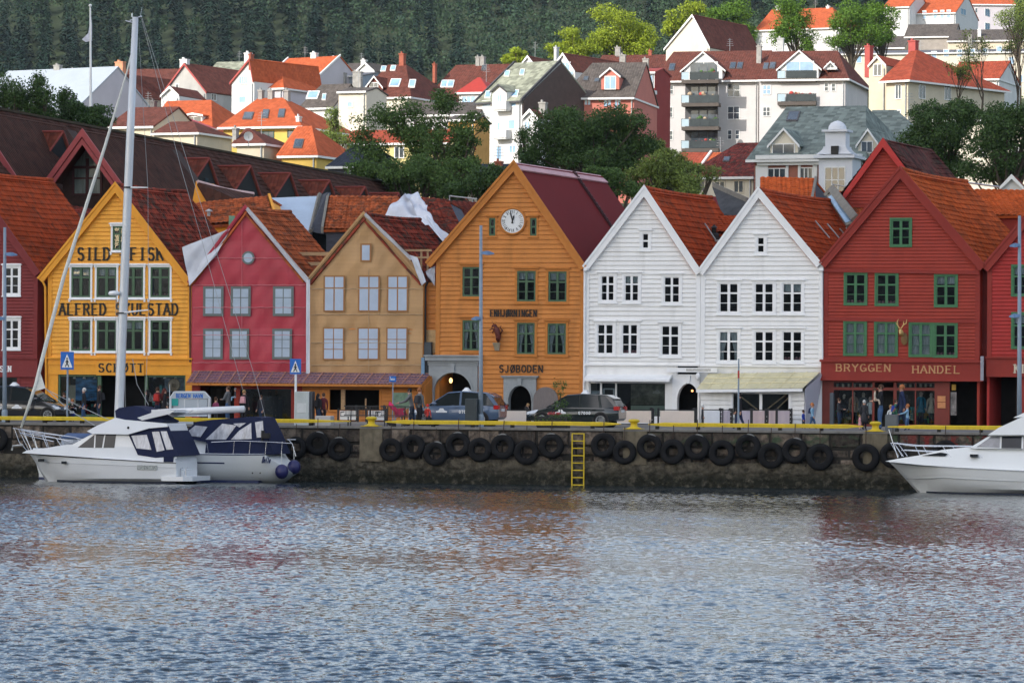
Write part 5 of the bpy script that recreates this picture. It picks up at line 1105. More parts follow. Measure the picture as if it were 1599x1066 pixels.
    for w_ in rwins:
        y0_,_=pxx(fr,w_[0],w_[2],X1_);y1_,_=pxx(fr,w_[1],w_[2],X1_);zt=pxx(fr,w_[0],w_[2],X1_)[1];zz=pxx(fr,w_[0],w_[3],X1_)[1]
        hwin(h,fr,min(y0_,y1_),max(y0_,y1_),zz,zt,0,wm,gm,2,1,side=X1_)
    for s in sky_:
        cs=s if isinstance(s[0],tuple) else [(s[0],s[2]),(s[1],s[2]),(s[1] -(s[1] -s[0]) *.25,s[3]),(s[0] -(s[1] -s[0]) *.25,s[3])]
        pts=[]
        for c in cs: p,n=hitplane(fr,c[0],c[1],*planef);pts.append(p)
        plate(h,fr,pts,n,wtrim if len(s) == 5 and s[4] else frm_dark,FGB if len(s) == 5 and s[4] else FG)
    for c in chim:
        px0,px1,pt,pb=c[:4];yy=c[4] if len(c) > 4 else (run if kind == 'side' else 1.5);mt=c[5] if len(c) > 5 else ston
        a,zt=fr.px(px0,pt,yy);b,_=fr.px(px1,pt,yy);zz=fr.px(px0,pb,yy)[1] -1
        m_=MB();m_.box(a,b,yy-.35,yy+.35,zz,zt-.15);m_.box(a-.06,b+.06,yy-.42,yy+.42,zt-.15,zt);m_.box(a+(b-a) *.2,a+(b-a) *.45,yy-.15,yy+.15,zt,zt+.25);m_.build('chimney',mt,ro)
    for d in dorm:      # (x0, x1, y_eave, y_base, y_apex, wall, window list, depth back, offset y)
        dx0,dx1,de,db,da,dw,dwin,dd,dy=d[:9];dr=d[9] if len(d) > 9 else roof
        a,z1_=fr.px(dx0,de,dy);b,_=fr.px(dx1,de,dy);zz=fr.px(dx0,db,dy)[1];xm=(a+b) /2;zp=fr.px((dx0+dx1) /2,da,dy)[1]
        m_=MB();m_.prism([(a,zz),(b,zz),(b,z1_),(xm,zp),(a,z1_)],dy,dy+dd);do=m_.build('dormer',dw,h);m_=MB()
        for X in (a,b):
            v=Vector((X-xm,0,z1_-zp)) *1.18;roofpoly(m_,[(xm,dy-.25,zp+.1),(xm,dy+dd,zp+.1),(xm+v.x,dy+dd,zp+.1+v.z),(xm+v.x,dy-.25,zp+.1+v.z)],.12)
        m_.build('dormer_roof',dr,do);m_=MB()
        for X in (a,b):
            v=Vector((X-xm,0,z1_-zp)) *1.18;m_.hexa([(xm,dy-.3,zp-.1),(xm,dy-.3,zp+.12),(xm+v.x,dy-.3,zp+.12+v.z),(xm+v.x,dy-.3,zp-.1+v.z)],[(xm,dy-.24,zp-.1),(xm,dy-.24,zp+.12),(xm+v.x,dy-.24,zp+.12+v.z),(xm+v.x,dy-.24,zp-.1+v.z)])
        m_.build('dormer_trim',trim,do)
        for w_ in dwin:
            p0,_=fr.px(w_[0],w_[2],dy);p1,_=fr.px(w_[1],w_[2],dy);zt=fr.px(w_[0],w_[2],dy)[1];z0_=fr.px(w_[0],w_[3],dy)[1]
            m_=MB();m_.box(p0-.08,p1+.08,dy-.05,dy,z0_-.08,zt+.08);wo=m_.build('dormer_frame',w_[4] if len(w_) > 4 else wm,do)
            m_=MB();xm_=(p0+p1) /2;m_.box(p0,xm_-.03,dy-.06,dy-.045,z0_,zt);m_.box(xm_+.03,p1,dy-.06,dy-.045,z0_,zt);m_.build('dormer_pane',w_[5] if len(w_) > 5 else FG,do)
    return h,fr
# ---------------------------------------------------------------- long dark roof behind the left houses
HR=Fr(-29.5,225,14.2);zr=20.2;RL=84
lr=thing('long_hall','long dark brown tiled hall with a row of triangular dormers behind the left wharf houses','hall',(0,0,2),HR)
SLX,SLZ=8.2,8.4
mb=MB();mb.box(-SLX,SLX-.3,-14,RL,2,zr-SLZ);mb.hexa([(-SLX,RL-.2,zr-SLZ),(0,RL-.2,zr-.1),(SLX,RL-.2,zr-SLZ)],[(-SLX,RL,zr-SLZ),(0,RL,zr-.1),(SLX,RL,zr-SLZ)]);mb.build('wall',maroon,lr)
mb=MB();tiles(mb,(0,-14,zr),(SLX+.4,-14,zr-SLZ-.4),(0,RL+14,0),tw=.36,th=.42,amp=.045,ust=2);slab(mb,(0,-14,zr),(SLX+.4,-14,zr-SLZ-.4),(0,RL+14,0),.14,1,.03);slab(mb,(0,-14,zr),(-SLX-.4,-14,zr-SLZ-.4),(0,RL+14,0),.14,0)
ro=mb.build('roof',[tile_brown,maroon],lr);mb=MB();mb.box(-.15,.15,-14,RL,zr-.02,zr+.12);mb.build('ridge',M('mossy_ridge',(.05,.035,.018),.9,.4,2),ro)
def projy(fr,x,z,target):        # find local y along a line of constant x,z whose projected column is target
    lo,hi=-14,84
    for _ in range(40):
        m_=(lo+hi) /2;p=fr.w((x,m_,z)) -CAM;q=CX+FPX*p.dot(_R) /p.dot(_F)
        if q < target: lo=m_
        else: hi=m_
    return lo
tri_red=M('dormer_rust',S(112,50,44),.75,.2,3)
for k,ax in enumerate((99,256,327,392,453.6,515,570.6,623)):
    zd=18.95;xs=(zr-zd) *SLX/SLZ;xf=xs+2.35;yk=projy(HR,xf,zd,ax);zf=zr-xf*SLZ/SLX;hw=1.35
    do=MB().poly([(xf-.75,yk-hw,zf+.7),(xf+.55,yk+hw,zf-.6),(xf-.1,yk,zd-.12)]).build('dormer',M('opening_shade',(.012,.012,.013),.6,.2,2),lr)  # flat black triangle stands in for shade inside the dormer
    mb=MB()
    for sg in (-1,1):
        for i in range(1):
            A=(xs-.2,yk,zd);roofpoly(mb,[A,(xf,yk,zd),(xf+.15,yk+sg*(hw+.12),zf-.1),(xs+.05-.2,yk+sg*.05,zd-.05)] if False else [(xs,yk,zd),(xf,yk,zd),(xf+sg*.68,yk+sg*(hw+.1),zf-sg*.68)],.08)
    mb.build('dormer_roof',tile_mat('rust_tiles',(.14,.036,.022),.3,.2,.26,.3),do)
    mb=MB()
    for sg in (-1,1): mb.tube([(xf,yk,zd+.02),(xf+sg*.68,yk+sg*(hw+.1),zf-sg*.66)],.06,5)
    mb.tube([(xs,yk,zd+.03),(xf,yk,zd+.03)],.07,5);mb.tube([(xs,yk,zd),(xf-.68,yk-(hw+.1),zf+.68)],.05,5);mb.build('dormer_trim',tri_red,do)
    if k in (1,2): MB().poly([(xf-.3,yk-.45,zf+.5),(xf+.02,yk+.3,zf+.1),(xf-.03,yk+.2,zf+1.1),(xf-.15,yk-.3,zf+1.2)]).build('pane',FG,do)
mb=MB()
for y_ in (2,2.6,3.2,3.8,4.4): mb.tube([(6.2,y_+6,zr-6.2*SLZ/SLX),(6.2,y_+6,zr-6.2*SLZ/SLX+.35)],.03,4)
mb.build('snow_hooks',zinc,lr)
# cross gables in front of the long roof
def crossgable(label,ap,fl,fr_,y,wx,D=14,wins=True):
    a_,l_,r_=G.px(*ap,y),G.px(*fl,y),G.px(*fr_,y);h=thing('gabled_wing',label,'house wing',(a_[0],y,2.6),group='cross gables of the long dark hall');zw=min(l_[1],r_[1]) -3
    yb=y+1.8
    mb=MB();mb.prism([(l_[0] +.3,2.6),(r_[0] -.3,2.6),(r_[0] -.3,r_[1]),(a_[0],a_[1] -.2),(l_[0] +.3,l_[1])],yb,yb+D);mb.build('wall',M('dark_brick_wall',(.05,.028,.022),.85,.3,2),h)
    mb=MB();A=Vector((a_[0],y,a_[1]))
    for e in (l_,r_): E=Vector((e[0],y,e[1]));slab(mb,A,E,(0,D,0),.15,0)
    mb.build('roof',tile_brown,h)
    for e in (l_,r_):
        E=Vector((e[0],y,e[1]));v=(E-A).normalized();n=Vector((-v.z,0,v.x));n=n if n.z > 0 else -n;mb=MB()
        for o_,t_,yy in ((.05,.28,0),(-.28,.22,.06)):
            def mt(p): return p+v*((a_[0] -p.x) /v.x)
            P=[mt(A+n*o_),E+n*o_,E+n*(o_-t_),mt(A+n*(o_-t_))];mb.hexa([(p.x,y-.12+yy,p.z) for p in P],[(p.x,y+.05,p.z) for p in P])
        mb.build('barge_board',M('salmon_red_board',S(140,66,66),.7,.12,2),h)
    if wx:
        x0,_=G.px(wx[0],250,yb);x1,_=G.px(wx[1],250,yb);z0=G.px(wx[0],wx[3],yb)[1];z1=G.px(wx[0],wx[2],yb)[1];zc_=G.px(wx[0],wx[4],yb)[1];xm=(x0+x1) /2
        mb=MB();mb.box(x0-.1,x0+.04,yb-.08,yb,z0,z1);mb.box(x1-.04,x1+.1,yb-.08,yb,z0,z1);mb.box(xm-.09,xm+.09,yb-.08,yb,z0,zc_-.5);mb.box(x0,x1,yb-.09,yb,z1-.06,z1+.1);mb.box(x0,x1,yb-.07,yb,z0,z0+.1);mb.box(x0,x1,yb-.07,yb,z0+.9,z0+1.0);w_=mb.build('window',M('dark_red_frame',(.06,.02,.02),.6),h)
        MB().box(x0,x1,yb-.03,yb-.02,z0,z1).prism([(x0,z1+.1),(x1,z1+.1),(xm+.1,zc_),(xm-.1,zc_)],yb-.03,yb-.02).build('pane',M('curtained_glass',S(110,125,120,.8),.25,.4,2.5,stretch=(3,1,.3),spec=.7),w_)
    return h
crossgable('big dark cross gable with tall paired windows and salmon red barge boards',(129,203),(72,282),(203,306),30,(116,158,262,305,234))
crossgable('salmon red cross gable rake entering at the left frame edge',(-45,170),(-130,260),(45,306),27, None)
# ---------------------------------------------------------------- roofs right behind the front row
tin=M('galvanised_sheet',S(150,165,182),.45,.1,.8,spec=.5);dkw=M('dark_slate_boards',S(58,60,68),.8,.25,2,stretch=(1,1,6));gryb=M('grey_verge',S(110,106,98),.8,.2,3)
def sideroof(label,q,y0,y1,roof,wall,name='backyard_house',verge=None,tl=True,ext=2.6,gab=None,h=None):
    """slope facing the quay: q = ((xl,yl),(xr,yr)) ridge px, ((xl,yl),(xr,yr)) eave px; eave plane y0, ridge plane y1"""
    RL_,RR_,EL_,ER_=[Vector((G.px(*p,yy)[0],yy,G.px(*p,yy)[1])) for p,yy in ((q[0],y1),(q[1],y1),(q[2],y0),(q[3],y0))]
    zr_=(RL_.z+RR_.z) /2;b=((RL_.x+RR_.x) /2,y0,QZ);h=h or thing(name,label,'house',b,group='tiled houses behind the wharf front')
    mb=MB()
    if tl: tiles(mb,RL_,EL_,RR_-RL_,tw=.30,th=.36,amp=.055)
    roofpoly(mb,[RL_-Vector((0,0,.04)),RR_-Vector((0,0,.04)),ER_-Vector((0,0,.04)),EL_-Vector((0,0,.04))],.12,0)
    bl,brr=EL_+Vector((0,2*(y1-y0),0)),ER_+Vector((0,2*(y1-y0),0));roofpoly(mb,[RR_,RL_,bl,brr],.12,0);mb.build('roof',roof,h)
    mb=MB();mb.hexa([(EL_.x+.1,y0+.2,QZ),(ER_.x-.1,y0+.2,QZ),(brr.x-.1,brr.y-.2,QZ),(bl.x+.1,bl.y-.2,QZ)],[(EL_.x+.1,y0+.2,EL_.z-.1),(ER_.x-.1,y0+.2,ER_.z-.1),(brr.x-.1,brr.y-.2,brr.z-.1),(bl.x+.1,bl.y-.2,bl.z-.1)])
    for X,Rr_,a,c in ((-.1,RR_,ER_,brr),(.1,RL_,EL_,bl)): mb.hexa([a+Vector((X,.1,-.1)),Rr_+Vector((X,0,-.15)),c+Vector((X,-.1,-.1))],[a+Vector((X*.2,.1,-.1)),Rr_+Vector((X*.2,0,-.15)),c+Vector((X*.2,-.1,-.1))])
    mb.build('wall',wall,h)
    if verge:
        for s in verge[1]:
            a,r_=(EL_,RL_) if s == 'l' else (ER_,RR_);mb=MB();w_=Vector((.14 if s == 'r' else -.14,0,0));mb.hexa([a+Vector((0,0,-.2)),r_+Vector((0,0,-.2)),r_+w_+Vector((0,0,-.2)),a+w_+Vector((0,0,-.2))],[a+Vector((0,0,.14)),r_+Vector((0,0,.14)),r_+w_+Vector((0,0,.14)),a+w_+Vector((0,0,.14))]);mb.build('verge_board',verge[0],h)
    return h
m3=sideroof('patchy orange tiled roof with a green vent pipe left of the crimson wrapped gable',((299,318),(418,306),(304,353),(430,344)),24,27.5,tile_or,ochre2,verge=(ochre2,'r'))
p=gp(361,350,23.5);MB().tube([(p[0],23.6,p[2] -.6),(p[0],23.6,G.px(361,337,23.6)[1])],.17,8).build('vent_pipe',M('verdigris',S(110,150,125),.6),m3)
p=gp(327,345,25.4);MB().tube([(p[0],25.3,p[2] -.3),(p[0],25.3,p[2] +.55)],.10,7).lathe((p[0],25.3,p[2] +.5),[(.2,0),(.2,.05),(.02,.14)],8).build('vent_cowl',zinc,m3)
sideroof('low house with a bluish galvanised sheet roof and dark end gable',((423,309),(499,306),(440,358),(484,360)),25,29.5,tin,dkw,tl=False,verge=(dkw,'r'))
p0=[gp(499,306,29.5),gp(511,300,28),gp(506,366,25),gp(484,361,25)];dg=thing('slate_gable','dark slatted end gable right of the galvanised roof','gable wall',gp(495,350,25));MB().hexa([(a[0],a[1],a[2]) for a in p0],[(a[0] +.1,a[1] +.3,a[2]) for a in p0]).build('boards',dkw,dg);a,b=gp(499,303,29),gp(485,361,24.9);MB().tube([a,b],.12,4).build('verge_board',gryb,dg)
sideroof('patchy red tiled house with a weathered grey verge board, right of the galvanised roof',((514,306),(622,307),(505,358),(598,357)),24,28,tile_or,dkw,verge=(gryb,'l'))
sideroof('dark tiled roof of the house behind the tan wrapped gable',((590,343),(655,352),(600,385),(690,400)),19,23,tile_old,dkw)
yg=thing('ochre_lean_to','small ochre gable with a pale edged dark roof below the triangular dormers','house',gp(315,320,30));P=[gp(300,318,30),gp(306,283,30),gp(338,320,30)];MB().prism([(P[0][0],P[0][2] -4),(P[2][0],P[2][2] -4),(P[2][0],P[2][2]),(P[1][0],P[1][2]),(P[0][0],P[0][2])],30,33).build('wall',ochre2,yg)
A,B,C_,D_=Vector(gp(308,284,30)),Vector(gp(396,303,33)),Vector(gp(398,324,30)),Vector(gp(330,322,29.5));mb=MB();roofpoly(mb,[A,B,C_,D_],.15);mb.build('roof',tile_brown,yg);MB().tube([A,A.lerp(B,.5) +Vector((0,0,-.1)),B],.11,5).build('pale_ridge',M('pinkish_flashing',S(178,150,146),.6),yg)
# big tarpaulin heap over the ridge behind the tan house
hp=thing('tarpaulin_heap','crumpled white tarpaulin draped over a ridge behind the tan wrapped house','tarpaulin',gp(640,350,22))
sheet(hp,[gp(590,345,22),gp(632,298,24),gp(668,322,23),gp(664,352,21.5)],white_tarp,21,.3,'cloth',20);sheet(hp,[gp(632,299,24),gp(655,308,25),gp(702,372,19),gp(664,350,21)],white_tarp,22,.25,'cloth',18);sheet(hp,[gp(660,340,19.5),gp(668,336,19.5),gp(703,385,16.5),gp(694,380,16.4)],white_tarp,23,.08,'cloth',12)
sideroof('dark weathered tile roof behind the tarpaulin heap',((640,308),(700,312),(664,366),(728,368)),23,30,tile_old,dkw)
sideroof('smooth maroon tiled roof just left of the clock house gable',((697,314),(752,317),(728,366),(780,366)),26,33,tile_mat('smooth_maroon_tiles',(.13,.03,.022),.15,.1,.3,.36),dkw)
rail=thing('roof_railing','thin grey safety railing on the maroon roof left of the clock house','railing',gp(725,310,33));MB().tube([gp(702,306,33),gp(745,311,33)],.04,5).tube([gp(702,306,33),gp(702,315,33)],.035,4).tube([gp(738,310,33),gp(738,318,33)],.035,4).build('rail',zinc,rail)
rail=thing('roof_railing','grey safety railing along the ridge of the maroon house roof','railing',gp(60,300,22));mb=MB();mb.tube([gp(0,295,22.2),gp(88,305,22.2)],.04,5)
for q in (5,28,48,69,88): mb.tube([gp(q,295.5+q*.11,22.2),gp(q,305+q*.11,22.2)],.03,4)
mb.build('rail',zinc,rail)
sideroof('dark red tile roof glimpsed between the maroon and ochre house roofs',((100,320),(148,328),(112,352),(150,362)),24,28,tile_maroon,maroon)
# between and behind the white houses
sideroof('low pale walled house behind the left white gable',((1080,304),(1145,309),(1090,330),(1160,332)),30,34,metal_maroon,dkw,tl=False)
sideroof('small orange tiled dormer roof with a black vent between the white gables',((1092,340),(1160,337),(1110,364),(1150,366)),20,22.5,tile_red,dkw)
vt=thing('roof_vent','black bell shaped roof vent between the two white gables','vent',gp(1115,372,20));p=gp(1115,370,19.6);MB().lathe(p,[(.32,-.2),(.25,.15),(.12,.2),(.12,.45),(.2,.46),(.02,.62)],10).build('cowl',L_,vt);MB().box(p[0] -.4,p[0] +.4,19.3,19.9,p[2] -.25,p[2] -.15).build('flashing',zinc,vt)
gv=thing('valley_roof','dark felted roof wedge with a grey coping behind the white gables','roof',gp(1140,310,27));A,B=Vector(gp(1112,292,29)),Vector(gp(1166,316,25));MB().hexa([A,B,B+Vector((0,.5,0)),A+Vector((0,.5,0))],[A+Vector((0,0,.25)),B+Vector((0,0,.25)),B+Vector((0,.5,.25)),A+Vector((0,.5,.25))]).build('coping',gryb,gv);P=[A,B,Vector(gp(1156,336,24)),Vector(gp(1128,336,24))];MB().hexa(P,[q+Vector((0,.3,-.1)) for q in P]).build('felt',M('felt_dark',(.05,.05,.052),.8,.4,2),gv)
sideroof('bright orange pantiled roof framed by grey gutters right behind the right white gable',((1187,277),(1272,279),(1187,310),(1266,312)),27,31,tile_mat('bright_pantiles',(.48,.10,.025),.2,.0),dkw,verge=(gryb,'r'))
sideroof('orange roof with a thin ridge railing left of the broad red gable',((1308,299),(1372,306),(1328,336),(1360,350)),24,30,tile_or,redw)
gl_=thing('glazed_valley','grey framed glass roof strip between the orange roofs left of the red gable','glass roof',gp(1310,330,22));P=[Vector(gp(*q)) for q in ((1291,308,26),(1300,302,26),(1334,350,20),(1322,354,20))];plate(gl_,G,P,Vector((0,-.6,.8)),gryb,FGB,name='glazing',inset=.08)
MB().tube([gp(1300,296,26.2),gp(1337,343,20)],.28,4).build('coping',gryb,gl_);MB().tube([gp(1290,307,26.2),gp(1300,296,26.2)],.2,4).build('coping_end',gryb,gl_)
rail=thing('roof_railing','thin wire railing on the orange roof left of the broad red gable','railing',gp(1340,300,30.2));mb=MB();mb.tube([gp(1300,288,30.2),gp(1366,299,30.2)],.03,4)
for q in (1320,1343,1364): mb.tube([gp(q,291+(q-1300) *.15,30.2),gp(q+4,306,30.2)],.025,4)
mb.build('rail',zinc,rail)
# tall red gable behind H7
yb_=26;a_,l_,r_=G.px(1380,217,yb_),G.px(1318,305,yb_),G.px(1442,300,yb_);rg=thing('rear_red_house','plain red boarded gable with a dark patched roof behind the broad red house','house',(a_[0],yb_,2.6))
xl_,xr_=outline(None,(l_[0],l_[1]),(a_[0],a_[1] -.1),(r_[0],r_[1]));mb=MB();clap(mb,xl_,xr_,10,a_[1] -.15,[],yb_,.17);mb.prism([(l_[0],2.6),(r_[0],2.6),(r_[0],r_[1]),(a_[0],a_[1] -.15),(l_[0],l_[1])],yb_+.02,yb_+9);mb.build('wall',redw,rg)
mb=MB();A=Vector((a_[0],yb_-.2,a_[1]))
for e in (l_,r_): tiles(mb,A,(e[0] +(.2 if e is r_ else -.2),yb_-.2,e[1]),Vector((U_LOC[0],U_LOC[1],0)) *9,sag=.2);slab(mb,A,(e[0],yb_-.2,e[1]),Vector((U_LOC[0],U_LOC[1],0)) *9,.1,0,.03)
mb.build('roof',tile_mat('charred_patchy_tiles',(.09,.03,.025),.5,.7,patch=.8),rg)
for e in (l_,r_):
    E=Vector((e[0],yb_-.25,e[1]));mb=MB();mb.hexa([A+Vector((0,-.1,-.45)),A+Vector((0,-.1,.05)),E+Vector((0,-.1,.05)),E+Vector((0,-.1,-.35))],[A+Vector((0,.1,-.45)),A+Vector((0,.1,.05)),E+Vector((0,.1,.05)),E+Vector((0,.1,-.35))]);mb.build('barge_board',M('bright_red_board',S(160,52,48),.7,.1,2),rg)
sideroof('orange pantiled roof with dark red wall behind the gap between the red houses',((1504,296),(1602,297),(1534,337),(1608,335)),26,31,MATS['bright_pantiles'],redw,verge=(zinc,''))
rail=thing('roof_railing','long grey ladder railing on the ridge behind the broad red house','railing',gp(1470,285,27));mb=MB();a,b,c=gp(1424,270,26),gp(1500,284,27),gp(1560,292,31);mb.tube([a,b],.05,5);mb.tube([b,c],.05,5)
for k in range(6): q=Vector(a).lerp(Vector(b),k/5);mb.tube([q,q+Vector((0,0,-.5))],.03,4)
mb.build('rail',zinc,rail)
# ================================================================ houses on the hill
o_tile=tile_mat('sunny_orange_tiles',(.42,.095,.036),.15,0,.32,.38,.04,patch=.25);r_tile=tile_mat('sunny_red_tiles',(.30,.06,.03),.2,.15,.32,.38,.04,patch=.3)
b_tile=tile_mat('brown_red_tiles',(.125,.042,.03),.2,.15,.32,.38,.04,patch=.3);k_tile=tile_mat('charcoal_tiles',(.10,.085,.075),.2,.1,.3,.4,.04,patch=.3)
slate=tile_mat('green_grey_slate',(.24,.25,.19),.3,.1,.5,.45,.02,patch=.5);slate2=tile_mat('cool_green_slate',(.17,.20,.18),.3,.1,.5,.45,.02,patch=.5);w_tin=M('pale_tin_roof',(.34,.38,.42),.5,.06,.4,stretch=(1,1,1));n_tile=tile_mat('navy_tiles',(.03,.035,.05),.2,.1,.35,.4,.06)
cr=M('cream_render',(.62,.57,.46),.85,.08,.4,dirt=.15);wh=M('white_render',(.62,.615,.60),.85,.06,.4,dirt=.12);gry_r=M('grey_render',(.40,.385,.36),.85,.12,.5,dirt=.35);lil=M('lilac_render',(.50,.47,.50),.85,.06,.4)
yel_r=M('yellow_render',(.62,.42,.10),.8,.08,.5);pnk=M('pink_render',(.50,.17,.13),.85,.08,.5);bei=M('beige_render',(.56,.49,.37),.85,.1,.5,dirt=.15);apt=M('apartment_grey',(.52,.50,.49),.85,.07,.5,dirt=.1);brn=M('brown_slate_wall',(.085,.06,.052),.85,.15,1.5);red_r=M('red_paint_wall',(.26,.03,.025),.8,.1,.6);grn_t=M('green_trim',(.03,.08,.06),.6);red_t=M('red_trim_far',(.35,.07,.06),.7);dark_t=M('dark_trim_far',(.06,.06,.065),.7)
C='chimney'
bld('hall with a pale metal roof behind the dark trees at far left',470,30,'side',-60,112,178,220,111,lil,w_tin,run=10,hr=False,xr0=-60,xr1=84,chim=((86,95,102,115,10),),cat='hall')
bld('long brown red roofed block stretching behind the flagpole',560,8,'side',118,292,150,200,108,cr,b_tile,run=10,chim=((111,117,108,118,8),))
bld('cream house with a curved red coped gable and green balcony',500,32,'gable',156,207,152,185,116,cr,b_tile,xa=187,D=12,trim=M('peach_coping',(.55,.25,.14),.8),chim=((182,194,97,122,.5,MATS['peach_coping']),),wins=((172,200,137,155,dict(cols=4,gm=FGB)),))
bl=thing('balcony','green railed balcony with a green parasol on the cream gabled house','balcony',(0,0,0),W0);bl.location=(0,0,0)
F5=Fr(0,495,32);
def pt(fr,px,py,y=0): x,z=fr.px(px,py,y); return (x,y,z)
INFO[bl.name] =(F5,pt(F5,180,160,-1));bl.location=F5.w(INFO[bl.name][1]);bl.rotation_euler=(0,0,-F5.a)
a,b=pt(F5,158,158,-1),pt(F5,202,158,-1);mb=MB();mb.box(a[0],b[0],-1.1,.6,a[2] -.3,a[2] -.1);mb.box(a[0],b[0],-1.1,-1.05,a[2] +.8,a[2] +.9)
for k in range(24): xk=a[0] +(b[0] -a[0]) *k/23;mb.box(xk-.02,xk+.02,-1.1,-1.06,a[2] -.1,a[2] +.8)
mb.build('railing',grn_t,bl);mb=MB();p=pt(F5,166,150,-.5);mb.lathe(p,[(.9,-.25),(.85,.1),(.5,.35),(.02,.5)],12);mb.build('parasol',M('parasol_green',(.04,.2,.12),.7),bl)
bld('grey rendered gable house with a white topped chimney',505,30,'gable',256,322,144,190,100,gry_r,b_tile,xa=289,D=15,trim=red_t,chim=((283,294,93,110,.5,wh),),wins=((275,279,132,137,dict(cols=1)),),rwins=((330,337,147,156),),sky_=())
bld('small white dormered house tucked below the grey gable',470,20,'gable',252,280,150,175,136,wh,b_tile,D=8)
bld('long house under a lichen grey slate roof behind the grey gable',560,20,'side',300,385,144,185,97,lil,slate,run=9,sky_=((346,352,125,131),),wins=((346,360,159,176,dict(cols=3,rows=2)),))
bld('tall cream white house with a red coped gable and a half round window',480,36,'gable',362,397,128,180,93,wh,o_tile,xa=391,D=14,trim=red_t,chim=((384,391,83,100,1,wh),(391,394,85,98,.3,brick)),wins=((374,386,120,131,dict(cols=4,gm=FGB)),(374,384,151,160,dict(cols=1,gm=FGB))))
bk=bld('white recessed balcony wing under an orange roof right of the tall cream gable',490,28,'side',396,442,136,176,108,lil,o_tile,run=5,xr0=396,xr1=440,hr=True,wins=((407,414,121,134,dict(cols=1)),(398,404,146,160,dict(cols=1))))
bld('bright orange roofed house with a stepped grey end gable',540,34,'side',398,478,138,175,92,lil,o_tile,run=8,chim=((487,495,83,100,8,wh),),vtrim=1,sky_=((458,472,120,133,1),(419,425,98,103)))
bld('low house with a broad orange hipped roof and a white dormer',420,22,'side',232,330,205,235,157,cr,o_tile,run=8,xr0=262,xr1=330,hl=True,hr=True,dorm=((288,316,181,196,178,wh,((292,314,183,194),),4,2.5),),chim=((237,243,158,182,3,frm_dark),))
bld('small bright red metal roofed annex beside a white chimney',400,22,'side',236,280,192,220,176,gry_r,M('red_sheet',(.42,.05,.04),.5,.08,1),run=4,hr=True,xr0=240,xr1=272,chim=((230,237,178,205,1,wh),))
bld('low plain brown tiled roof behind the long dark hall ridge',390,20,'side',168,240,196,220,168,bei,b_tile,run=6)
bld('low brown hipped roof right of the white chimney',385,22,'side',240,308,206,225,190,bei,b_tile,run=4,hr=True,xr0=245,xr1=302)
bld('yellow house with green windows under a bright orange hipped roof',400,20,'side',349,468,195,245,153,yel_r,o_tile,run=7.5,xr0=403,xr1=443,hl=True,hr=True,over=.5,wm=grn_t,wins=((403,427,206,219,dict(cols=3)),(450,459,205,214,dict(cols=1))),sky_=((382,397,176,187,0),(411,421,172,185,0),(436,446,171,184,0)),chim=((405,411,141,155),(420,427,141,155),(445,452,141,158),(464,469,182,197,1,wh)))
bld('small brown hipped roof with two pale chimneys before the yellow house',370,20,'side',370,412,222,240,200,bei,b_tile,run=3.5,xr0=386,xr1=390,hl=True,hr=True,chim=((365,371,200,215,1,ston),))
sd=thing('satellite_dish','small white satellite dish before the yellow house','dish',(0,0,0),W0);F9=Fr(0,365,10);p=pt(F9,388,213);INFO[sd.name] =(F9,p);sd.location=F9.w(p);MB().lathe(p,[(.02,.12),(.3,.05),(.45,-.08),(.02,.10)],14,axis='y').build('dish',wh,sd);MB().tube([p,(p[0],.2,p[2] -1)],.04,5).build('mast',zinc,sd)
bld('small steep orange hipped roof with one skylight above the dark hall',370,22,'side',440,494,240,262,197,yel_r,o_tile,run=5,xr0=466,xr1=487,hl=True,hr=True,sky_=((461,475,218,232),))
bld('house with a dark slate mansard and a big sloping studio window',470,26,'side',470,520,166,200,132,wh,k_tile,run=4.5,xr0=502,xr1=512,hl=True,sky_=((482,500,143,155,1),(504,510,147,157,1)),chim=())
bld('narrow cream house with a flat parapet and roof terrace',455,22,'side',529,572,142,205,137,cr,k_tile,run=3,chim=((558,565,112,132,8),),wins=((543,550,160,167,dict(cols=1,gm=FGB)),))
bld('blue grey flat roofed block with a tall pale chimney',560,20,'side',505,566,118,140,114,M('blue_grey_render',(.26,.30,.36),.8),frm_dark,run=6,chim=((518,526,90,116,3,wh),(534,540,114,128,-1),(552,558,112,126,-1)),wins=((515,530,124,131),))
bld('white gabled house with a white chimney and grey tiled roof',590,25,'gable',556,585,112,135,98,wh,k_tile,D=8,chim=((565,572,94,102,.5,wh),))
bld('grey tiled roof left of the white chimneyed gable',600,20,'side',527,560,113,130,99,cr,k_tile,run=5)
bld('brown hipped roof house with a tall brick chimney and skylights',470,24,'side',562,640,150,185,101,cr,b_tile,run=8,xr0=606,xr1=634,hl=True,hr=True,chim=((625,632,84,104,8,brick),),sky_=((596,604,104,112,1),(611,619,103,111,1),(611,627,124,136,1),(640,650,125,137,1)),dorm=((573,597,136,150,120,b_tile,((578,590,130,136,wtrim,FG),),4,1.0),))
bld('broad brown roofed house left of the slate roofed white house',500,20,'side',664,770,156,200,101,wh,b_tile,run=9,xr0=712,xr1=778,hl=True,chim=((744,750,89,103),(751,757,89,103),(677,681,100,118,4,brick)),sky_=((690,700,126,137,1),(700,710,126,137,1),(753,760,102,111)))
bld('small bright red hipped dormer house below the broad brown roof',460,20,'side',717,762,142,180,121,wh,M('bright_red_tiles',(.34,.035,.025),.7,.1,2),run=3.5,xr0=746,xr1=750,hl=True,hr=True,gm=FGB,wins=((722,742,151,160,dict(cols=3)),(745,756,151,160)))
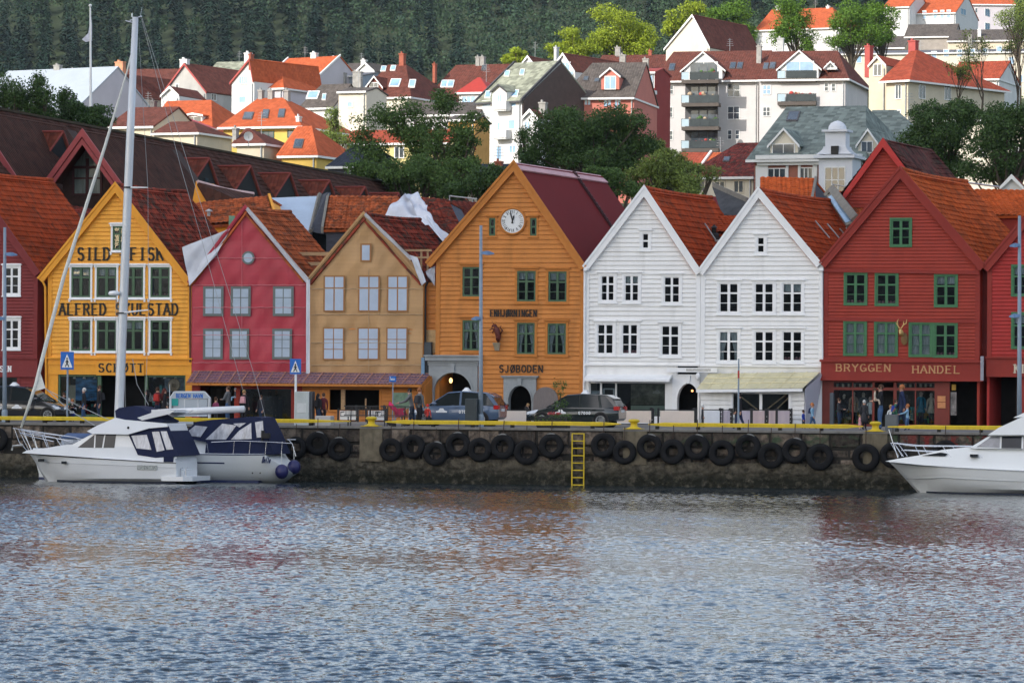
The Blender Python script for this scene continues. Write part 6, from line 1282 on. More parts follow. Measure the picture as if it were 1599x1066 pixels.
# white tall house with brown gable end
bld('tall white house with a mossy slate roof and a dark brown end wall',440,38,'side',744,815,156,262,100,wh,slate,run=7.0,vtrim=1,trim=dark_t,gm=FGB,wins=((754,766,158,166,dict(cols=1)),(796,806,157,166,dict(cols=1)),(778,782,148,168,dict(cols=1)),(795,804,188,201,dict(cols=1)),(777,781,192,208,dict(cols=1)),(754,763,231,241),(776,783,229,249,dict(cols=1)),(796,805,228,238)),sky_=((789,797,111,120,1),(813,820,109,118,1),(759,768,143,154,1),(800,811,141,152,1)),dorm=((769,791,143,170,133,wh,((777,783,149,166,wtrim,FGB),),4,-.3),))
F7=Fr(0,440,38);xk=F7.px(815,156)[0];y1_,z1_=pxx(F7,842,93,xk+.15);ye_,_=pxx(F7,885,200,xk+.15)
bw_=thing('slate_end_wall','dark brown slated end wall of the tall white house','wall',(xk,0,0),F7);ez=F7.px(815,156)[1];rz_=F7.px(842,97,7)[1];MB().hexa([(xk+.12,0,10),(xk+.12,14,10),(xk+.12,14,ez-.1),(xk+.12,7,rz_-.35),(xk+.12,0,ez-.1)],[(xk+.2,0,10),(xk+.2,14,10),(xk+.2,14,ez-.1),(xk+.2,7,rz_-.35),(xk+.2,0,ez-.1)]).build('slates',brn,bw_)
blc=thing('balcony','small white curved balcony low on the tall white house','balcony',pt(F7,780,215,-.8),F7);
for yy in (216,172): a=pt(F7,769,yy,-.9);b=pt(F7,791,yy,-.9);MB().box(a[0],b[0],-1.0,0,a[2],a[2] +.9).box(a[0] +.1,b[0] -.1,-.9,-.05,a[2] -.15,a[2]).build('parapet',wh,blc)
bld('small white gabled house in front of the dark brown end wall',400,20,'gable',816,840,185,262,172,wh,b_tile,D=8,chim=((843,853,160,182,3,ston),),wins=((820,827,191,202,dict(gm=FGB)),))
bld('white gable with brown roof left of the blue balcony gable',540,22,'gable',816,833,99,130,88,wh,b_tile,D=14)
bld('white gabled house with a large blue glazed balcony',500,30,'gable',859,898,112,150,84,wh,b_tile,xa=880,D=18,chim=((867,871,74,90,6,zinc),),wins=((872,896,112,128,dict(cols=3,gm=FGB)),(876,890,98,110,dict(cols=2,gm=FGB))))
bld('long brown roofed row behind the charcoal roofed pink house',560,12,'side',925,1034,118,150,86,cr,b_tile,run=8,chim=((961,969,74,92),(968,977,86,98,2),(1004,1013,92,104,1),(1013,1018,79,92,8,brick)))
bld('pink rendered house with a charcoal roof and a red dormer',450,13,'side',882,990,149,240,98,pnk,k_tile,run=7,xr0=925,xr1=992,hl=True,over=.5,wm=pnk,gm=FGB,wins=((897,907,155,166),(913,922,154,164),(943,954,153,166),(960,969,153,172)),dorm=((939,967,119,140,107,pnk,((945,961,120,139,wtrim,FGB),),4,.8),),sky_=((912,920,120,127),(929,937,123,129)))
rb=bld('red painted stair and balcony block beside the grey apartments',470,20,'side',984,1023,112,240,107,red_r,M('red_flat_roof',(.25,.04,.03),.7),run=3,wins=((1006,1021,118,137,dict(cols=2,gm=FGB)),(1000,1016,152,166,dict(cols=3,gm=FG)),(1000,1022,185,205,dict(cols=1))))[0]
F8=Fr(0,468,20);mb=MB();
for y0_,y1_,m_ in ((142,147,0),(166,182,1)): a,b=pt(F8,984,y0_,-1),pt(F8,1022,y1_,-1);mb.box(a[0],b[0],-1.4,0,b[2],a[2],m_)
tag(mb.build('balconies',[wtrim,MATS['red_trim_far']], None,F8),'stacked balcony fronts with red slats beside the grey apartments','balcony')
# beige barn-like gable high right
bld('pale cream boarded gable house with a brown roof above the grey apartments',560,28,'gable',1040,1108,74,120,24,cr,b_tile,xa=1082,D=18,sky_=())
# grey apartments
ax_=bld('grey rendered apartment block with balconies and glazed gables',500,14,'side',1024,1184,123,260,80,apt,b_tile,run=9,xr0=1052,xr1=1184,hl=True,over=.6,wm=wtrim,cols=2,rows=2,
  wins=((1040,1051,134,147),(1040,1050,168,183),(1040,1050,205,218),(1137,1155,131,151),(1137,1154,167,186),(1137,1142,204,217,dict(cols=1)),(1149,1154,204,217,dict(cols=1))),
  sky_=((1046,1055,100,111,0),(1141,1150,98,108,0),(1152,1161,98,108,0)),dorm=((1068,1128,108,125,82,wh,((1078,1120,98,122,wtrim,FG),),6,-.5),))
bld('right half of the grey apartments with a second glazed gable',496,14,'side',1186,1320,121,260,80,apt,b_tile,run=9,xr0=1186,xr1=1308,hr=True,over=.6,rows=2,
  wins=((1192,1203,134,147,dict(gm=FGB)),(1192,1202,168,181),(1288,1293,130,142,dict(cols=1)),(1299,1304,131,142,dict(cols=1))),sky_=((1193,1201,99,109,0),(1203,1212,98,108,0)),dorm=((1218,1278,106,123,80,wh,((1228,1270,97,121,wtrim,FGB),),6,-.5),(1288,1306,106,109,97,wtrim,((1292,1302,100,106),),3,1)),chim=((1182,1189,72,90,9),(1214,1224,60,82,12,zinc)))
FA=Fr(0,497,14)
def stack(x0,x1,floors,lab):
    o=thing('balcony_stack',lab,'balconies',pt(FA,(x0+x1) /2,floors[-1],-1),FA,group='balcony stacks of the grey apartments')
    a,b=pt(FA,x0+6,floors[0],-.2),pt(FA,x1-2,floors[-1],-.2);MB().box(a[0],b[0],-.15,.2,b[2],a[2]).build('recess_shade',M('balcony_shade',(.035,.035,.04),.5,.5,1.5,spec=.6),o)  # dark slab; the shade behind the balconies is in its colour
    for f in floors:
        a,b=pt(FA,x0,f,-1.6),pt(FA,x1,f,-1.6);MB().box(a[0],b[0],-1.6,0,a[2] -.45,a[2]).build('slab',M('balcony_slab',(.09,.075,.065),.8),o)
        mb=MB();mb.box(a[0],b[0],-1.6,-1.57,a[2] +.95,a[2] +1.0);mb.box(a[0] +(b[0] -a[0]) *.22,b[0],-1.58,-1.56,a[2] +.05,a[2] +.93,0)
        for k in range(5): xk=a[0] +(b[0] -a[0]) *k/4;mb.box(xk-.03,xk+.03,-1.6,-1.55,a[2],a[2] +1)
        mb.build('railing',M('smoke_glass_rail',(.03,.04,.043),.4,.3,1,spec=.3),o);MB().box(a[0],a[0] +(b[0] -a[0]) *.2,-1.6,-1.56,a[2] +.05,a[2] +.95).build('glass_panel',M('pale_glass',S(175,195,205,.8),.3,.1,1),o)
        mb=MB();r_=random.Random(f)
        for k in range(6): xk=r_.uniform(a[0] +.8,b[0] -.4);mb.ball((xk,-1.2,a[2] +.9+r_.uniform(-.1,.25)),r_.uniform(.15,.35),7,r_.randrange(3))
        mb.build('balcony_plants',[M('plant_green',(.06,.12,.03),.8,.4,4),M('plant_red',(.4,.05,.04),.8),M('plant_tan',(.4,.3,.2),.8)],o)
        w0_,w1_=pt(FA,x0+14,f,-.2),pt(FA,x1-4,f,-.2);mb=MB();n_=3
        for k in range(n_): xk0=w0_[0] +(w1_[0] -w0_[0]) *k/n_+.08;xk1=w0_[0] +(w1_[0] -w0_[0]) *(k+1) /n_-.08;mb.box(xk0,xk1,-.2,-.16,a[2] +.1,a[2] +2.1)
        mb.build('balcony_door',FG,o)
stack(1064,1122,(125,161,198,232),'left stack of four planted balconies on the grey apartments');stack(1214,1274,(123,159),'right stack of balconies on the grey apartments, above the slate mansion roof')
# low roofs below the apartments
bld('low faded brown roof with pale skylights under the apartments',400,14,'side',1046,1092,262,285,238,bei,r_tile,run=6,sky_=((1050,1060,255,264,1),(1068,1078,254,264,1)))
bld('low orange tiled roof with a white verge under the apartments',400,14,'side',1094,1124,262,285,238,bei,o_tile,run=6,vtrim=1)
bld('cream house under a maroon hipped roof with a small skylight',355,20,'side',1070,1176,274,330,223,cr,tile_maroon,run=8,xr0=1152,xr1=1170,hl=True,hr=False,wm=cr,wins=((1085,1100,283,298),(1117,1131,284,298),(1147,1160,283,300)),sky_=((1131,1141,246,253),))
# slate mansion
mn,FM=bld('brick and white mansion under a weathered green slate roof',340,20,'side',1178,1345,244,300,166,M('salmon_brick',(.30,.12,.085),.85,.15,2),slate2,run=11,xr0=1228,xr1=1352,hl=True,hr=True,over=.6,wm=wtrim,cols=3,
  wins=((1200,1226,264,278),(1250,1268,263,280)),sky_=((1232,1250,175,190,0),),dorm=((1203,1246,226,243,202,cr,((1207,1240,226,240,wtrim,FG),),6,.8,slate2),(1340,1372,226,250,203,cr,((1346,1362,222,238,wtrim,FG),),6,1.0,slate2)))
a,b=pt(FM,1180,249,-.7),pt(FM,1344,249,-.7);mb=MB();mb.box(a[0],b[0],-.75,0,a[2],a[2] +.35);mb.box(a[0],b[0],-.35,0,a[2] -.5,a[2])
for k in range(60): xk=a[0] +(b[0] -a[0]) *k/60;mb.box(xk,xk+.12,-.6,-.35,a[2] -.18,a[2])
for q0,q1 in ((1180,1199),(1227,1231),(1246,1250),(1269,1276)): u,v=pt(FM,q0,262,-.1),pt(FM,q1,262,-.1);mb.box(u[0],v[0],-.12,0,a[2] -4,a[2] -.5)
mb.build('cornice',wtrim,mn)
bld('long side wing of the slate mansion running right behind the trees',352,12,'side',1345,1460,236,300,172,cr,slate2,run=9,xr0=1345,xr1=1400,hr=True)
FT=Fr(0,336,20);tw_=thing('bay_tower','white bay tower with a small domed lantern on the slate mansion','tower',pt(FT,1303,300,0),FT);wt_=M('tower_white',(.62,.64,.68),.7,.05,1)
def tb_(x0,x1,y0,y1,dy=0,m=None):
    a,b=pt(FT,x0,y1,dy),pt(FT,x1,y0,dy); return a[0],b[0],a[2],b[2]
mb=MB();q=tb_(1278,1331,247,340);mb.box(q[0],q[1],0,2.8,q[2],q[3]);q=tb_(1272,1336,242,247.5);mb.box(q[0],q[1],-.4,3.2,q[2],q[3])
q0,q1=tb_(1275,1330,240,243),tb_(1285,1320,228,236);n=8
for k in range(n):
    t=k/n;t2=(k+1) /n;f_= lambda t: (1-t) ** 2;z_0=q0[3] +(q1[3] -q0[3]) *t;z_1=q0[3] +(q1[3] -q0[3]) *t2;e_=f_(t) *(q1[0] -q0[0]);mb.box(q1[0] -e_,q1[1] +e_*.9,.2-e_*.3,1.9,z_0-.01,z_1)
q=tb_(1287,1319,204,243);mb.box(q[0],q[1],.3,1.6,q[2],q[3]);q=tb_(1283,1323,202,206);mb.box(q[0],q[1],0,1.9,q[2],q[3])
q=tb_(1289,1317,193,202);cx_=(q[0] +q[1]) /2;rr_=(q[1] -q[0]) /2;mb.lathe((cx_,.95,q[2]),[(rr_,0),(rr_*.95,rr_*.35),(rr_*.7,rr_*.72),(rr_*.3,rr_*.93),(.02,rr_)],18);mb.build('tower_body',wt_,tw_)
q=tb_(1298,1309,228,241);MB().box(q[0],q[1],-.12,.31,q[2],q[3]).build('opening',L_,tw_);q=tb_(1289,1319,262,300);hwin(tw_,FT,q[0],q[1],q[2],q[3],0,wtrim,FG,3,2)  # black block painted as the shade of the lantern opening
# beige villa with the orange hipped roof
bld('beige villa with an orange red hipped roof and two tall chimneys',480,40,'side',1384,1418,123,230,78,bei,r_tile,run=10,xr0=1424,xr1=1432,hl=True,hr=True,over=.6,wins=((1399,1407,133,154),(1398,1406,173,186)),rwins=((1435,1444,133,153),(1475,1484,134,155)),chim=((1353,1361,72,108,4,red_t),(1421,1432,64,84,10,red_t)),dorm=())
bld('cream gabled dormer wing of the beige villa with a narrow balcony',470,26,'gable',1357,1384,103,190,88,bei,r_tile,D=10,wins=((1365,1376,101,118),))
bld('long pale cream block with a row of blue windows above the villa',640,14,'side',1300,1640,82,140,78,cr,frm_dark,run=8,gm=FGB,cols=1,wins=tuple((x,x+7,y,y+10) for x,y in ((1338,88),(1455,81),(1474,78),(1495,78),(1515,77),(1535,76),(1557,73),(1480,104),(1576,90),(1590,118))))
bld('dark flat roofed penthouse row with vents above the cream block',655,14,'side',1325,1412,74,84,57,bei,k_tile,run=6,chim=((1322,1328,70,80,-1,frm_dark),(1374,1380,68,80,-1,frm_dark)))
bld('grey penthouse with a sloping charcoal roof above the cream block',660,14,'side',1413,1490,56,84,38,M('taupe_render',(.30,.27,.24),.85),k_tile,run=5)
bld('charcoal roofed right end of the penthouse row',655,14,'side',1480,1640,62,84,46,bei,k_tile,run=6,chim=((1512,1518,55,66,-1),(1527,1532,46,66,2,wh)))
bld('long white building with an orange roof at the top right',760,22,'side',1388,1492,20,62,-6,wh,o_tile,run=8,cols=1,gm=FGB,rwins=((1500,1508,13,22),(1538,1545,14,24),(1538,1545,36,46)),wins=tuple((x,x+5,19-(x-1388) *.03,31-(x-1388) *.03) for x in (1409,1425,1441,1458,1469,1479)))
bld('white rendered corner wing of the top right building, its shade painted lilac',770,0,'side',1492,1585,6,62,-12,lil,o_tile,run=8,cols=1,wins=((1500,1509,12,22),(1516,1519,13,20),(1523,1526,13,20),(1539,1545,14,24),(1516,1519,35,43),(1523,1526,35,43),(1539,1545,36,46)))  # lilac wall colour stands in for shade on white render
bld('white house with a bright orange roof behind the sunlit trees',700,25,'side',1180,1310,44,84,14,wh,o_tile,run=8,xr0=1190,xr1=1300,hr=True,chim=((1212,1220,10,24,8,wh),(1291,1296,10,25,8,wh)))
bld('white gable and orange roof fragment at the very top beside the tree',760,25,'side',1380,1420,10,60,-10,wh,o_tile,run=6)
bld('white house with a red roof half hidden by the bare tree',520,20,'side',1488,1560,122,240,96,wh,r_tile,run=6,xr0=1500,xr1=1556,hl=True,gm=FG,wins=((1508,1518,124,140),(1530,1540,124,140)))
bld('cream house glimpsed through the right hand tree',420,10,'side',1440,1660,186,330,178,cr,k_tile,run=6,gm=FG,wins=((1470,1480,180,195),(1500,1510,180,195),(1560,1570,180,195),(1580,1590,230,250),(1530,1540,225,245)))
bld('tiny white gabled roof peeking over the orange roofs at the right edge',300,12,'gable',1562,1598,294,330,275,wh,tile_maroon,D=6,drop=6)
bld('yellow house with a red roof hidden behind the middle trees',400,15,'side',532,700,222,280,203,M('pale_yellow_render',(.60,.50,.22),.8,.08,.5),r_tile,run=5,chim=((531,540,215,232,-1),),wins=((617,630,230,246),(560,570,232,246)))
bld('house with a dark roof and light facade glimpsed through the middle tree',440,15,'side',620,745,178,260,160,wh,k_tile,run=5,wins=((690,700,200,214),(720,728,190,204)))
bld('ochre house fragment left of the tall white house',425,15,'side',700,742,186,262,180,M('amber_render',(.55,.30,.08),.8),k_tile,run=3,wins=((712,718,205,220),))
bld('navy blue tiled roof above the end of the dark hall',350,20,'side',512,552,258,290,229,dkw,n_tile,run=6)
bld('black glazed tile roof below the tall white house',330,14,'side',715,778,283,310,256,brick,n_tile,run=6,chim=((774,784,252,262,5,brick),))
bld('small rounded pink tile roof among the middle trees',300,14,'side',730,762,292,320,280,bei,r_tile,run=3)
# ================================================================ trees
def leaf_mat(name,col,var=.5,trans=.25):
    m,N,L=newmat(name);b=N['Principled BSDF'];b.inputs['Roughness'].default_value=.65;b.inputs['Specular IOR Level'].default_value=.2
    g_=N.new('ShaderNodeNewGeometry');tc=N.new('ShaderNodeTexCoord');n=N.new('ShaderNodeTexNoise');n.inputs['Scale'].default_value=.7;n.inputs['Detail'].default_value=3;L.new(tc.outputs['Object'],n.inputs['Vector'])
    a=N.new('ShaderNodeMath');a.operation='ADD';L.new(g_.outputs['Random Per Island'],a.inputs[0]);L.new(n.outputs[0],a.inputs[1])
    r=N.new('ShaderNodeMapRange');r.inputs[1].default_value=.3;r.inputs[2].default_value=1.5;r.inputs[3].default_value=1-var;r.inputs[4].default_value=1+var;L.new(a.outputs[0],r.inputs[0])
    v=N.new('ShaderNodeVectorMath');v.operation='SCALE';v.inputs[0].default_value=col;L.new(r.outputs[0],v.inputs['Scale']);L.new(v.outputs[0],b.inputs['Base Color'])
    t=N.new('ShaderNodeBsdfTranslucent');L.new(v.outputs[0],t.inputs[0]);mx=N.new('ShaderNodeMixShader');mx.inputs[0].default_value=trans
    L.new(b.outputs[0],mx.inputs[1]);L.new(t.outputs[0],mx.inputs[2]);L.new(mx.outputs[0],N['Material Output'].inputs[0]); return m
bark=M('bark',(.07,.055,.04),.9,.3,4)
def leaves(centers,radii,n,size,rng,flat=.75,drop=0):
    """leaf quads spread through ellipsoid clumps; returns V,F"""
    centers=np.array(centers);radii=np.array(radii);wgt=radii.prod(1) ** (2/3);pick=rng.choice(len(centers),n,p=wgt/wgt.sum())
    d=rng.normal(size=(n,3));d /= np.linalg.norm(d,axis=1)[:, None];rad=rng.uniform(.25,1,n) ** .5
    lump=1+.22*np.sin(d[:,0] *5+pick) *np.cos(d[:,2] *6+pick*2) +.12*np.sin(d[:,1] *11+pick)
    c=centers[pick] +d*radii[pick] *(rad*lump)[:, None]
    nrm=d*.7+rng.normal(size=(n,3)) *.7;nrm[:,2] += .3;nrm /= np.linalg.norm(nrm,axis=1)[:, None]
    u=np.cross(nrm,rng.normal(size=(n,3)));u /= np.linalg.norm(u,axis=1)[:, None];v=np.cross(nrm,u);s=(size*rng.uniform(.6,1.35,n))[:, None]
    V=np.stack([c-u*s*.5,c+v*s*flat*.35,c+u*s*.5,c-v*s*flat*.35],1).reshape(-1,3); return V,np.arange(4*n).reshape(n,4)
def tree(label,blobs,Y,mat,n,size,seed=1,base_py=None,group='trees on the hillside',cat='tree',name='tree',sub=7,limb=.16,trunk=.28,spread=1,dens=1,bx=None):
    """blobs: (px, py, rx, ry) ellipses of the crown as seen, made into 3-D clumps at distance Y"""
    rng=np.random.default_rng(seed);cs=[];rs_=[];k=Y/FPX
    for (px,py,rx,ry) in blobs:
        dy=rng.uniform(-.5,.5) *rx*k*spread;c=CAM+ray(px,py) *((Y+dy) /ray(px,py).y);
        for j in range(sub):
            d=rng.normal(size=3);d /= np.linalg.norm(d);q=rng.uniform(.2,.95)
            cs.append((c.x+d[0] *rx*k*q,c.y+d[1] *rx*k*q,c.z+d[2] *ry*k*q));r=rng.uniform(.5,.8);rs_.append((rx*k*r,rx*k*r,ry*k*r*.85))
    V,Fq=leaves(cs,rs_,int(n*1.6),size*.85,rng);cz=np.array(cs)
    bxp=bx if bx else sum(b[0] for b in blobs) /len(blobs);bpx=CAM+ray(bxp,600) *(Y/ray(bxp,600).y);bz=min(float(terr(bpx.x,Y)),cz[:,2].min()) -.3
    base=(bpx.x,Y,bz);o=thing(name,label,cat,base,W0,group)
    npmesh('crown',V,Fq,mat,o,W0,base)
    mb=MB();top=Vector((cz[:,0].mean() *.5+bpx.x*.5,Y,bz+(cz[:,2].max() -bz) *.55));b0=Vector(base);mid=b0.lerp(top,.5) +Vector((rng.uniform(-.3,.3),0,0));mb.tube([b0,mid,top],[trunk*1.3,trunk,trunk*.6],8)
    for c in cs[::max(1,len(cs) // 22)]:
        s_=mid.lerp(top,rng.uniform(0,1));c=Vector(c);m_=s_.lerp(c,.5) +Vector((0,0,.2));mb.tube([s_,m_,c],[limb,limb*.6,limb*.2],5)
    mb.build('trunk',bark,o); return o
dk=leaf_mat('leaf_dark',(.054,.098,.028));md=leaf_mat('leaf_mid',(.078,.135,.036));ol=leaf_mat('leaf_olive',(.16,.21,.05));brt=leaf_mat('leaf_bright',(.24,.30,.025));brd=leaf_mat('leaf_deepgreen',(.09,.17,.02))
GT='dark trees at the left above the long hall'
tree('dark leafy tree at the far left edge above the long hall',[(5,142,28,32),(30,150,22,26),(30,168,26,30),(-20,160,30,30)],312,dk,5200,.24,1,group=GT)
tree('tall dark pointed tree just left of the flagpole',[(58,132,18,22),(62,150,26,22),(52,168,28,24),(72,168,18,24),(62,185,26,18)],312,dk,5200,.24,2,group=GT)
tree('dark tree directly behind the flagpole',[(102,150,14,20),(112,172,22,22),(98,180,20,20),(128,178,14,18)],316,dk,4200,.24,3,group=GT)
tree('short dark tree with autumn touches right of the flagpole',[(152,176,18,16),(164,188,14,14),(142,188,16,14)],320,dk,2600,.24,4,group=GT)
tree('small pale yellow green tree beside the yellow house',[(524,195,16,24),(512,210,14,16),(532,215,14,14),(525,175,8,10)],395,ol,2600,.22,5,sub=6)
GM='trees in the dip behind the wharf roofs'
tree('wide open branched green tree left of the tall white house',[(600,185,38,24),(560,205,24,24),(640,168,24,20),(692,165,28,22),(735,182,16,10),(705,205,28,22),(650,215,36,24),(585,235,34,26),(755,195,12,16),(625,195,26,20),(665,200,24,22),(670,240,34,24),(720,235,20,22)],310,md,11500,.25,6,bx=668,sub=9,limb=.13,group=GM,spread=.6)
tree('dense green tree below the open branched tree',[(570,262,28,22),(610,270,34,24),(655,262,34,26),(690,285,34,26),(640,295,36,20),(725,262,22,18)],300,md,12500,.25,7,group=GM)
tree('dark green tree just left of the clock house peak',[(748,285,26,22),(775,275,24,22),(715,300,24,16),(800,280,26,22)],290,dk,6500,.24,8,group=GM)
tree('big round dark green tree right of the tall white house',[(850,215,34,32),(895,200,40,34),(945,205,38,34),(985,205,30,30),(1005,225,22,26),(870,250,44,28),(930,250,50,32),(985,255,36,28),(830,245,20,22)],312,dk,21000,.25,9,group=GM)
tree('thin dark green tree leaning out before the white gabled house',[(822,215,14,22),(832,235,16,18),(815,240,12,12)],330,dk,1800,.22,10,group=GM)
tree('pale olive willow behind the left white gable',[(1015,262,26,26),(1050,275,28,28),(1020,300,34,26),(1075,292,26,20),(1040,245,16,14),(985,285,16,20)],298,ol,10500,.22,11,group=GM)
tree('half bare pale tree rising over the cream house',[(1085,262,22,12),(1110,272,20,12),(1065,250,14,12)],318,ol,1300,.2,12,group=GM,sub=9)
tree('green bush between the clock house roof and the willow',[(960,285,26,20),(935,275,26,16),(990,300,18,14)],296,md,4200,.24,13,group=GM)
tree('leafy green tree filling the gap left of the tall white house',[(715,225,22,24),(700,250,26,24),(735,255,18,22),(680,225,18,20),(738,215,12,14)],306,md,5200,.24,41,group=GM)
tree('green tree hiding the foot of the pink house',[(905,235,30,26),(950,230,34,26),(1000,235,26,26),(930,195,26,20),(975,182,22,18),(890,180,22,16)],318,md,9500,.24,42,group=GM)
tree('light green tree low beneath the grey apartments',[(1050,250,22,16),(1030,232,16,18),(1080,262,20,12)],330,ol,3200,.22,43,group=GM)
GR='dark trees at the right behind the red houses'
tree('massive dark tree behind the broad red gable',[(1450,190,44,30),(1435,225,36,34),(1480,215,44,40),(1510,182,40,28),(1490,260,44,30),(1450,262,30,22)],318,dk,17500,.26,14,group=GR)
tree('massive dark tree at the right frame edge',[(1555,180,40,30),(1590,200,36,36),(1545,220,40,36),(1580,250,40,32),(1540,265,36,24),(1620,190,36,40)],310,dk,17500,.26,15,group=GR)
GB='sunlit trees along the upper hillside'
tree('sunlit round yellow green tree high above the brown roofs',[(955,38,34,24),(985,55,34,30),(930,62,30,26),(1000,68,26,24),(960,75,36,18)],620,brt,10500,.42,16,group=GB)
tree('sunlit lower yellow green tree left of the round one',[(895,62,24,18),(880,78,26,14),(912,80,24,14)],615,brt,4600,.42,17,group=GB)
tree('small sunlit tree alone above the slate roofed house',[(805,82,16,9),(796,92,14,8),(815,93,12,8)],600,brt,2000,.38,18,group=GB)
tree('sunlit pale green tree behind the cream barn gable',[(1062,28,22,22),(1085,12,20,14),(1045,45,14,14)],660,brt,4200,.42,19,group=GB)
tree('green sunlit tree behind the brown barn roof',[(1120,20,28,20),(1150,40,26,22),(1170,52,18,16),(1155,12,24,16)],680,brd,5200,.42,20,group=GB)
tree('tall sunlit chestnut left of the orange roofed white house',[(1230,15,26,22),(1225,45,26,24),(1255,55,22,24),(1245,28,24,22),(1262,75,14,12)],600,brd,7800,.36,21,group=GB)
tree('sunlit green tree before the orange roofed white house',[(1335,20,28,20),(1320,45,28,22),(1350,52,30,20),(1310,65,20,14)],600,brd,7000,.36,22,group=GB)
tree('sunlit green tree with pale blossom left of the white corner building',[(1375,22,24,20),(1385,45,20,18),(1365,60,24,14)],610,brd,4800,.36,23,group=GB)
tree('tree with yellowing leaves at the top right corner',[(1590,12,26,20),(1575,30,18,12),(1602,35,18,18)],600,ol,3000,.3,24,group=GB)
# bare branched tree at the right
def bare(label,px,py0,py1,Y,w_,seed):
    r_=random.Random(seed);p0=CAM+ray(px,py0) *(Y/ray(px,py0).y);H=(py0-py1) *Y/FPX;o=thing('bare_tree',label,'tree',tuple(p0),W0,'bare trees at the right');mb=MB();tips=[]
    def br(p,d,ln,r,lv):
        q=p+d*ln;mb.tube([p,p.lerp(q,.5) +Vector((r_.uniform(-.1,.1),0,0)) *ln*.3,q],[r,r*.8,r*.62],5)
        if lv == 0: tips.append(q); return
        for k in range(3 if lv > 1 else 4):
            a=Vector((r_.uniform(-.55,.55) *w_,r_.uniform(-.5,.5),r_.uniform(.25,.9)));br(q if k else p.lerp(q,.7),(d*.7+a).normalized(),ln*r_.uniform(.6,.85),r*.55,lv-1)
    br(p0,Vector((0,0,1)),H*.33,.13,5);mb.build('trunk',bark,o);rng=np.random.default_rng(seed);t=np.array([tuple(q) for q in tips]);V,Fq=leaves(t,np.full((len(t),3),.35),int(len(t) *2.2),.2,rng);npmesh('crown',V,Fq,ol,o,W0,tuple(p0))
bare('almost bare tree with thin grey branches before the cream block',1535,190,60,345,1.1,31);bare('almost bare tree with thin branches at the right frame edge',1590,190,45,350,.9,32);bare('smaller sparse tree left of the bare ones above the dark crown',1497,185,105,340,1,33)
# ---------------------------------------------------------------- forest on the far slope, one mass
def forest():
    rng=np.random.default_rng(9);VV=[];FF=[];off=0;pos=[];MI=[]
    Yv=1085
    while Yv < 1235:
        half=Yv*.131+80;x=-half
        while x < half: pos.append((x+rng.uniform(-2,2),Yv+rng.uniform(-2.5,2.5)));x += rng.uniform(5.0,8.5)
        Yv += 10
    pos=np.array(pos);zz=terr(pos[:,0],pos[:,1])
    kn=np.sin(pos[:,0] *.028+1) +np.sin(pos[:,1] *.05+pos[:,0] *.011) +rng.normal(0,.6,len(pos))
    for (x,y),z,kq in zip(pos,zz,kn):
        con=kq < .45 and not (x > -5 and y < 1140 and rng.random() < .65);H=rng.uniform(13,22) *(1 if con else .66)
        if con:
            n=330;t=rng.uniform(0.02,1,n) ** .7;a=rng.uniform(0,2*np.pi,n);tier=.75+.25*np.sin(t*H*3.1);r=(H*.17*t*tier+.1) *rng.uniform(.55,1.1,n)
            c=np.stack([x+np.cos(a) *r,y+np.sin(a) *r,z+H*(1-t)],1);d=np.stack([np.cos(a),np.sin(a),-.5*np.ones(n)],1);sd=np.stack([-np.sin(a),np.cos(a),np.zeros(n)],1);L_n=(.35+.6*t)[:, None]
            V=np.stack([c-d*L_n*.7,c+sd*L_n*.5+d*L_n*.1,c+d*L_n*.8,c-sd*L_n*.5+d*L_n*.1],1).reshape(-1,3);F_=np.arange(4*n).reshape(n,4)
        else:
            k=6;cs=[(x+rng.normal(0,2.0),y+rng.normal(0,2.0),z+H*rng.uniform(.4,.85)) for _ in range(k)];V,F_=leaves(cs,[(2.8,2.8,2.6)] *k,260,.8,rng,.95)
        VV.append(V);FF.append(F_+off);off += len(V);MI.append(np.full(len(F_),(0 if rng.random() < .5 else 1) if con else (2 if rng.random() < .75 else 1)))
    m=leaf_mat('forest_green',(.009,.024,.019),.7,.08)
    n=[q for q in m.node_tree.nodes if q.type == 'TEX_NOISE'][0];n.inputs['Scale'].default_value=.10;n.inputs['Detail'].default_value=4;q=[q for q in m.node_tree.nodes if q.type == 'MAP_RANGE'][0];q.inputs[1].default_value=.45;q.inputs[2].default_value=1.35
    o=npmesh('forest',np.concatenate(VV),np.concatenate(FF),m);o.data.materials.append(leaf_mat('forest_mid',(.016,.038,.025),.6,.08));o.data.materials.append(leaf_mat('forest_olive',(.030,.058,.028),.6,.1));o.data.polygons.foreach_set('material_index',np.concatenate(MI).astype(np.int32));tag(o,'dark wooded mountain slope of spruce and broadleaf trees filling the top','forest',kind='stuff')
forest()
# undergrowth on the slope between the houses
def scrub():
    rng=np.random.default_rng(12);cs=[];rr_=[]
    for Y_ in range(285,720,11):
        for X in np.arange(-Y_*.15,Y_*.15,9): 
            x,y=X+rng.uniform(-4,4),Y_+rng.uniform(-5,5);r=rng.uniform(1.2,2.6);cs.append((x,y,float(terr(x,y)) +r*.3));rr_.append((r*1.3,r*1.3,r))
    V,F_=leaves(cs,rr_,len(cs) *110,.38,rng,.9);tag(npmesh('undergrowth',V,F_,leaf_mat('scrub_green',(.05,.085,.025),.5)),'green bushes and garden scrub covering the hillside between the houses','undergrowth',kind='stuff')
scrub()
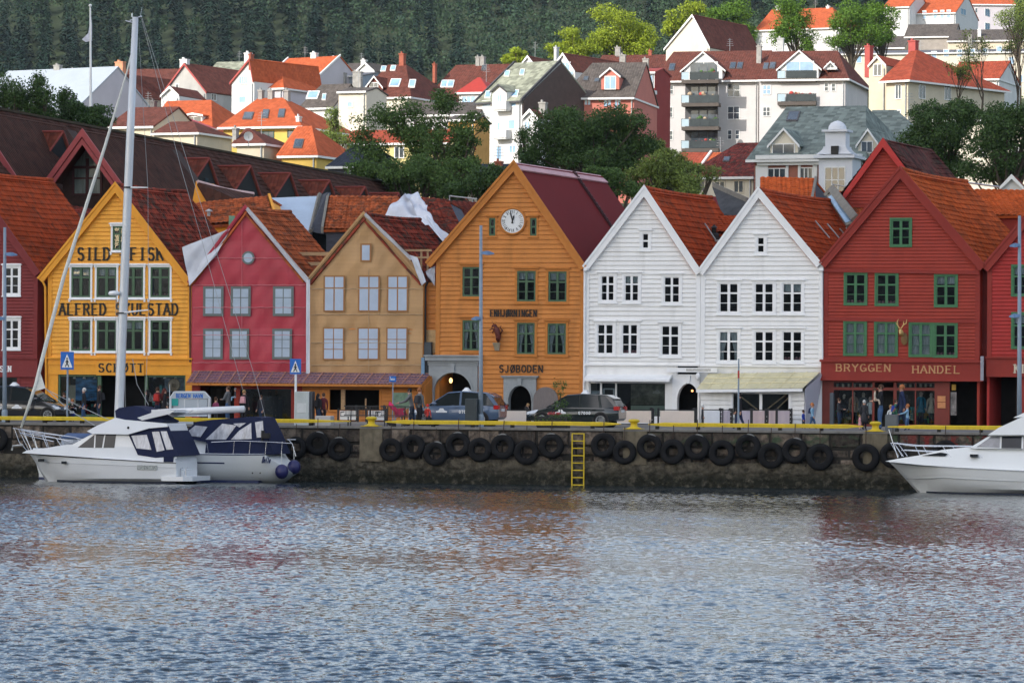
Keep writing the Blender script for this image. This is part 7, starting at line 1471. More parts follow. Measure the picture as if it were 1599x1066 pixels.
# ================================================================ boats
gel=M('white_gelcoat',(.74,.75,.76),.25,.03,.8,spec=.5,coat=.3);gel2=M('cream_gelcoat',(.76,.77,.76),.3,.03,.8,spec=.5);navy=M('navy_canvas',(.007,.012,.045),.8,.2,3,.05,8);nv2=M('navy_stripe',(.02,.03,.09),.4,.05)
vin=M('crinkled_vinyl',S(176,178,186,.9),.2,.4,2.6,.12,3,spec=.9,stretch=(2.5,2.5,.6));chrome=M('stainless_rail',(.62,.63,.65),.2,.05,2,metal=.8);dkgl=M('boat_window',(.02,.024,.03),.1,.4,1,spec=.3);anti=M('antifoul_dark',(.02,.025,.04),.7)
class Boat:
    def __init__(s,label,yc,cat='boat',name='boat',base=(0,0)): s.yc=yc;s.o=thing(name,label,cat,(G.px(base[0],base[1],yc)[0],yc,0))
    def P(s,px,py,y): x,z=G.px(px,py,y); return Vector((x,y,z))
    def hull(s,st,mats,name='hull',smooth=R(40)):
        """st: (x, z_deck, half_deck, z_chine, half_chine, z_keel)"""
        mb=MB();rings=[]
        for x,zd,bd,zc,bc,zk,*k in st:
            xo=k[0] if k else 0;r=[(x+xo,s.yc+bd,zd)];
            for t in (.33,.66): r.append((x+xo*(1-t),s.yc+bd+(bc-bd) *(t ** 1.4),zd+(zc-zd) *t))
            r += [(x,s.yc+bc,zc),(x,s.yc+bc*.5,(zc+zk) /2-.04),(x,s.yc,zk),(x,s.yc-bc*.5,(zc+zk) /2-.04),(x,s.yc-bc,zc)]
            for t in (.66,.33): r.append((x+xo*(1-t),s.yc-bd-(bc-bd) *(t ** 1.4),zd+(zc-zd) *t))
            r.append((x+xo,s.yc-bd,zd));r.append((x+xo,s.yc-bd*.4,zd+.06));r.append((x+xo,s.yc+bd*.4,zd+.06));rings.append(r)
        mb.loft(rings); return mb.build(name,mats,s.o,smooth=smooth)
    def stripe(s,st,f0,f1,mat,name='rubbing_strake',off=.02):
        mb=MB()
        for sg in (-1,1):
            rr_=[]
            for x,zd,bd,zc,bc,zk,*k in st:
                xo=k[0] if k else 0;q=[]
                for f in (f0,f1):
                    y=bd+(bc-bd) *(f ** 1.4);q.append((x+xo*(1-f),s.yc+sg*(y+off),zd+(zc-zd) *f));q.append((x+xo*(1-f),s.yc+sg*(y-.05),zd+(zc-zd) *f))
                rr_.append([q[0],q[1],q[3],q[2]])
            mb.loft(rr_)
        return mb.build(name,mat,s.o)
    def body(s,pts,hb,ht,name,mat,z0=None,bev=True):
        """side outline in px (on the near side plane) made into a solid narrowing with height"""
        W=[s.P(px,py,s.yc-hb) for px,py in pts];zs=[p.z for p in W];a,b=min(zs),max(zs);s.w= lambda z: hb+(ht-hb) *(z-a) /(b-a)
        MB().hexa([(p.x,s.yc-s.w(p.z),p.z) for p in W],[(p.x,s.yc+s.w(p.z),p.z) for p in W]).build(name,mat,s.o); return s.w
    def pane(s,pts,w,name,mat,off=.012,parent=None,hb=None):
        hb=hb or w(1.5);W=[s.P(px,py,s.yc-hb) for px,py in pts]
        for sg in (-1,1): MB().hexa([(p.x,s.yc+sg*(w(p.z) +off),p.z) for p in W],[(p.x,s.yc+sg*(w(p.z) -.03),p.z) for p in W]).build(name,mat,s.o)
    def rail(s,pts,y,r=.017,name='guard_rail',mat=None): return MB().tube([s.P(a,b,y) for a,b in pts],r,6).build(name,mat or chrome,s.o)
# --- white motor cruiser
b=Boat('white motor cruiser with navy canopies moored at the left, nearest boat',-6.3,'motor boat','motor_cruiser',(160,740));yn=b.yc-1.5
xz_= lambda px,py,y=yn: (b.P(px,py,y).x,b.P(px,py,y).z)
st=[]
for t,px,pyd,bd,bc in ((0,27,708,.06,.02),(.05,42,708.5,.55,.12),(.14,66,710,1.0,.55),(.3,108,712.5,1.4,1.1),(.5,160,715.5,1.55,1.38),(.75,220,719,1.55,1.42),(.9,245,721,1.52,1.42),(1,274,722,1.42,1.36)):
    x,z=xz_(px,pyd);st.append((x+(0.9 if t == 0 else .75 if t == .05 else .35 if t < .2 else 0),z,bd,.22-.17*(1-t) ** 3,bc,-.5+.2*(1-t) ** 4,*(((-.9 if t == 0 else -.75 if t == .05 else -.35 if t < .2 else 0)),)))
b.hull(st,[gel]);b.stripe(st,.0,.045,M('black_strake',(.02,.02,.025),.5));b.stripe(st,.30,.325,M('grey_pinstripe',(.45,.46,.48),.4),'pinstripe',.012)
MB().loft([[(q[0],b.yc+sg*(q[4] +.012),q[3] *.0+zz) for sg,zz in ((1,-.3),(1,.09),(-1,.09),(-1,-.3))] for q in st[2:]]).build('waterline_band',anti,b.o)
# raised deck and cabin
w1=b.body([(33,707),(40,703),(70,699),(101,694),(200,697),(240,701),(272,714),(274,722),(250,721),(110,712)],1.47,1.25,'deck',gel)
w2=b.body([(108,696),(143,676.5),(200,677),(231,668),(262,665),(270,690),(276,716),(215,712),(150,703)],1.35,1.12,'cabin',gel)
b.pane([(121,698.5),(146,678.5),(180,678),(178.5,699)],w2,'side_window',dkgl);b.pane([(146.8,678),(148.6,678),(148.6,699),(146.8,699)],w2,'window_bar',gel,.03);b.pane([(162,678),(164,678),(161.5,699),(159.5,699)],w2,'window_bar',gel,.03)
A,B=b.P(111,694,yn),b.P(142,677.5,yn);MB().hexa([(A.x,b.yc-1.1,A.z),(A.x,b.yc+1.1,A.z),(B.x,b.yc+.95,B.z),(B.x,b.yc-.95,B.z)],[(A.x-.03,b.yc-1.1,A.z+.04),(A.x-.03,b.yc+1.1,A.z+.04),(B.x-.03,b.yc+.95,B.z+.04),(B.x-.03,b.yc-.95,B.z+.04)]).build('windscreen',dkgl,b.o)
b.body([(135,673),(150,664),(177,652),(190,655),(258,661),(260,666),(231,668.5),(200,678),(144,677)],1.42,1.15,'flybridge',gel)
w3=b.body([(177,641),(183,636.5),(205,633.5),(216,635),(256,657),(252,661),(190,656),(180,652)],1.05,.75,'canopy_top',navy)
w4=b.body([(199,679),(230.5,669),(260,665),(271,688),(280,711.5),(243,714.5),(215,710)],1.42,1.2,'aft_canopy',navy)
b.pane([(204,680),(228,678.5),(236.5,702),(213,699.5)],w4,'vinyl_window',vin,.02);b.pane([(236,674),(247,673.5),(257,702.5),(245,705)],w4,'vinyl_window',vin,.02);b.pane([(249.5,673),(259,673),(270.5,701),(260,702)],w4,'vinyl_window',vin,.02)
for sg in (-1,1): W=[b.P(*q,b.yc-1.2) for q in ((214.5,652),(249,640),(274,640.5),(265,646),(222,656))];MB().hexa([(p.x,b.yc+sg*1.12,p.z) for p in W],[(p.x,b.yc+sg*1.22,p.z) for p in W]).build('radar_arch',gel,b.o)
A=b.P(262,641,b.yc);MB().box(A.x-.35,A.x+.45,b.yc-1.2,b.yc+1.2,A.z-.08,A.z+.05).build('arch_beam',gel,b.o)
A=b.P(265,610,b.yc-1);MB().tube([(A.x,b.yc-1,A.z-1.0),(A.x,b.yc-1,A.z+.3)],.014,5).build('aerial',gel,b.o)
# swim platform, ladder, ports
A,B=b.P(251,746,yn),b.P(297,747,yn);MB().yprism([(A.x,b.yc-1.45),(B.x-.35,b.yc-1.5),(B.x,b.yc-1.2),(B.x,b.yc+1.2),(B.x-.35,b.yc+1.5),(A.x,b.yc+1.45)],.13,.33).build('swim_platform',gel,b.o)
for q0,q1,z0,z1 in ((270,280,.33,.62),): u,v=b.P(q0,740,yn).x,b.P(q1,740,yn).x;MB().box(u,v,b.yc-.9,b.yc+.9,z0,z1).build('transom_step',gel,b.o)
for q in (282,290): b.rail([(q,745),(q,731),(q+3,730)],b.yc-1.0,.02,'boarding_handle')
for px,py,w_ in ((58,718.5,5),(98,722,6)): 
    x,z=xz_(px,py);y_=-np.interp(px,[42,66,108,160],[.95,1.25,1.42,1.55]);m_=MB();m_.box(x-w_*.017*1,x+w_*.017*1,b.yc+y_-.04,b.yc+y_+.3,z-.06,z+.06,0);m_.build('porthole',dkgl,b.o)
x,z=xz_(230,729.5);MB().box(x-.48,x+.48,b.yc-1.535,b.yc-1.3,z-.10,z+.10).build('engine_vent',M('vent_pattern',(.32,.34,.33),.5,.7,7,stretch=(3,1,3)),b.o)
x,z=xz_(262,716);MB().box(x-.2,x+.25,b.yc-1.5,b.yc-1.2,z-.14,z+.12).build('navy_patch',navy,b.o)
for yy in (-1.25,1.25):
    q=1 if yy < 0 else -1
    for pts in ([(11,670),(40,676),(80,683),(110,691)],[(14,676),(40,682),(80,689)]):
        MB().tube([(b.P(a_,c_,yn).x,b.yc+yy*min(1,.12+i*.42),b.P(a_,c_,yn).z) for i,(a_,c_) in enumerate(pts)],.02,6).build('pulpit_rail',chrome,b.o)
    for i,(q0,q1,q2,q3) in enumerate(((11,670,28,703),(22,673,34,703),(40,676,48,700),(60,680,68,698),(85,684.5,92,696))): MB().tube([(b.P(q0,q1,yn).x,b.yc+yy*min(1,.12+(q0-11) /70),b.P(q0,q1,yn).z),(b.P(q2,q3,yn).x,b.yc+yy*min(1,.15+(q0-11) /70),b.P(q2,q3,yn).z)],.016,5).build('stanchion',chrome,b.o)
x,z=xz_(198,667.5);MB().ball((x,b.yc-1.32,z),.06,8).build('side_light',L_,b.o)
m_=MB();p=b.P(20,696,b.yc);m_.tube([p+Vector((.5,0,.05)),p,p+Vector((-.05,0,-.2))],.05,6);m_.build('anchor',zinc,b.o)
# --- sailing yacht
s=Boat('white sailing yacht with a tall mast and navy cockpit tent behind the cruiser',-2.5,'sailboat','sailing_yacht',(240,740));yn=s.yc-1.7
st=[]
for t,px,pyd,bd,bc,xo in ((0,40,702,.08,.03,-.3),(.1,80,703.5,.75,.45,-.1),(.3,160,705,1.45,1.15,0),(.55,250,707,1.8,1.5,0),(.8,350,709,1.75,1.35,0),(.92,398,709,1.6,1.15,0),(.97,420,709,1.5,1.0,-.3),(1,443,709,1.35,.7,-1.1)):
    p=s.P(px,pyd,yn);st.append((p.x,p.z,bd,.25 if t < .95 else .3 if t < 1 else .55,bc,-.45 if t < .9 else -.15 if t < 1 else .38,xo))
s.hull(st,[gel2]);MB().loft([[(q[0],s.yc+sg*(q[4] +.012),zz) for sg,zz in ((1,-.3),(1,.10),(-1,.10),(-1,-.3))] for q in st[:-2]]).build('waterline_band',nv2,s.o);s.stripe(st[2:-1],.0,.04,nv2,'sheer_stripe',.012)
s.stripe([st[3],st[4]],.36,.42,nv2,'cove_stripe',.012)
w5=s.body([(150,703),(200,690),(280,682),(322,690),(330,709),(150,707)],1.1,.85,'coachroof',gel2)
w6=s.body([(279,682),(304,658),(330,655),(393,650),(405,652),(417,680),(427,709),(320,708),(321,690)],1.25,.95,'cockpit_tent',navy)
for q in ([(285,679),(303,664),(322,666),(312,682)],[(320,686),(345,661),(367,664),(352,686)],[(362,661),(382,660),(372,667)],[(360,686),(372,672),(390,660),(392,685)],[(396,659),(408,657),(411,682),(400,683)]): s.pane(q,w6,'vinyl_window',vin,.02)
s.rail([(330,690),(372,688),(425,690),(455,692)],s.yc-1.45);s.rail([(450,686),(456,692),(462,712)],s.yc-1.2);s.rail([(448,686),(462,686)],s.yc+.4)
for q in (366,391,416,441): s.rail([(q,689),(q-2,709)],s.yc-1.45,.014,'stanchion')
for q0 in (301,323): s.rail([(q0,692),(q0+3,710)],s.yc-1.5,.014,'stanchion')
s.rail([(20,668),(60,676),(110,682),(200,684),(300,690)],s.yc-1.3);s.rail([(22,668),(30,690),(42,703)],s.yc-.2)
mast=[s.P(184,700,s.yc),s.P(186,640,s.yc),s.P(203,220,s.yc),s.P(211.5,27,s.yc)];MB().tube(mast,[.22,.22,.19,.14],12).build('mast',M('mast_silver',(.58,.60,.63),.35,.05,2,metal=.2),s.o,smooth=1)
MB().tube([s.P(190,647,s.yc),s.P(262,643.5,s.yc),s.P(381,638.5,s.yc-.4)],[.15,.17,.16],12).build('boom',gel,s.o,smooth=1)
mh=MB();mh.tube([s.P(203,33,s.yc),s.P(221,26,s.yc)],.04,5).tube([s.P(196,33,s.yc),s.P(208,36,s.yc)],.03,5).tube([s.P(219,28,s.yc),s.P(222,12,s.yc)],.012,4).tube([s.P(206,27,s.yc),s.P(206,21,s.yc)],.03,5);mh.build('masthead',chrome,s.o)
sail=M('weathered_sailcloth',S(196,196,190),.8,.1,2,stretch=(2,2,12))
MB().tube([s.P(204.5,86,s.yc),s.P(199,110,s.yc),s.P(165,225,s.yc),s.P(100,430,s.yc),s.P(66,560,s.yc),s.P(56,600,s.yc),s.P(33,668,s.yc)],[.03,.04,.075,.095,.10,.09,.06],8).build('furled_genoa',sail,s.o,smooth=1)
pc=[s.P(63,583,s.yc),s.P(70.5,606,s.yc),s.P(53,611,s.yc)];MB().hexa(pc,[p+Vector((0,.05,0)) for p in pc]).build('genoa_clew',sail,s.o)
for pts,r in (([(71,606),(108,640),(148,664)],.018),([(71,607),(120,632),(170,655)],.014),([(221,30),(282,260),(314,371),(379,608)],.010),([(222,29),(295,260),(354,445),(399,592),(428,705)],.010),([(217,60),(231,293),(232,488),(226,660)],.009),([(207,90),(206.5,293),(195,488),(196,660)],.008),([(191,600),(181,450),(181,640)],.01),([(207,560),(214,600),(232,632)],.014)):
    MB().tube([s.P(a_,c_,s.yc+(.9 if a_ > 208 and r < .0095 else 0) *(1 if i in (1,2) else 0)) for i,(a_,c_) in enumerate(pts)],r*1.15,4).build('rigging',M('rigging_wire',(.35,.36,.37),.5),s.o)
for a_,c_ in ((203,293),(191,488)): MB().tube([s.P(a_,c_,s.yc-.1),s.P(a_+(27 if c_ < 300 else 40),c_-(0 if c_ < 300 else 4),s.yc-.7)],[.05,.03],6).build('spreader',gel,s.o)
for a_,c_ in ((201,293),(191,489)): MB().lathe(s.P(a_,c_,s.yc),[(.24,-.03),(.24,.04)],12).build('mast_band',L_,s.o)
p=s.P(178,458,s.yc-.3);MB().lathe(p,[(.01,-.12),(.24,-.09),(.28,.0),(.22,.09),(.01,.13)],14).build('radar_dome',gel,s.o,smooth=1)
for px,py in ((440,736),(459,729)):
    c_=s.P(px,py,s.yc-(1.25 if px < 450 else .2));o=thing('ball_fender','round blue fender hanging at the yacht stern, %s one' % ('left and lower' if px < 450 else 'right and higher'),'fender',tuple(c_),group='blue ball fenders on the yacht stern');MB().ball(c_,.31,16,sz=1.1).build('ball',M('fender_blue',(.015,.015,.09),.35,.1,2,spec=.5),o,smooth=1);MB().tube([c_+Vector((0,0,.3)),c_+Vector((-.05,.1,.95))],.015,5).build('rope',sail,o)
MB().tube([s.P(411,672,s.yc-1.4),s.P(409,690,s.yc-1.4)],[.1,.05],8).box(s.P(406,678,yn).x,s.P(418,678,yn).x,s.yc-1.55,s.yc-1.25,s.P(411,684,yn).z,s.P(411,676,yn).z).build('outboard_motor',L_,s.o)
lt=MB();r0,r1=s.P(411,722,s.yc-1.45),s.P(424,713,s.yc-1.45);lettering(lt,'Bella',r0.x,r1.x,r0.z,r1.z,s.yc-1.62,wt=.14,serif=False,slant=.25,depth=.05);lt.build('name_lettering',nv2,s.o)
for q in (396,408): p=s.P(q,738,s.yc-1.2);MB().ball((p.x,s.yc-1.36,p.z),.035,6).build('skin_fitting',L_,s.o)
# covered dinghy between the boats
dn=thing('covered_dinghy','small grey dinghy under a blue cover behind the cruiser foredeck','dinghy',tuple(s.P(115,690,-4.4)));A,B=s.P(96,690,-4.4),s.P(150,690,-4.4)
MB().loft([[(A.x+(B.x-A.x) *t,-4.4+math.cos(a_) *.5*k,A.z-.1+math.sin(a_) *.42*k) for a_ in np.linspace(0,2*math.pi,11)[:-1]] for t,k in ((0,.3),(.08,.75),(.25,1),(.8,1),(1,.7))]).build('tube',M('hypalon_grey',(.25,.27,.30),.6),dn,smooth=1);MB().loft([[(A.x+(B.x-A.x) *t,-4.4+math.cos(a_) *.45*k,A.z+.18+math.sin(a_) *.25*k) for a_ in np.linspace(0,math.pi,8)] for t,k in ((.02,.4),(.2,1),(.9,1),(1,.6))]).build('cover',M('faded_blue_cover',S(66,82,112),.8),dn,smooth=1)
# --- right motor yacht
y=Boat('white flybridge motor yacht entering from the right edge, bow pointing left',-4.2,'motor yacht','motor_yacht',(1560,750));yn=y.yc-1.7
st=[]
for px,pyd,bd,bc,zc,xo in ((1379,722,.1,.02,1.0,0),(1400,723.5,.75,.1,.55,-.0),(1430,725.5,1.2,.45,.40,0),(1470,728,1.6,1.1,.3,0),(1530,731,1.85,1.6,.25,0),(1600,734.5,1.95,1.75,.22,0),(1760,742,1.95,1.75,.22,0)):
    p=y.P(px,pyd,yn);st.append([p.x,p.z,bd,zc,bc,-.4,0])
st[0][0] += 1.35;st[0][6] =-1.35;st[1][0] += 1.05;st[1][6] =-1.05;st[2][0] += .5;st[2][6] =-.5;st[0][3] =.04;st[0][5] =-.2;st[1][3] =.08;st[2][3] =.16
y.hull([tuple(q) for q in st],[gel2]);y.stripe(st,.0,.05,M('pale_grey_strake',(.42,.43,.45),.4));y.stripe(st,.55,.575,MATS['pale_grey_strake'],'spray_rail',.03)
MB().loft([[(q[0],y.yc+sg*(q[4] +.012),zz) for sg,zz in ((1,-.3),(1,.07),(-1,.07),(-1,-.3))] for q in st[1:]]).build('waterline_band',anti,y.o)
y.body([(1381,720),(1400,716),(1432,711),(1470,702),(1517,697),(1700,700),(1700,741),(1540,732),(1440,726)],1.78,1.3,'deck',gel2)
w7=y.body([(1515,698),(1546,679),(1700,678),(1700,702),(1520,700)],1.5,1.3,'deckhouse',gel2);y.pane([(1524,697.5),(1546,682),(1560,681),(1560,699)],w7,'side_window',M('smoky_window',S(150,152,158,.6),.1,.4,2,spec=.9),.015);y.pane([(1563,681),(1594,681),(1594,700),(1563,699.5)],w7,'side_window',dkgl,.015);y.pane([(1597,681),(1640,681),(1640,701),(1597,700)],w7,'side_window',MATS['smoky_window'],.015)
A,B=y.P(1517,697,yn),y.P(1546,680,yn);MB().hexa([(A.x,y.yc-1.3,A.z),(A.x,y.yc+1.3,A.z),(B.x,y.yc+1.2,B.z),(B.x,y.yc-1.2,B.z)],[(A.x-.04,y.yc-1.3,A.z+.04),(A.x-.04,y.yc+1.3,A.z+.04),(B.x-.04,y.yc+1.2,B.z+.04),(B.x-.04,y.yc-1.2,B.z+.04)]).build('windscreen',dkgl,y.o)
y.body([(1542,679),(1560,667),(1598,649.5),(1640,640),(1700,640),(1700,679)],1.6,1.35,'flybridge',gel2);y.body([(1582,652),(1640,625),(1700,622),(1700,642),(1598,650)],1.3,1.2,'bridge_screen',gel2)
y.pane([(1440,711),(1470,706),(1480,708),(1476,712)], lambda z: 1.42,'deck_window',dkgl,.1)
for px,py,hb_ in ((1570.5,742.7,1.76),(1521,711,1.62)): p=y.P(px,py,y.yc-hb_);MB().box(p.x-.17,p.x+.17,y.yc-hb_-.07,y.yc-hb_+.3,p.z-.06,p.z+.06).build('porthole',dkgl,y.o)
for yy in (-1.3,1.3):
    for pts in ([(1383,692),(1420,696),(1460,697),(1516,697.5)],[(1400,703),(1440,705),(1480,706)]): MB().tube([(y.P(a_,c_,yn).x,y.yc+yy*min(1,.3+i*.35),y.P(a_,c_,yn).z) for i,(a_,c_) in enumerate(pts)],.022,6).build('guard_rail',chrome,y.o)
    for q0,q1,q2,q3 in ((1383,692,1396,713),(1388,691,1404,713),(1425,696,1434,712),(1470,697,1484,714),(1520,700,1533,715),(1572,700,1586,718)): MB().tube([(y.P(q0,q1,yn).x,y.yc+yy*min(1,.3+(q0-1383) /80),y.P(q0,q1,yn).z),(y.P(q2,q3,yn).x,y.yc+yy*min(1.15,.35+(q0-1383) /80),y.P(q2,q3,yn).z)],.016,5).build('stanchion',chrome,y.o)
mr_=thing('mooring_line','pale mooring rope from the yacht bow up to the quay beside the bollard','rope',tuple(y.P(1395,690,-3)));MB().tube([y.P(1402,714,y.yc),y.P(1394,690,-2),G.w((0,0,0)) *0+Vector((*[G.px(1388,672,-.1)[0],-.1],QZ+.1))],.02,5).build('strand',sail,mr_)
# ================================================================ street furniture, cars, people
steel=M('galvanised_pole',S(120,132,144),.5,.08,2,metal=.2);blk=M('black_iron',(.02,.021,.023),.5,.2,3);blue=M('sign_blue',S(30,90,165),.5,.05);swh=M('sign_white',(.75,.76,.77),.5,.03)
def X(px,y,z=3.5): return G.xz(px,z,y)
def lamp(px,yt,y,label,heads,kind='street_lamp'):
    x=X(px,y);zt=G.px(px,yt,y)[1];o=thing(kind,label,'street lamp',(x,y,QZ),group='grey street lamps on the quay');xt=G.px(px,yt,y)[0]
    MB().tube([(x,y,QZ),(x+(xt-x) *.3,y,QZ+2.5),(xt,y,zt)],[.12,.10,.07],10).build('pole',steel,o,smooth=1);MB().lathe((x,y,QZ),[(.15,0),(.15,.5),(.12,.6)],10).build('base',steel,o)
    for py,d,ln in heads: z=G.px(px,py,y)[1];MB().hexa([(x,y-.12,z),(x+d*ln*.5,y-.16,z-.04),(x+d*ln,y-.03,z+.0),(x+d*ln*.5,y+.1,z-.04)],[(x,y-.12,z+.12),(x+d*ln*.5,y-.16,z+.16),(x+d*ln,y-.03,z+.05),(x+d*ln*.5,y+.1,z+.16)]).build('lamp_head',M('lamp_blue_grey',S(90,116,150),.5),o)
lamp(7.5,355,3.2,'street lamp pole at the far left in front of the maroon house',((399,1,.6),(499,-1,.6)));lamp(751,352,3.2,'street lamp pole in front of the clock house',((397,1,.6),(499,-1,.5)));lamp(1592,337,3.2,'street lamp pole at the right edge before the crimson house',((385,-1,.5),(495,-1,.5)))
o=thing('slim_post','slim grey post with a red band before the shed with the yellowed awning','post',(X(1153,4),4,QZ));zt=G.px(1153,560,4)[1];MB().tube([(X(1153,4),4,QZ),(X(1153,4),4,zt)],[.05,.035],8).build('pole',steel,o);MB().tube([(X(1153,4),4,zt-.9),(X(1153,4),4,zt-.55)],.045,8).build('red_band',M('red_band',(.4,.04,.03),.5),o)
def ped_sign(px,y0,y1,y,pole_m,label,w=.34):
    x=X(px,y);z1,z0=G.px(px,y0,y)[1],G.px(px,y1,y)[1];o=thing('crossing_sign',label,'sign',(x,y,QZ),group='blue pedestrian crossing signs');MB().tube([(x,y+.05,QZ),(x,y+.05,z1)],.05 if pole_m is steel else .06,8).build('pole',pole_m,o)
    b=MB();b.box(x-w,x+w,y-.02,y,z0,z1,0);m_=(z0+z1) /2;H=z1-z0;b.prism([(x-w*.8,z0+H*.12),(x+w*.8,z0+H*.12),(x,z1-H*.12)],y-.03,y-.021,1)
    b.tube([(x,y-.035,z0+H*.55),(x,y-.035,z0+H*.38)],.035,5,2);b.ball((x,y-.035,z0+H*.62),.045,6,2)
    for d in (-1,1): b.tube([(x,y-.035,z0+H*.4),(x+d*.09,y-.035,z0+H*.16)],.022,4,2);b.tube([(x,y-.035,z0+H*.53),(x+d*.08,y-.035,z0+H*.42)],.016,4,2)
    b.build('sign_plate',[blue,swh,L_],o)
ped_sign(104.5,549,577,2.5,steel,'blue pedestrian crossing sign before the ochre shop, on a grey pole');ped_sign(461,560,584,3.0,swh,'blue pedestrian crossing sign on a white pole above the grey cabinet',.28)
x=X(613,5);o=thing('taxi_sign','small blue taxi stand sign on a thin pole beside the benches','sign',(x,5,QZ));z1,z0=G.px(612,587,5)[1],G.px(612,596,5)[1];MB().tube([(x,5.03,QZ),(x,5.03,z1)],.03,6).build('pole',steel,o);b=MB();b.box(x-.17,x+.17,4.97,5,z0,z1,0);lettering(b,'Taxi',x-.14,x+.13,z0+.08,z1-.06,4.968,wt=.16,serif=False,m=1,depth=.004);b.build('sign_plate',[blue,swh],o)
# harbour sign board
yb=2.2;o=thing('harbour_sign','large grey hexagonal harbour board reading BERGEN HAVN','sign',(X(298,yb),yb,QZ));P_= lambda px,py: G.px(px,py,yb);a,b_,c_,d_,e_,f_=P_(266,655),P_(266,622),P_(273,612),P_(320,612),P_(329,622),P_(329,655)
lg=M('board_grey',S(150,158,166),.5,.06,1);b=MB();b.prism([(b_[0],b_[1]),(c_[0],c_[1]),(d_[0],d_[1]),(e_[0],e_[1])],yb-.1,yb);z0,z1=P_(298,650)[1],P_(298,622)[1];b.box(a[0] +.15,f_[0] -.15,yb-.06,yb,z0,z1-.01);b.build('board',lg,o)
b=MB()
for q in (a[0],f_[0] -.09): b.box(q,q+.09,yb-.14,yb+.04,QZ-.0,z1)
for p,q in ((b_,c_),(c_,d_),(d_,e_)): b.tube([(p[0],yb-.06,p[1]),(q[0],yb-.06,q[1])],.05,6)
for q in (289,310): b.box(X(q,yb) -.03,X(q,yb) +.03,yb-.075,yb,z0,z1-.02)
b.build('frame',M('board_frame',S(176,180,184),.4),o);b=MB();r0,r1=P_(276,620.5),P_(318,615);lettering(b,'BERGEN HAVN',r0[0],r1[0],r0[1],r1[1],yb-.1,wt=.22,serif=False,depth=.008);b.build('lettering',blue,o)
r0,r1=P_(268,633),P_(279,622);MB().box(r0[0],r1[0],yb-.09,yb-.06,r0[1],r1[1]).build('teal_notice',M('teal',(.02,.30,.28),.5),o);MB().box(a[0] -.05,f_[0] +.05,yb-.25,yb+.15,QZ,QZ+.12).build('plinth',lg,o)
# cabinet, plinths, bins, planters
def crate(name,label,cat,px0,px1,py0,y,d,mat,extra=None,fr_=None):
    a,b=X(px0,y,3),X(px1,y,3);zt=G.px((px0+px1) /2,py0,y)[1];o=thing(name,label,cat,((a+b) /2,y,QZ));m_=MB();bev=.03;m_.hexa([(a,y,QZ),(b,y,QZ),(b,y+d,QZ),(a,y+d,QZ)],[(a,y,zt-bev),(b,y,zt-bev),(b,y+d,zt-bev),(a,y+d,zt-bev)]);m_.hexa([(a,y,zt-bev),(b,y,zt-bev),(b,y+d,zt-bev),(a,y+d,zt-bev)],[(a+bev,y+bev,zt),(b-bev,y+bev,zt),(b-bev,y+d-bev,zt),(a+bev,y+d-bev,zt)]);m_.build('body',mat,o); return o,a,b,zt
cab=M('cabinet_grey',S(158,164,164),.6,.08,2,dirt=.3)
o,a,b,zt=crate('utility_cabinet','tall light grey utility cabinet under the crossing sign','cabinet',460,482,611,2.6,.5,cab);MB().box(a+.12,b-.12,2.58,2.6,zt-1.0,zt-.55).build('panel',M('panel_grey',S(172,176,176),.5,.1,5),o);MB().box(b+.02,b+.14,2.7,3.1,QZ,zt).build('side_housing',M('steel_dark',(.06,.065,.075),.5),o)
crate('concrete_block','pale concrete block behind which a couple stands','concrete block',492,516,649,1.2,.6,M('concrete_pale',S(158,155,152),.85,.12,3,.03,12))
crate('litter_bin','narrow dark litter bin beside the lamp post and the blue grey taxi','litter bin',726,744,622,2.8,.5,M('bin_dark',(.035,.045,.05),.5,.1,2));crate('litter_bin','squat grey litter bin in front of the clothes shop','litter bin',1382,1400,647,2.5,.5,M('bin_grey',(.11,.12,.125),.6,.1,2))
crate('small_bollard_box','low pale blue grey meter post beside the flower box','meter post',873,880,648,1.8,.25,steel)
o,a,b,zt=crate('advert_pillar','narrow dark grey panel standing at the left of the clothes shop','panel',1295.5,1301,613,9,.3,M('dark_panel',(.07,.085,.10),.5))
o,a,b,zt=crate('flower_box','dark planter box with ivy and red flowers in front of the black taxi','planter',838,886,650,1.3,.5,M('planter_dark',(.025,.025,.026),.7));rng=np.random.default_rng(4)
V,F_=leaves([(a+(b-a) *t,1.5,zt-.05+(.0 if t > .45 else -.12)) for t in np.linspace(.03,.95,12)],[(.22,.3,.2)] *12,1500,.07,rng);npmesh('ivy',V,F_,md,o,G,INFO[o.name][1]);V,F_=leaves([(a+(b-a) *t,1.5,zt+.14) for t in (.4,.5,.6,.68)],[(.14,.15,.07)] *4,260,.06,rng);npmesh('flowers',V,F_,M('petal_red',(.5,.05,.06),.7,.4,9),o,G,INFO[o.name][1])
V,F_=leaves([(a+(b-a) *.55+dx_,2.6,zt+.5+dz_) for dx_,dz_ in ((-.15,0),(.15,.1),(0,.6),(-.2,1.0),(.12,.95))],[(.22,.2,.25)] *5,420,.09,rng);bs=thing('shrub','thin green shrub in a pot behind the black taxi bonnet','plant',(a+(b-a) *.55,2.6,QZ));npmesh('leaves',V,F_,md,bs,G,INFO[bs.name][1]);MB().tube([(a+(b-a) *.55,2.6,QZ),(a+(b-a) *.55,2.6,QZ+1.6)],.02,5).lathe((a+(b-a) *.55,2.6,QZ),[(.18,0),(.24,.4)],10).build('pot',blk,bs)
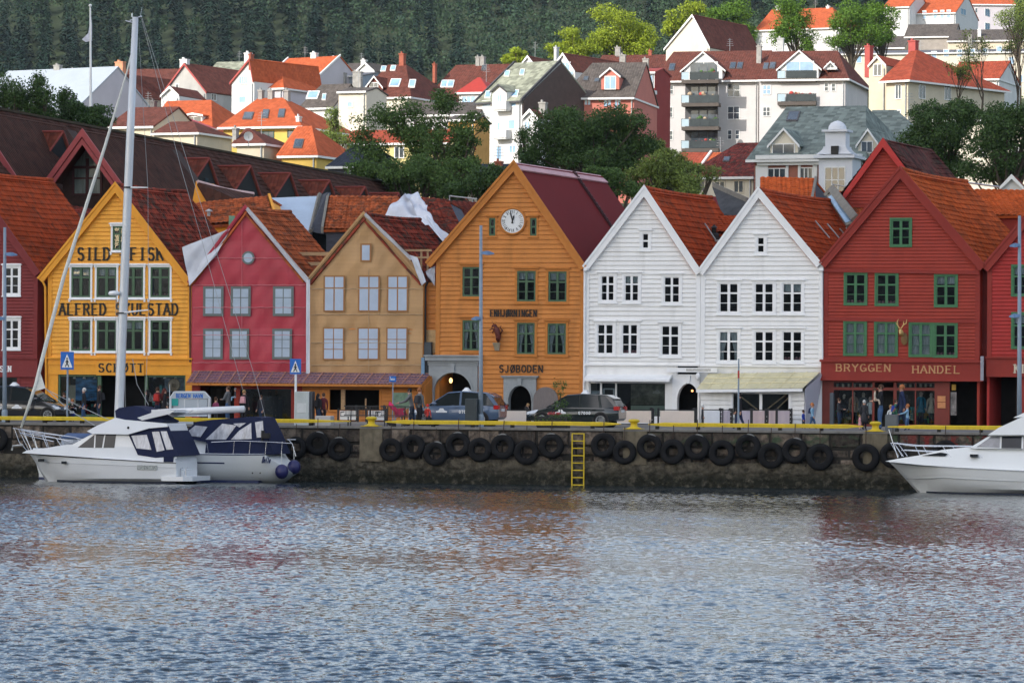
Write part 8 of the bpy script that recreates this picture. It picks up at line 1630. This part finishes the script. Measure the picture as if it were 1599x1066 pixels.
# green info board and benches
o=thing('info_board','low green information board behind the pushchair','board',(X(625,8),8,QZ));r0,r1=G.px(613,637,8),G.px(643,613,8);MB().box(r0[0],r1[0],8,8.05,r0[1],r1[1]).build('panel',M('info_green',S(92,112,92),.6,.35,3),o);MB().box(r0[0] +.1,r0[0] +.16,8.0,8.06,QZ,r0[1]).box(r1[0] -.16,r1[0] -.1,8,8.06,QZ,r0[1]).build('legs',steel,o)
mesh_d=M('bench_mesh',(.035,.036,.04),.5,.2,3)
def bench(px0,px1,label):
    y0=1.6;a,b=X(px0,y0,3),X(px1,y0,3);o=thing('bench',label,'bench',((a+b) /2,y0,QZ),group='black metal benches by the bollard')
    m_=MB();
    for k in range(9): yy=y0+.05+k*.05;m_.box(a,b,yy,yy+.032,QZ+.43,QZ+.46)
    m_.build('seat',blk,o);m_=MB()
    for k in range(int((b-a) /.07)): xx=a+.05+k*.07;m_.box(xx,xx+.02,y0+.52,y0+.535,QZ+.5,QZ+.92)
    m_.box(a,b,y0+.5,y0+.55,QZ+.9,QZ+.95);m_.box(a,b,y0+.5,y0+.55,QZ+.48,QZ+.52);m_.build('backrest',mesh_d,o)
    for xx in (a+.35,b-.4): MB().tube([(xx,y0+.05,QZ),(xx,y0+.06,QZ+.43)],.03,6).tube([(xx,y0+.45,QZ),(xx,y0+.53,QZ+.93)],.03,6).build('leg',blk,o)
    for xx in (a,b): MB().tube([(xx,y0+.52,QZ+.66),(xx,y0+.02,QZ+.64),(xx,y0+.0,QZ+.44)],.025,6).build('armrest',blk,o)
bench(532,586,'left black metal bench of the pair, before the orange shop opening');bench(589,640,'right black metal bench of the pair, before the pushchair')
# cafe fence with cloth panels
fc=[(531,556,S(198,194,188)),(575,600,S(188,186,184)),(776,822,S(196,184,174)),(965,1017,S(202,186,172)),(1031,1084,S(200,186,174)),(1100,1125,S(196,198,202)),(1127,1140,S(158,150,160)),(1152,1172,S(160,152,164)),(1176,1196,S(168,150,150)),(1198,1211,S(162,146,148)),(1215,1233,S(160,148,154))]
desc=['white cloth fence panel left behind the left bench','pale cloth fence panel between the two benches','long beige cloth fence panel between the taxis','beige cloth fence panel right behind the black taxi','beige cloth fence panel left of the old man','white hanging cloth fence panel right of the old man','narrow mauve fence panel left of the walking figure','mauve fence panel right of the walking figure','dusty pink fence panel below the shed windows','narrow pinkish fence panel below the shed windows','last pinkish fence panel beneath the shed corner']
for (p0,p1,cl),ds in zip(fc,desc):
    yf=10.6;a,b=X(p0,yf,3),X(p1,yf,3);zt=G.px((p0+p1) /2,641,yf)[1];o=thing('fence_panel',ds,'fence panel',((a+b) /2,yf,QZ),group='café fence panels with cloth');m_=MB()
    for xx in (a-.1,b+.1): m_.box(xx-.04,xx+.04,yf-.04,yf+.04,QZ,zt+.12)
    m_.box(a-.06,b+.06,yf-.02,yf+.02,zt+.02,zt+.06);m_.box(a-.06,b+.06,yf-.02,yf+.02,QZ+.12,QZ+.16)
    for k in range(4): m_.lathe((b+.0,yf,QZ+.25+k*.2),[(.08,-.01),(.10,0),(.08,.01)],8,axis='y')
    m_.build('frame',blk,o);n_=12;m_=MB()
    for k in range(n_): t0,t1=k/n_,(k+1) /n_;f= lambda t: yf-.035-.02*math.sin(t*9+p0);m_.poly([(a+(b-a) *t0,f(t0),QZ+.2),(a+(b-a) *t1,f(t1),QZ+.2),(a+(b-a) *t1,f(t1),zt),(a+(b-a) *t0,f(t0),zt)])
    m_.build('cloth',M('cloth_%d' % p0,cl,.85,.05,2),o)
# flag pole on the slope
fp=thing('flagpole','tall white flagpole with a limp white flag behind the long hall','flagpole',tuple(CAM+ray(142,215) *(330/ray(142,215).y)),W0);q= lambda px,py: CAM+ray(px,py) *(330/ray(px,py).y)
MB().tube([q(142,330),q(142,205),q(141,12)],[.14,.13,.07],8).build('pole',swh,fp);MB().ball(q(141,9),.14,8).build('finial',swh,fp)
fl=[q(141.5,14),q(143.5,40),q(143.5,64),q(134,66),q(128,62),q(138,52),q(140,40)];m_=MB();m_.hexa([p+Vector((0,-.05,0)) for p in fl],[p+Vector((0,.05,0)) for p in fl]);m_.build('flag',M('flag_white',(.55,.56,.66),.8,.15,3),fp)
# ---------------------------------------------------------------- cars
carglass=M('car_glass',(.015,.02,.022),.08,.3,.6,spec=.45)
def car(px0,px1,y,d,paint,label,logo=True,wagon=True,txt='07000',H=1.68,roofsign=True):
    a,b=X(px0,y,3),X(px1,y,3);L_c=b-a;xc=(a+b) /2;o=thing('parked_car',label,'car',(xc,y+.9,QZ),group='cars parked along the quay');T= lambda t: xc+d*(t-.5) *L_c;k=H/1.68   # t=0 rear, 1 front
    lo=[(0,.45,.95,.78),(.03,.34,1.05,.84),(.16,.28,1.06,.9),(.5,.26,1.02,.92),(.74,.28,.98,.91),(.9,.3,.84,.86),(.97,.34,.72,.76),(1,.42,.6,.62)];yc=y+.92;rings=[]
    for t,zb,zt,hw in lo: rings.append([(T(t),yc-hw*.93,QZ+zb*k),(T(t),yc-hw,QZ+(zb+.2) *k),(T(t),yc-hw,QZ+(zt-.22) *k),(T(t),yc-hw*.9,QZ+zt*k),(T(t),yc+hw*.9,QZ+zt*k),(T(t),yc+hw,QZ+(zt-.22) *k),(T(t),yc+hw,QZ+(zb+.2) *k),(T(t),yc+hw*.93,QZ+zb*k)])
    MB().loft(rings).build('body',paint,o,smooth=R(35))
    gh=[(.015,1.02,1.04,.80),(.06,1.0,1.42,.68),(.14,1.0,1.60,.64),(.4,1.0,1.66,.64),(.56,.98,1.60,.64),(.64,.97,1.40,.69),(.77,.96,.98,.80)];rings=[]
    for t,zb,zt,hw in gh: rings.append([(T(t),yc-.84,QZ+zb*k),(T(t),yc-hw,QZ+zt*k),(T(t),yc+hw,QZ+zt*k),(T(t),yc+.84,QZ+zb*k)])
    MB().loft(rings).build('window',carglass,o,smooth=R(25))
    mb=MB();rf=[(.05,1.43,.69),(.14,1.615,.65),(.4,1.675,.65),(.565,1.61,.65)];mb.loft([[(T(t),yc-hw-.02,QZ+(z-.03) *k),(T(t),yc-hw+.05,QZ+(z+.02) *k),(T(t),yc+hw-.05,QZ+(z+.02) *k),(T(t),yc+hw+.02,QZ+(z-.03) *k)] for t,z,hw in rf]);mb.build('roof',paint,o,smooth=R(30))
    for sg in (-1,1):
        for t0,z0,t1,z1,w_ in ((.78,.97,.565,1.6,.035),(.02,1.02,.13,1.58,.10),(.19,1.0,.22,1.6,.06),(.42,1.0,.42,1.63,.05)):
            h0=.845;h1=.66;MB().hexa([(T(t0) -w_,yc+sg*h0,QZ+z0*k),(T(t0) +w_,yc+sg*h0,QZ+z0*k),(T(t0) +w_,yc+sg*(h0-.04),QZ+z0*k),(T(t0) -w_,yc+sg*(h0-.04),QZ+z0*k)],[(T(t1) -w_,yc+sg*h1,QZ+z1*k),(T(t1) +w_,yc+sg*h1,QZ+z1*k),(T(t1) +w_,yc+sg*(h1-.04),QZ+z1*k),(T(t1) -w_,yc+sg*(h1-.04),QZ+z1*k)]).build('pillar',paint,o)
        for t in (.19,.82): 
            c=(T(t),yc+sg*.80,QZ+.34);w_=MB().lathe(c,[(.20,-.1),(.33,-.11),(.35,-.08),(.35,.08),(.33,.11),(.20,.1)],20,axis='y').build('wheel',rub,o,smooth=1);m2=MB();m2.lathe(c,[(.02,sg*.09),(.06,sg*.1),(.06,sg*.08)],10,axis='y');m2.lathe(c,[(.19,sg*.105),(.225,sg*.115),(.225,sg*.06),(.19,sg*.06)],18,axis='y')
            for q in range(7): an=2*math.pi*q/7;m2.tube([(c[0],c[1] +sg*.09,c[2]),(c[0] +math.cos(an) *.2,c[1] +sg*.10,c[2] +math.sin(an) *.2)],.022,4)
            m2.build('rim',zinc,w_);MB().lathe((T(t),yc+sg*.905,QZ+.34),[(.36,-.0),(.40,.0),(.40,-sg*.05),(.36,-sg*.05)],20,axis='y').build('wheel_arch',L_,o)
        MB().ball((T(.70),yc+sg*.98,QZ+1.08*k),.1,8,sx=1.3,sy=.8,sz=.8).build('mirror',paint,o)
        MB().hexa([(T(.90),yc+sg*.80,QZ+.66),(T(.99),yc+sg*.55,QZ+.58),(T(.99),yc+sg*.55,QZ+.72),(T(.88),yc+sg*.84,QZ+.82)],[(T(.90),yc+sg*.88,QZ+.64),(T(1.002),yc+sg*.62,QZ+.58),(T(1.0),yc+sg*.62,QZ+.70),(T(.86),yc+sg*.90,QZ+.80)]).build('headlight',M('headlamp',(.6,.63,.68),.15,.1,3,spec=.8),o)
        MB().box(min(T(-.004),T(.05)),max(T(-.004),T(.05)),min(yc+sg*.55,yc+sg*.86),max(yc+sg*.55,yc+sg*.86),QZ+.82,QZ+1.0).build('taillight',M('tail_red',(.45,.015,.015),.25,.1,3),o)
        for t in (.26,.45): MB().box(T(t) -.09,T(t) +.09,yc+sg*.925-.015,yc+sg*.925+.015,QZ+.88*k,QZ+.91*k).build('door_handle',paint,o)
    MB().box(min(T(-.006),T(.01)),max(T(-.006),T(.01)),yc-.26,yc+.26,QZ+.72,QZ+.84).build('number_plate',swh,o);MB().box(min(T(.985),T(1.006)),max(T(.985),T(1.006)),yc-.26,yc+.26,QZ+.42,QZ+.53).build('number_plate',swh,o)
    if logo:
        x0=T(.62 if d < 0 else .50);b_=MB();q= lambda u,v: (x0+u,QZ+.70+v);b_.prism([q(-.26,-.06),q(.26,-.06),q(.28,.0),q(.14,.05),q(.08,.14),q(-.08,.14),q(-.14,.05),q(-.28,.0)],yc-.935,yc-.915);b_.build('door_logo',swh,o)
        b_=MB();x1=T(.36 if d < 0 else .30);lettering(b_,txt,x1-.30,x1+.30,QZ+.62,QZ+.74,yc-.918,wt=.24,serif=False,depth=.014);b_.build('door_number',swh,o)
    if roofsign: MB().hexa([(T(.36),yc-.22,QZ+1.69*k),(T(.44),yc-.22,QZ+1.69*k),(T(.44),yc+.22,QZ+1.69*k),(T(.36),yc+.22,QZ+1.69*k)],[(T(.39),yc-.1,QZ+1.69*k+.17),(T(.41),yc-.1,QZ+1.69*k+.17),(T(.41),yc+.1,QZ+1.69*k+.17),(T(.39),yc+.1,QZ+1.69*k+.17)]).build('taxi_lamp',swh,o)
    return o
pk1=M('black_car_paint',(.008,.009,.012),.18,.1,1,spec=.6,coat=1);pk2=M('slate_blue_car_paint',S(66,84,108),.25,.05,1,spec=.6,coat=.8);pk3=M('dark_green_black_paint',(.012,.018,.018),.18,.1,1,coat=1)
car(-48,101,5.2,1,pk1,'black off-road taxi parked before the maroon house at far left',H=1.75);car(636,777,5.2,-1,pk2,'slate blue taxi estate parked in front of the clock house',H=1.66);car(820,965,5.0,-1,pk3,'black taxi estate parked in front of the left white house',H=1.58)
# ---------------------------------------------------------------- people
skin_m=M('skin',(.48,.27,.19),.6,.1,5);skin_d=M('skin_tanned',(.34,.18,.12),.6,.1,5)
PM={}
def cl(nm,c): return M('cloth_'+nm,c,.85,.2,6)
C_=dict(black=cl('black',(.014,.014,.017)),navy=cl('navy',(.015,.025,.07)),jeans=cl('jeans',(.05,.10,.20)),grey=cl('grey',(.14,.145,.15)),maroon=cl('maroon',(.12,.02,.025)),red=cl('red',(.50,.04,.03)),green=cl('green',(.04,.16,.09)),cream=cl('cream',(.5,.42,.33)),lblue=cl('lightblue',(.22,.38,.52)),blue=cl('blue',(.03,.06,.35)),white=cl('white',(.6,.62,.62)),pink=cl('pink',(.6,.3,.32)),teal=cl('teal',(.02,.17,.25)),charcoal=cl('charcoal',(.035,.035,.04)),dkjeans=cl('dkjeans',(.02,.035,.07)),beige=cl('beige',(.42,.30,.22)),brown=cl('hairbrown',(.07,.035,.02)),ginger=cl('ginger',(.38,.14,.05)),whiteh=cl('whitehair',(.6,.6,.58)),blackh=cl('blackhair',(.012,.010,.010)),blond=cl('blond',(.35,.22,.10)),plast=cl('mannequin',(.5,.42,.35)))
def person(px,y,ytop,label,top,legs,hair,face=.5,walk=0,arms='down',long_hair=False,skirt=False,coat=0,bag=None,lean=0,skin=None,sit=False,name='person',cat='person',zf=None,scarf=None,hat=None,width=1):
    skin=skin or skin_m;x=X(px,y,3.4);z0=QZ+.004 if zf is None else zf;H=max(.7,G.px(px,ytop,y)[1] -z0);rz=R(face or .5);child=H < 1.35;hs=(.135 if not child else .17) *H;u=H
    o=thing(name,label,cat,(x,y,z0),rz=rz);fr,base=INFO[o.name];W=width
    z= lambda f: base[2] +f*u;hip=.50 if not child else .45;sh=.815 if not child else .76;ln=math.tan(R(lean)) *.3*u
    wk=walk*u;V=[];E=[];Rd=[];K=[]
    def add(p,r,par,k): V.append(p);Rd.append(r*u*W);K.append(k);(E.append((par,len(V) -1)) if par is not None else None); return len(V) -1
    # local: front of the person faces -y
    pel=add((0,0,z(hip)),.082, None,'L');wa=add((0,-ln*.3,z(.60)),.072,pel,'T');chst=add((0,-ln*.75,z(.72)),.090,wa,'T');nk=add((0,-ln,z(sh+.02)),.045,chst,'T');hd0=add((0,-ln*1.05-.005*u,z(sh+.055)),.038,nk,'S')
    hz_=1-hs/u*.5-.003;h1=add((0,-ln*1.1-.01*u,z(hz_-.018)),hs/u*.36,hd0,'S');h2=add((0,-ln*1.1-.004*u,z(hz_+.022)),hs/u*.40,h1,'H')
    for sg in (-1,1):
        st=sg*wk*.5
        hp=add((sg*.048*u,0,z(hip-.035)),.062,pel,'L')
        if sit: kn=add((sg*.06*u,-.22*u,z(hip-.03)),.045,hp,'L');an=add((sg*.06*u,-.24*u,z(hip-.25)),.028,kn,'L')
        else: kn=add((sg*.05*u,-st*.55-(.02*u),z(.27)),.043,hp,'L');an=add((sg*.05*u,-st+(.03*u if st < 0 else 0),z(.045+(.015 if st < 0 else 0))),.026,kn,'L')
        toe=add((sg*.055*u,V[an][1] -.075*u,max(z(.018),V[an][2] -.03*u)),.022,an,'B')
        s_=add((sg*.105*u,-ln*.95,z(sh-.022)),.044,chst if False else nk,'T')
        if arms == 'down': el=(sg*.135*u,.01*u+sg*wk*.2-ln,z(.62));wr=(sg*.14*u,-.04*u+sg*wk*.35-ln,z(.48))
        elif arms == 'front': el=(sg*.13*u,-.06*u-ln,z(.64));wr=(sg*.05*u,-.17*u-ln,z(.64))
        elif arms == 'photo': el=(sg*.13*u,-.12*u,z(.72));wr=(sg*.045*u,-.15*u,z(.90))
        else: el=(sg*.13*u,-.12*u-ln,z(.66));wr=(sg*.11*u,-.28*u-ln,z(.62))
        e_=add(el,.032,s_,'T');w_=add(wr,.024,e_,'T');dv=(Vector(wr) -Vector(el)).normalized();side=Vector((sg,0,0)) -dv*dv.x*sg;side=side.normalized() if side.length > .1 else Vector((0,1,0));pv=Vector(wr) +dv*.045*u;palm=add(tuple(pv),.020,w_,'S')
        for q in range(4):                     # four fingers, then the thumb from the palm's side
            off=Vector((0,1,0)) *(q-1.5) *.013*u;f0=pv+dv*.012*u+off;L4=(.032,.040,.037,.027)[q] *u;cvec=(-side) *.014*u
            f1=add(tuple(f0+dv*L4*.4),.0062,palm,'S');add(tuple(f0+dv*L4*.95+cvec),.0050,f1,'S')
        t1=add(tuple(pv-dv*.012*u+Vector((0,-1,0)) *.024*u),.0068,palm,'S');add(tuple(pv+dv*.016*u+Vector((0,-1,0)) *.034*u),.0055,t1,'S')
    me=bpy.data.meshes.new('body');me.from_pydata([Vector(v) -Vector(base) for v in V],E,[]);ob=bpy.data.objects.new('body',me);COL.objects.link(ob)
    sk=ob.modifiers.new('s','SKIN');sk.use_smooth_shade= True
    for i,r in enumerate(Rd): me.skin_vertices[0].data[i].radius=(r,r*(.72 if i in (1,2) else 1)) ;me.skin_vertices[0].data[i].use_root=(i == 0)
    sb=ob.modifiers.new('u','SUBSURF');sb.levels=1;sb.render_levels=1
    PEND.append((ob,o,V,E,K,base,(top,legs,skin,hair)))
    cx,cy_,cz=V[h2];hr=hs*.5;mb=MB()
    mb.ball((cx,cy_+hr*.18,cz+hr*.12),hr*.92,12,sx=.86,sy=1.0,sz=1.02)
    if long_hair: mb.tube([(cx,cy_+hr*.5,cz),(cx,cy_+hr*.85,cz-hr*1.3),(cx,cy_+hr*1.0,cz-hr*2.6)],[hr*.8,hr*.75,hr*.4],8)
    mb.build('hair',hat or hair,o,smooth=1)
    fc=MB();fc.hexa([(cx-hr*.10,cy_-hr*.78,cz-hr*.45),(cx+hr*.10,cy_-hr*.78,cz-hr*.45),(cx,cy_-hr*1.08,cz-hr*.42)],[(cx-hr*.05,cy_-hr*.78,cz-hr*.02),(cx+hr*.05,cy_-hr*.78,cz-hr*.02),(cx,cy_-hr*.84,cz-hr*.02)],0)
    for sg in (-1,1): fc.ball((cx+sg*hr*.32,cy_-hr*.78,cz-hr*.05),hr*.10,6,1);fc.ball((cx+sg*hr*.86,cy_,cz-hr*.15),hr*.2,6,0,sx=.4,sz=1.3)
    fc.box(cx-hr*.22,cx+hr*.22,cy_-hr*.86,cy_-hr*.72,cz-hr*.68,cz-hr*.60,2);fc.build('face',[skin,L_,M('lips',(.3,.09,.08),.6)],o,smooth=1)
    if skirt or coat:
        zb=z(.27) if skirt else z(coat);zt=z(.60);mb=MB();mb.lathe((0,-ln*.3,0),[(.078*u,zt),(.10*u,z(hip)),(.125*u,(zb+z(hip)) /2),(.145*u,zb),(.11*u,zb)],14,sy=.8);mb.build('skirt' if skirt else 'coat_tail',skirt if skirt else top,o,smooth=1)
    if bag: mb=MB();mb.hexa([(-.09*u,.05*u-ln,z(.60)),(.09*u,.05*u-ln,z(.60)),(.08*u,.15*u-ln,z(.61)),(-.08*u,.15*u-ln,z(.61))],[(-.075*u,.05*u-ln,z(.81)),(.075*u,.05*u-ln,z(.81)),(.06*u,.12*u-ln,z(.80)),(-.06*u,.12*u-ln,z(.80))]);mb.build('backpack',bag,o)
    if scarf: MB().lathe((0,-ln,z(sh)),[(.06*u,-.03*u),(.07*u,0),(.05*u,.03*u)],10).build('scarf',scarf,o,smooth=1)
    return o
PEND=[]
def finish_people():
    bpy.context.view_layer.update();dg=bpy.context.evaluated_depsgraph_get()
    for ob,par,V,E,K,base,mt in PEND:
        nm=bpy.data.meshes.new_from_object(ob.evaluated_get(dg));nm.materials.clear()
        for m_ in mt: nm.materials.append(m_)
        nm.materials.append(L_);A=np.array(V) -np.array(base);a=A[[e[0] for e in E]];b=A[[e[1] for e in E]];kk=[K[e[1]] for e in E];n=len(nm.polygons);c=np.zeros(n*3);nm.polygons.foreach_get('center',c);c=c.reshape(n,3)
        d=b-a;L2=(d ** 2).sum(1) +1e-12;t=np.clip(((c[:, None] -a) *d).sum(2) /L2,0,1);q=np.linalg.norm(c[:, None] -(a+t[..., None] *d),axis=2).argmin(1);mi={'T': 0,'L': 1,'S': 2,'H': 3,'B': 4};nm.polygons.foreach_set('material_index',[mi[kk[i]] for i in q]);nm.polygons.foreach_set('use_smooth',[True] *n)
        no=bpy.data.objects.new('body',nm);COL.objects.link(no);no.parent=par;bpy.data.objects.remove(ob)
c=C_
person(131,9.5,606,'white haired man in a black jacket and jeans before the ochre shop',c['black'],c['jeans'],c['whiteh'],-60,.10)
person(113,6.5,623,'short red haired woman with a cream scarf and blue skirt by the sign pole',c['black'],c['blue'],c['ginger'],20,0,'front',skirt=c['blue'],scarf=c['cream'])
person(107.5,7.0,622,'white haired person in a green coat half behind the sign pole',c['green'],c['charcoal'],c['whiteh'],10,coat=.3);person(100,10,613,'man in a dark coat behind the bonnet of the black off-road taxi',c['black'],c['charcoal'],c['brown'],40)
person(155,11.8,602,'tall man in black with a backpack before the green shop post',c['black'],c['dkjeans'],c['brown'],-50,.05,bag=c['charcoal']);person(229,11.5,609,'dark haired woman in black facing sideways at the ochre shop',c['black'],c['charcoal'],c['blackh'],-80,long_hair=True)
person(246,12.3,605,'person carrying a red backpack outside the ochre shop',c['maroon'],c['dkjeans'],c['brown'],175,bag=c['red'],arms='front');person(257,11,607,'woman with long dark red hair and a black coat before the poster',c['black'],c['black'],M('hair_auburn',(.10,.02,.015),.7),120,long_hair=True,coat=.4)
person(65,10.4,617,'person photographing over the black taxi roof, left one of two',c['maroon'],c['black'],c['brown'],-20,arms='photo');person(72,10.6,618,'person photographing over the black taxi, right one of two',c['charcoal'],c['black'],c['brown'],30,arms='photo')
person(337,9,620,'woman in a plum pink top beside the harbour board',M('cloth_plum',(.25,.05,.12),.8),c['charcoal'],c['brown'],160);person(356,9.5,603,'man in a grey hooded top carrying a small child',c['grey'],c['jeans'],c['brown'],-100,arms='front');person(367,9.3,606,'small child in a grey hat carried by the man in grey',c['charcoal'],c['lblue'],c['grey'],-60,sit=True,zf=QZ+.95)
person(381,9.5,609,'fair haired person in black with a pale pink backpack',c['black'],c['black'],c['blond'],170,bag=c['pink']);person(407.5,10.5,617,'person in a dark jacket outside the shop window under the awning',c['charcoal'],c['dkjeans'],c['brown'],-30,.1)
person(497,2.9,615,'woman with long black hair and a black backpack by the concrete block',c['black'],c['dkjeans'],c['blackh'],150,long_hair=True,bag=c['black']);person(505,3.2,614,'man in a dark red sweater beside the black haired woman',c['maroon'],c['black'],c['brown'],-140)
person(644,3.2,607,'woman in a grey top leaning over a bright pink pushchair',c['grey'],c['dkjeans'],c['blackh'],-80,.1,'push',lean=14);person(655,3.0,606,'person in a plaid shirt with a grey backpack near the pushchair',M('cloth_plaid',(.12,.125,.13),.85,.6,22),c['black'],c['ginger'],150,.06,bag=c['charcoal']);person(668,2.6,631,'toddler in a bright red hooded jacket beside the blue taxi',c['red'],c['charcoal'],c['red'],170)
person(784,11.6,628,'seated café guest in dark blue left behind the cloth fence',c['navy'],c['black'],c['brown'],60,sit=True);person(792,11.9,631,'seated café guest with a red collar behind the cloth fence',c['navy'],c['black'],c['brown'],-80,sit=True,scarf=c['red']);person(824,11.8,630,'fair haired café guest seated before the small arch',c['white'],c['black'],c['blond'],-60,sit=True)
person(1097,9.6,632,'grey haired man in a dark jacket between the fence panels',c['charcoal'],c['charcoal'],c['whiteh'],100,.03);person(1155,6,614,'tall person in black striding behind the slim post',c['black'],c['navy'],c['blackh'],-85,.24)
person(1254.5,8.5,640,'child in a bright blue jacket beside the woman in light blue',c['blue'],c['dkjeans'],c['brown'],70,.08);person(1268.5,8.0,629,'woman in a light blue jacket walking right of the white shed',c['lblue'],c['jeans'],c['ginger'],75,.2,bag=c['navy'])
person(1349.5,7,625,'elderly woman in a black cape before the clothes shop',c['charcoal'],c['black'],c['whiteh'],165,coat=.25,width=1.1);person(1342.5,6.5,655,'small girl in pale pink beside the black cape',c['pink'],c['pink'],c['blond'],120,skirt=c['pink'])
person(1375,6.6,601,'man in a dark vest holding a toddler before the shop door',c['black'],c['jeans'],c['brown'],-70,arms='front');person(1366,6.3,606,'toddler in cream held up by the man in the dark vest',c['cream'],c['cream'],c['brown'],90,sit=True,zf=QZ+1.0)
person(1408,7.2,601,'tall man in navy with a black backpack striding past the shop',c['navy'],c['dkjeans'],c['ginger'],-75,.24,bag=c['black'],skin=skin_d);person(1417,6,631,'ginger toddler in a pale blue top before the striding man',c['lblue'],c['jeans'],c['ginger'],-90,.1,arms='push')
person(1394,8.3,624,'person bending with a royal blue and green backpack behind the grey bin',c['green'],c['dkjeans'],c['brown'],110,bag=c['blue'],lean=18);person(1310,11.5,622,'person in dark clothes reading at the left shop window',c['charcoal'],c['dkjeans'],c['brown'],80,arms='front');person(1391,9.2,632,'small child in white behind the bending person',c['white'],c['blue'],c['blond'],0)
for px,yt,tp,lab in ((1318,616,'black','dark dressed shop mannequin at the far left of the clothes shop window'),(1333,612,'beige','mannequin in a long beige coat in the clothes shop window'),(1348,613,'grey','mannequin in a grey jacket in the clothes shop window'),(1359,620,'white','mannequin in a cream knit near the shop door'),(1438,612,'teal','mannequin in an open teal jacket in the right shop window'),(1454,614,'cream','mannequin in pale clothes at the right end of the shop window')):
    person(px,FY+.55,yt,lab,c[tp],c['charcoal'],c['plast'],random.uniform(-20,20),skin=c['plast'],name='mannequin',cat='mannequin',zf=QZ+.25,coat=.35)
finish_people()
# pushchair and its cover, bag triangle
x=X(623,2.9);o=thing('pushchair','bright pink hooded pushchair right behind the benches','pushchair',(x,2.9,QZ));mg=M('magenta',(.60,.02,.10),.7)
MB().loft([[(x-.45+.1*t,2.9+math.cos(a_) *.25,QZ+.95+math.sin(a_) *.22-t*.1) for a_ in np.linspace(0,math.pi,7)] for t in (0,2.2,4.4)]).build('hood',mg,o,smooth=1);MB().hexa([(x-.1,2.68,QZ+.4),(x+.35,2.68,QZ+.5),(x+.35,3.12,QZ+.5),(x-.1,3.12,QZ+.4)],[(x-.2,2.68,QZ+.75),(x+.2,2.68,QZ+.85),(x+.2,3.12,QZ+.85),(x-.2,3.12,QZ+.75)]).build('seat',mg,o)
for dx_ in (-.35,.35):
    for dy in (-.22,.22): MB().lathe((x+dx_,2.9+dy,QZ+.13),[(.09,-.02),(.13,-.02),(.13,.02),(.09,.02)],12,axis='y').build('wheel',blk,o)
MB().tube([(x-.35,2.7,QZ+.13),(x+.2,2.7,QZ+.6),(x+.6,2.7,QZ+.98)],.018,5).tube([(x+.35,2.7,QZ+.13),(x-.1,2.7,QZ+.7)],.018,5).build('chassis',zinc,o)
# haze: the air between the harbour and the far wooded slope
hz=MB();hz.box(-760,760,-720,1900,-4.2,236)
m=bpy.data.materials.new('haze_air');m.use_nodes= True;N=m.node_tree.nodes;L=m.node_tree.links;N.remove(N['Principled BSDF'])
pv=N.new('ShaderNodeVolumePrincipled');pv.inputs['Color'].default_value=(.72,.82,.95,1);pv.inputs['Density'].default_value=.00003;pv.inputs['Anisotropy'].default_value=0
L.new(pv.outputs[0],N['Material Output'].inputs['Volume']);ho=hz.build('haze',m,base=(0,0,0),fr=W0);tag(ho,'thin bluish haze in the air before the far wooded slope','haze',kind='stuff')
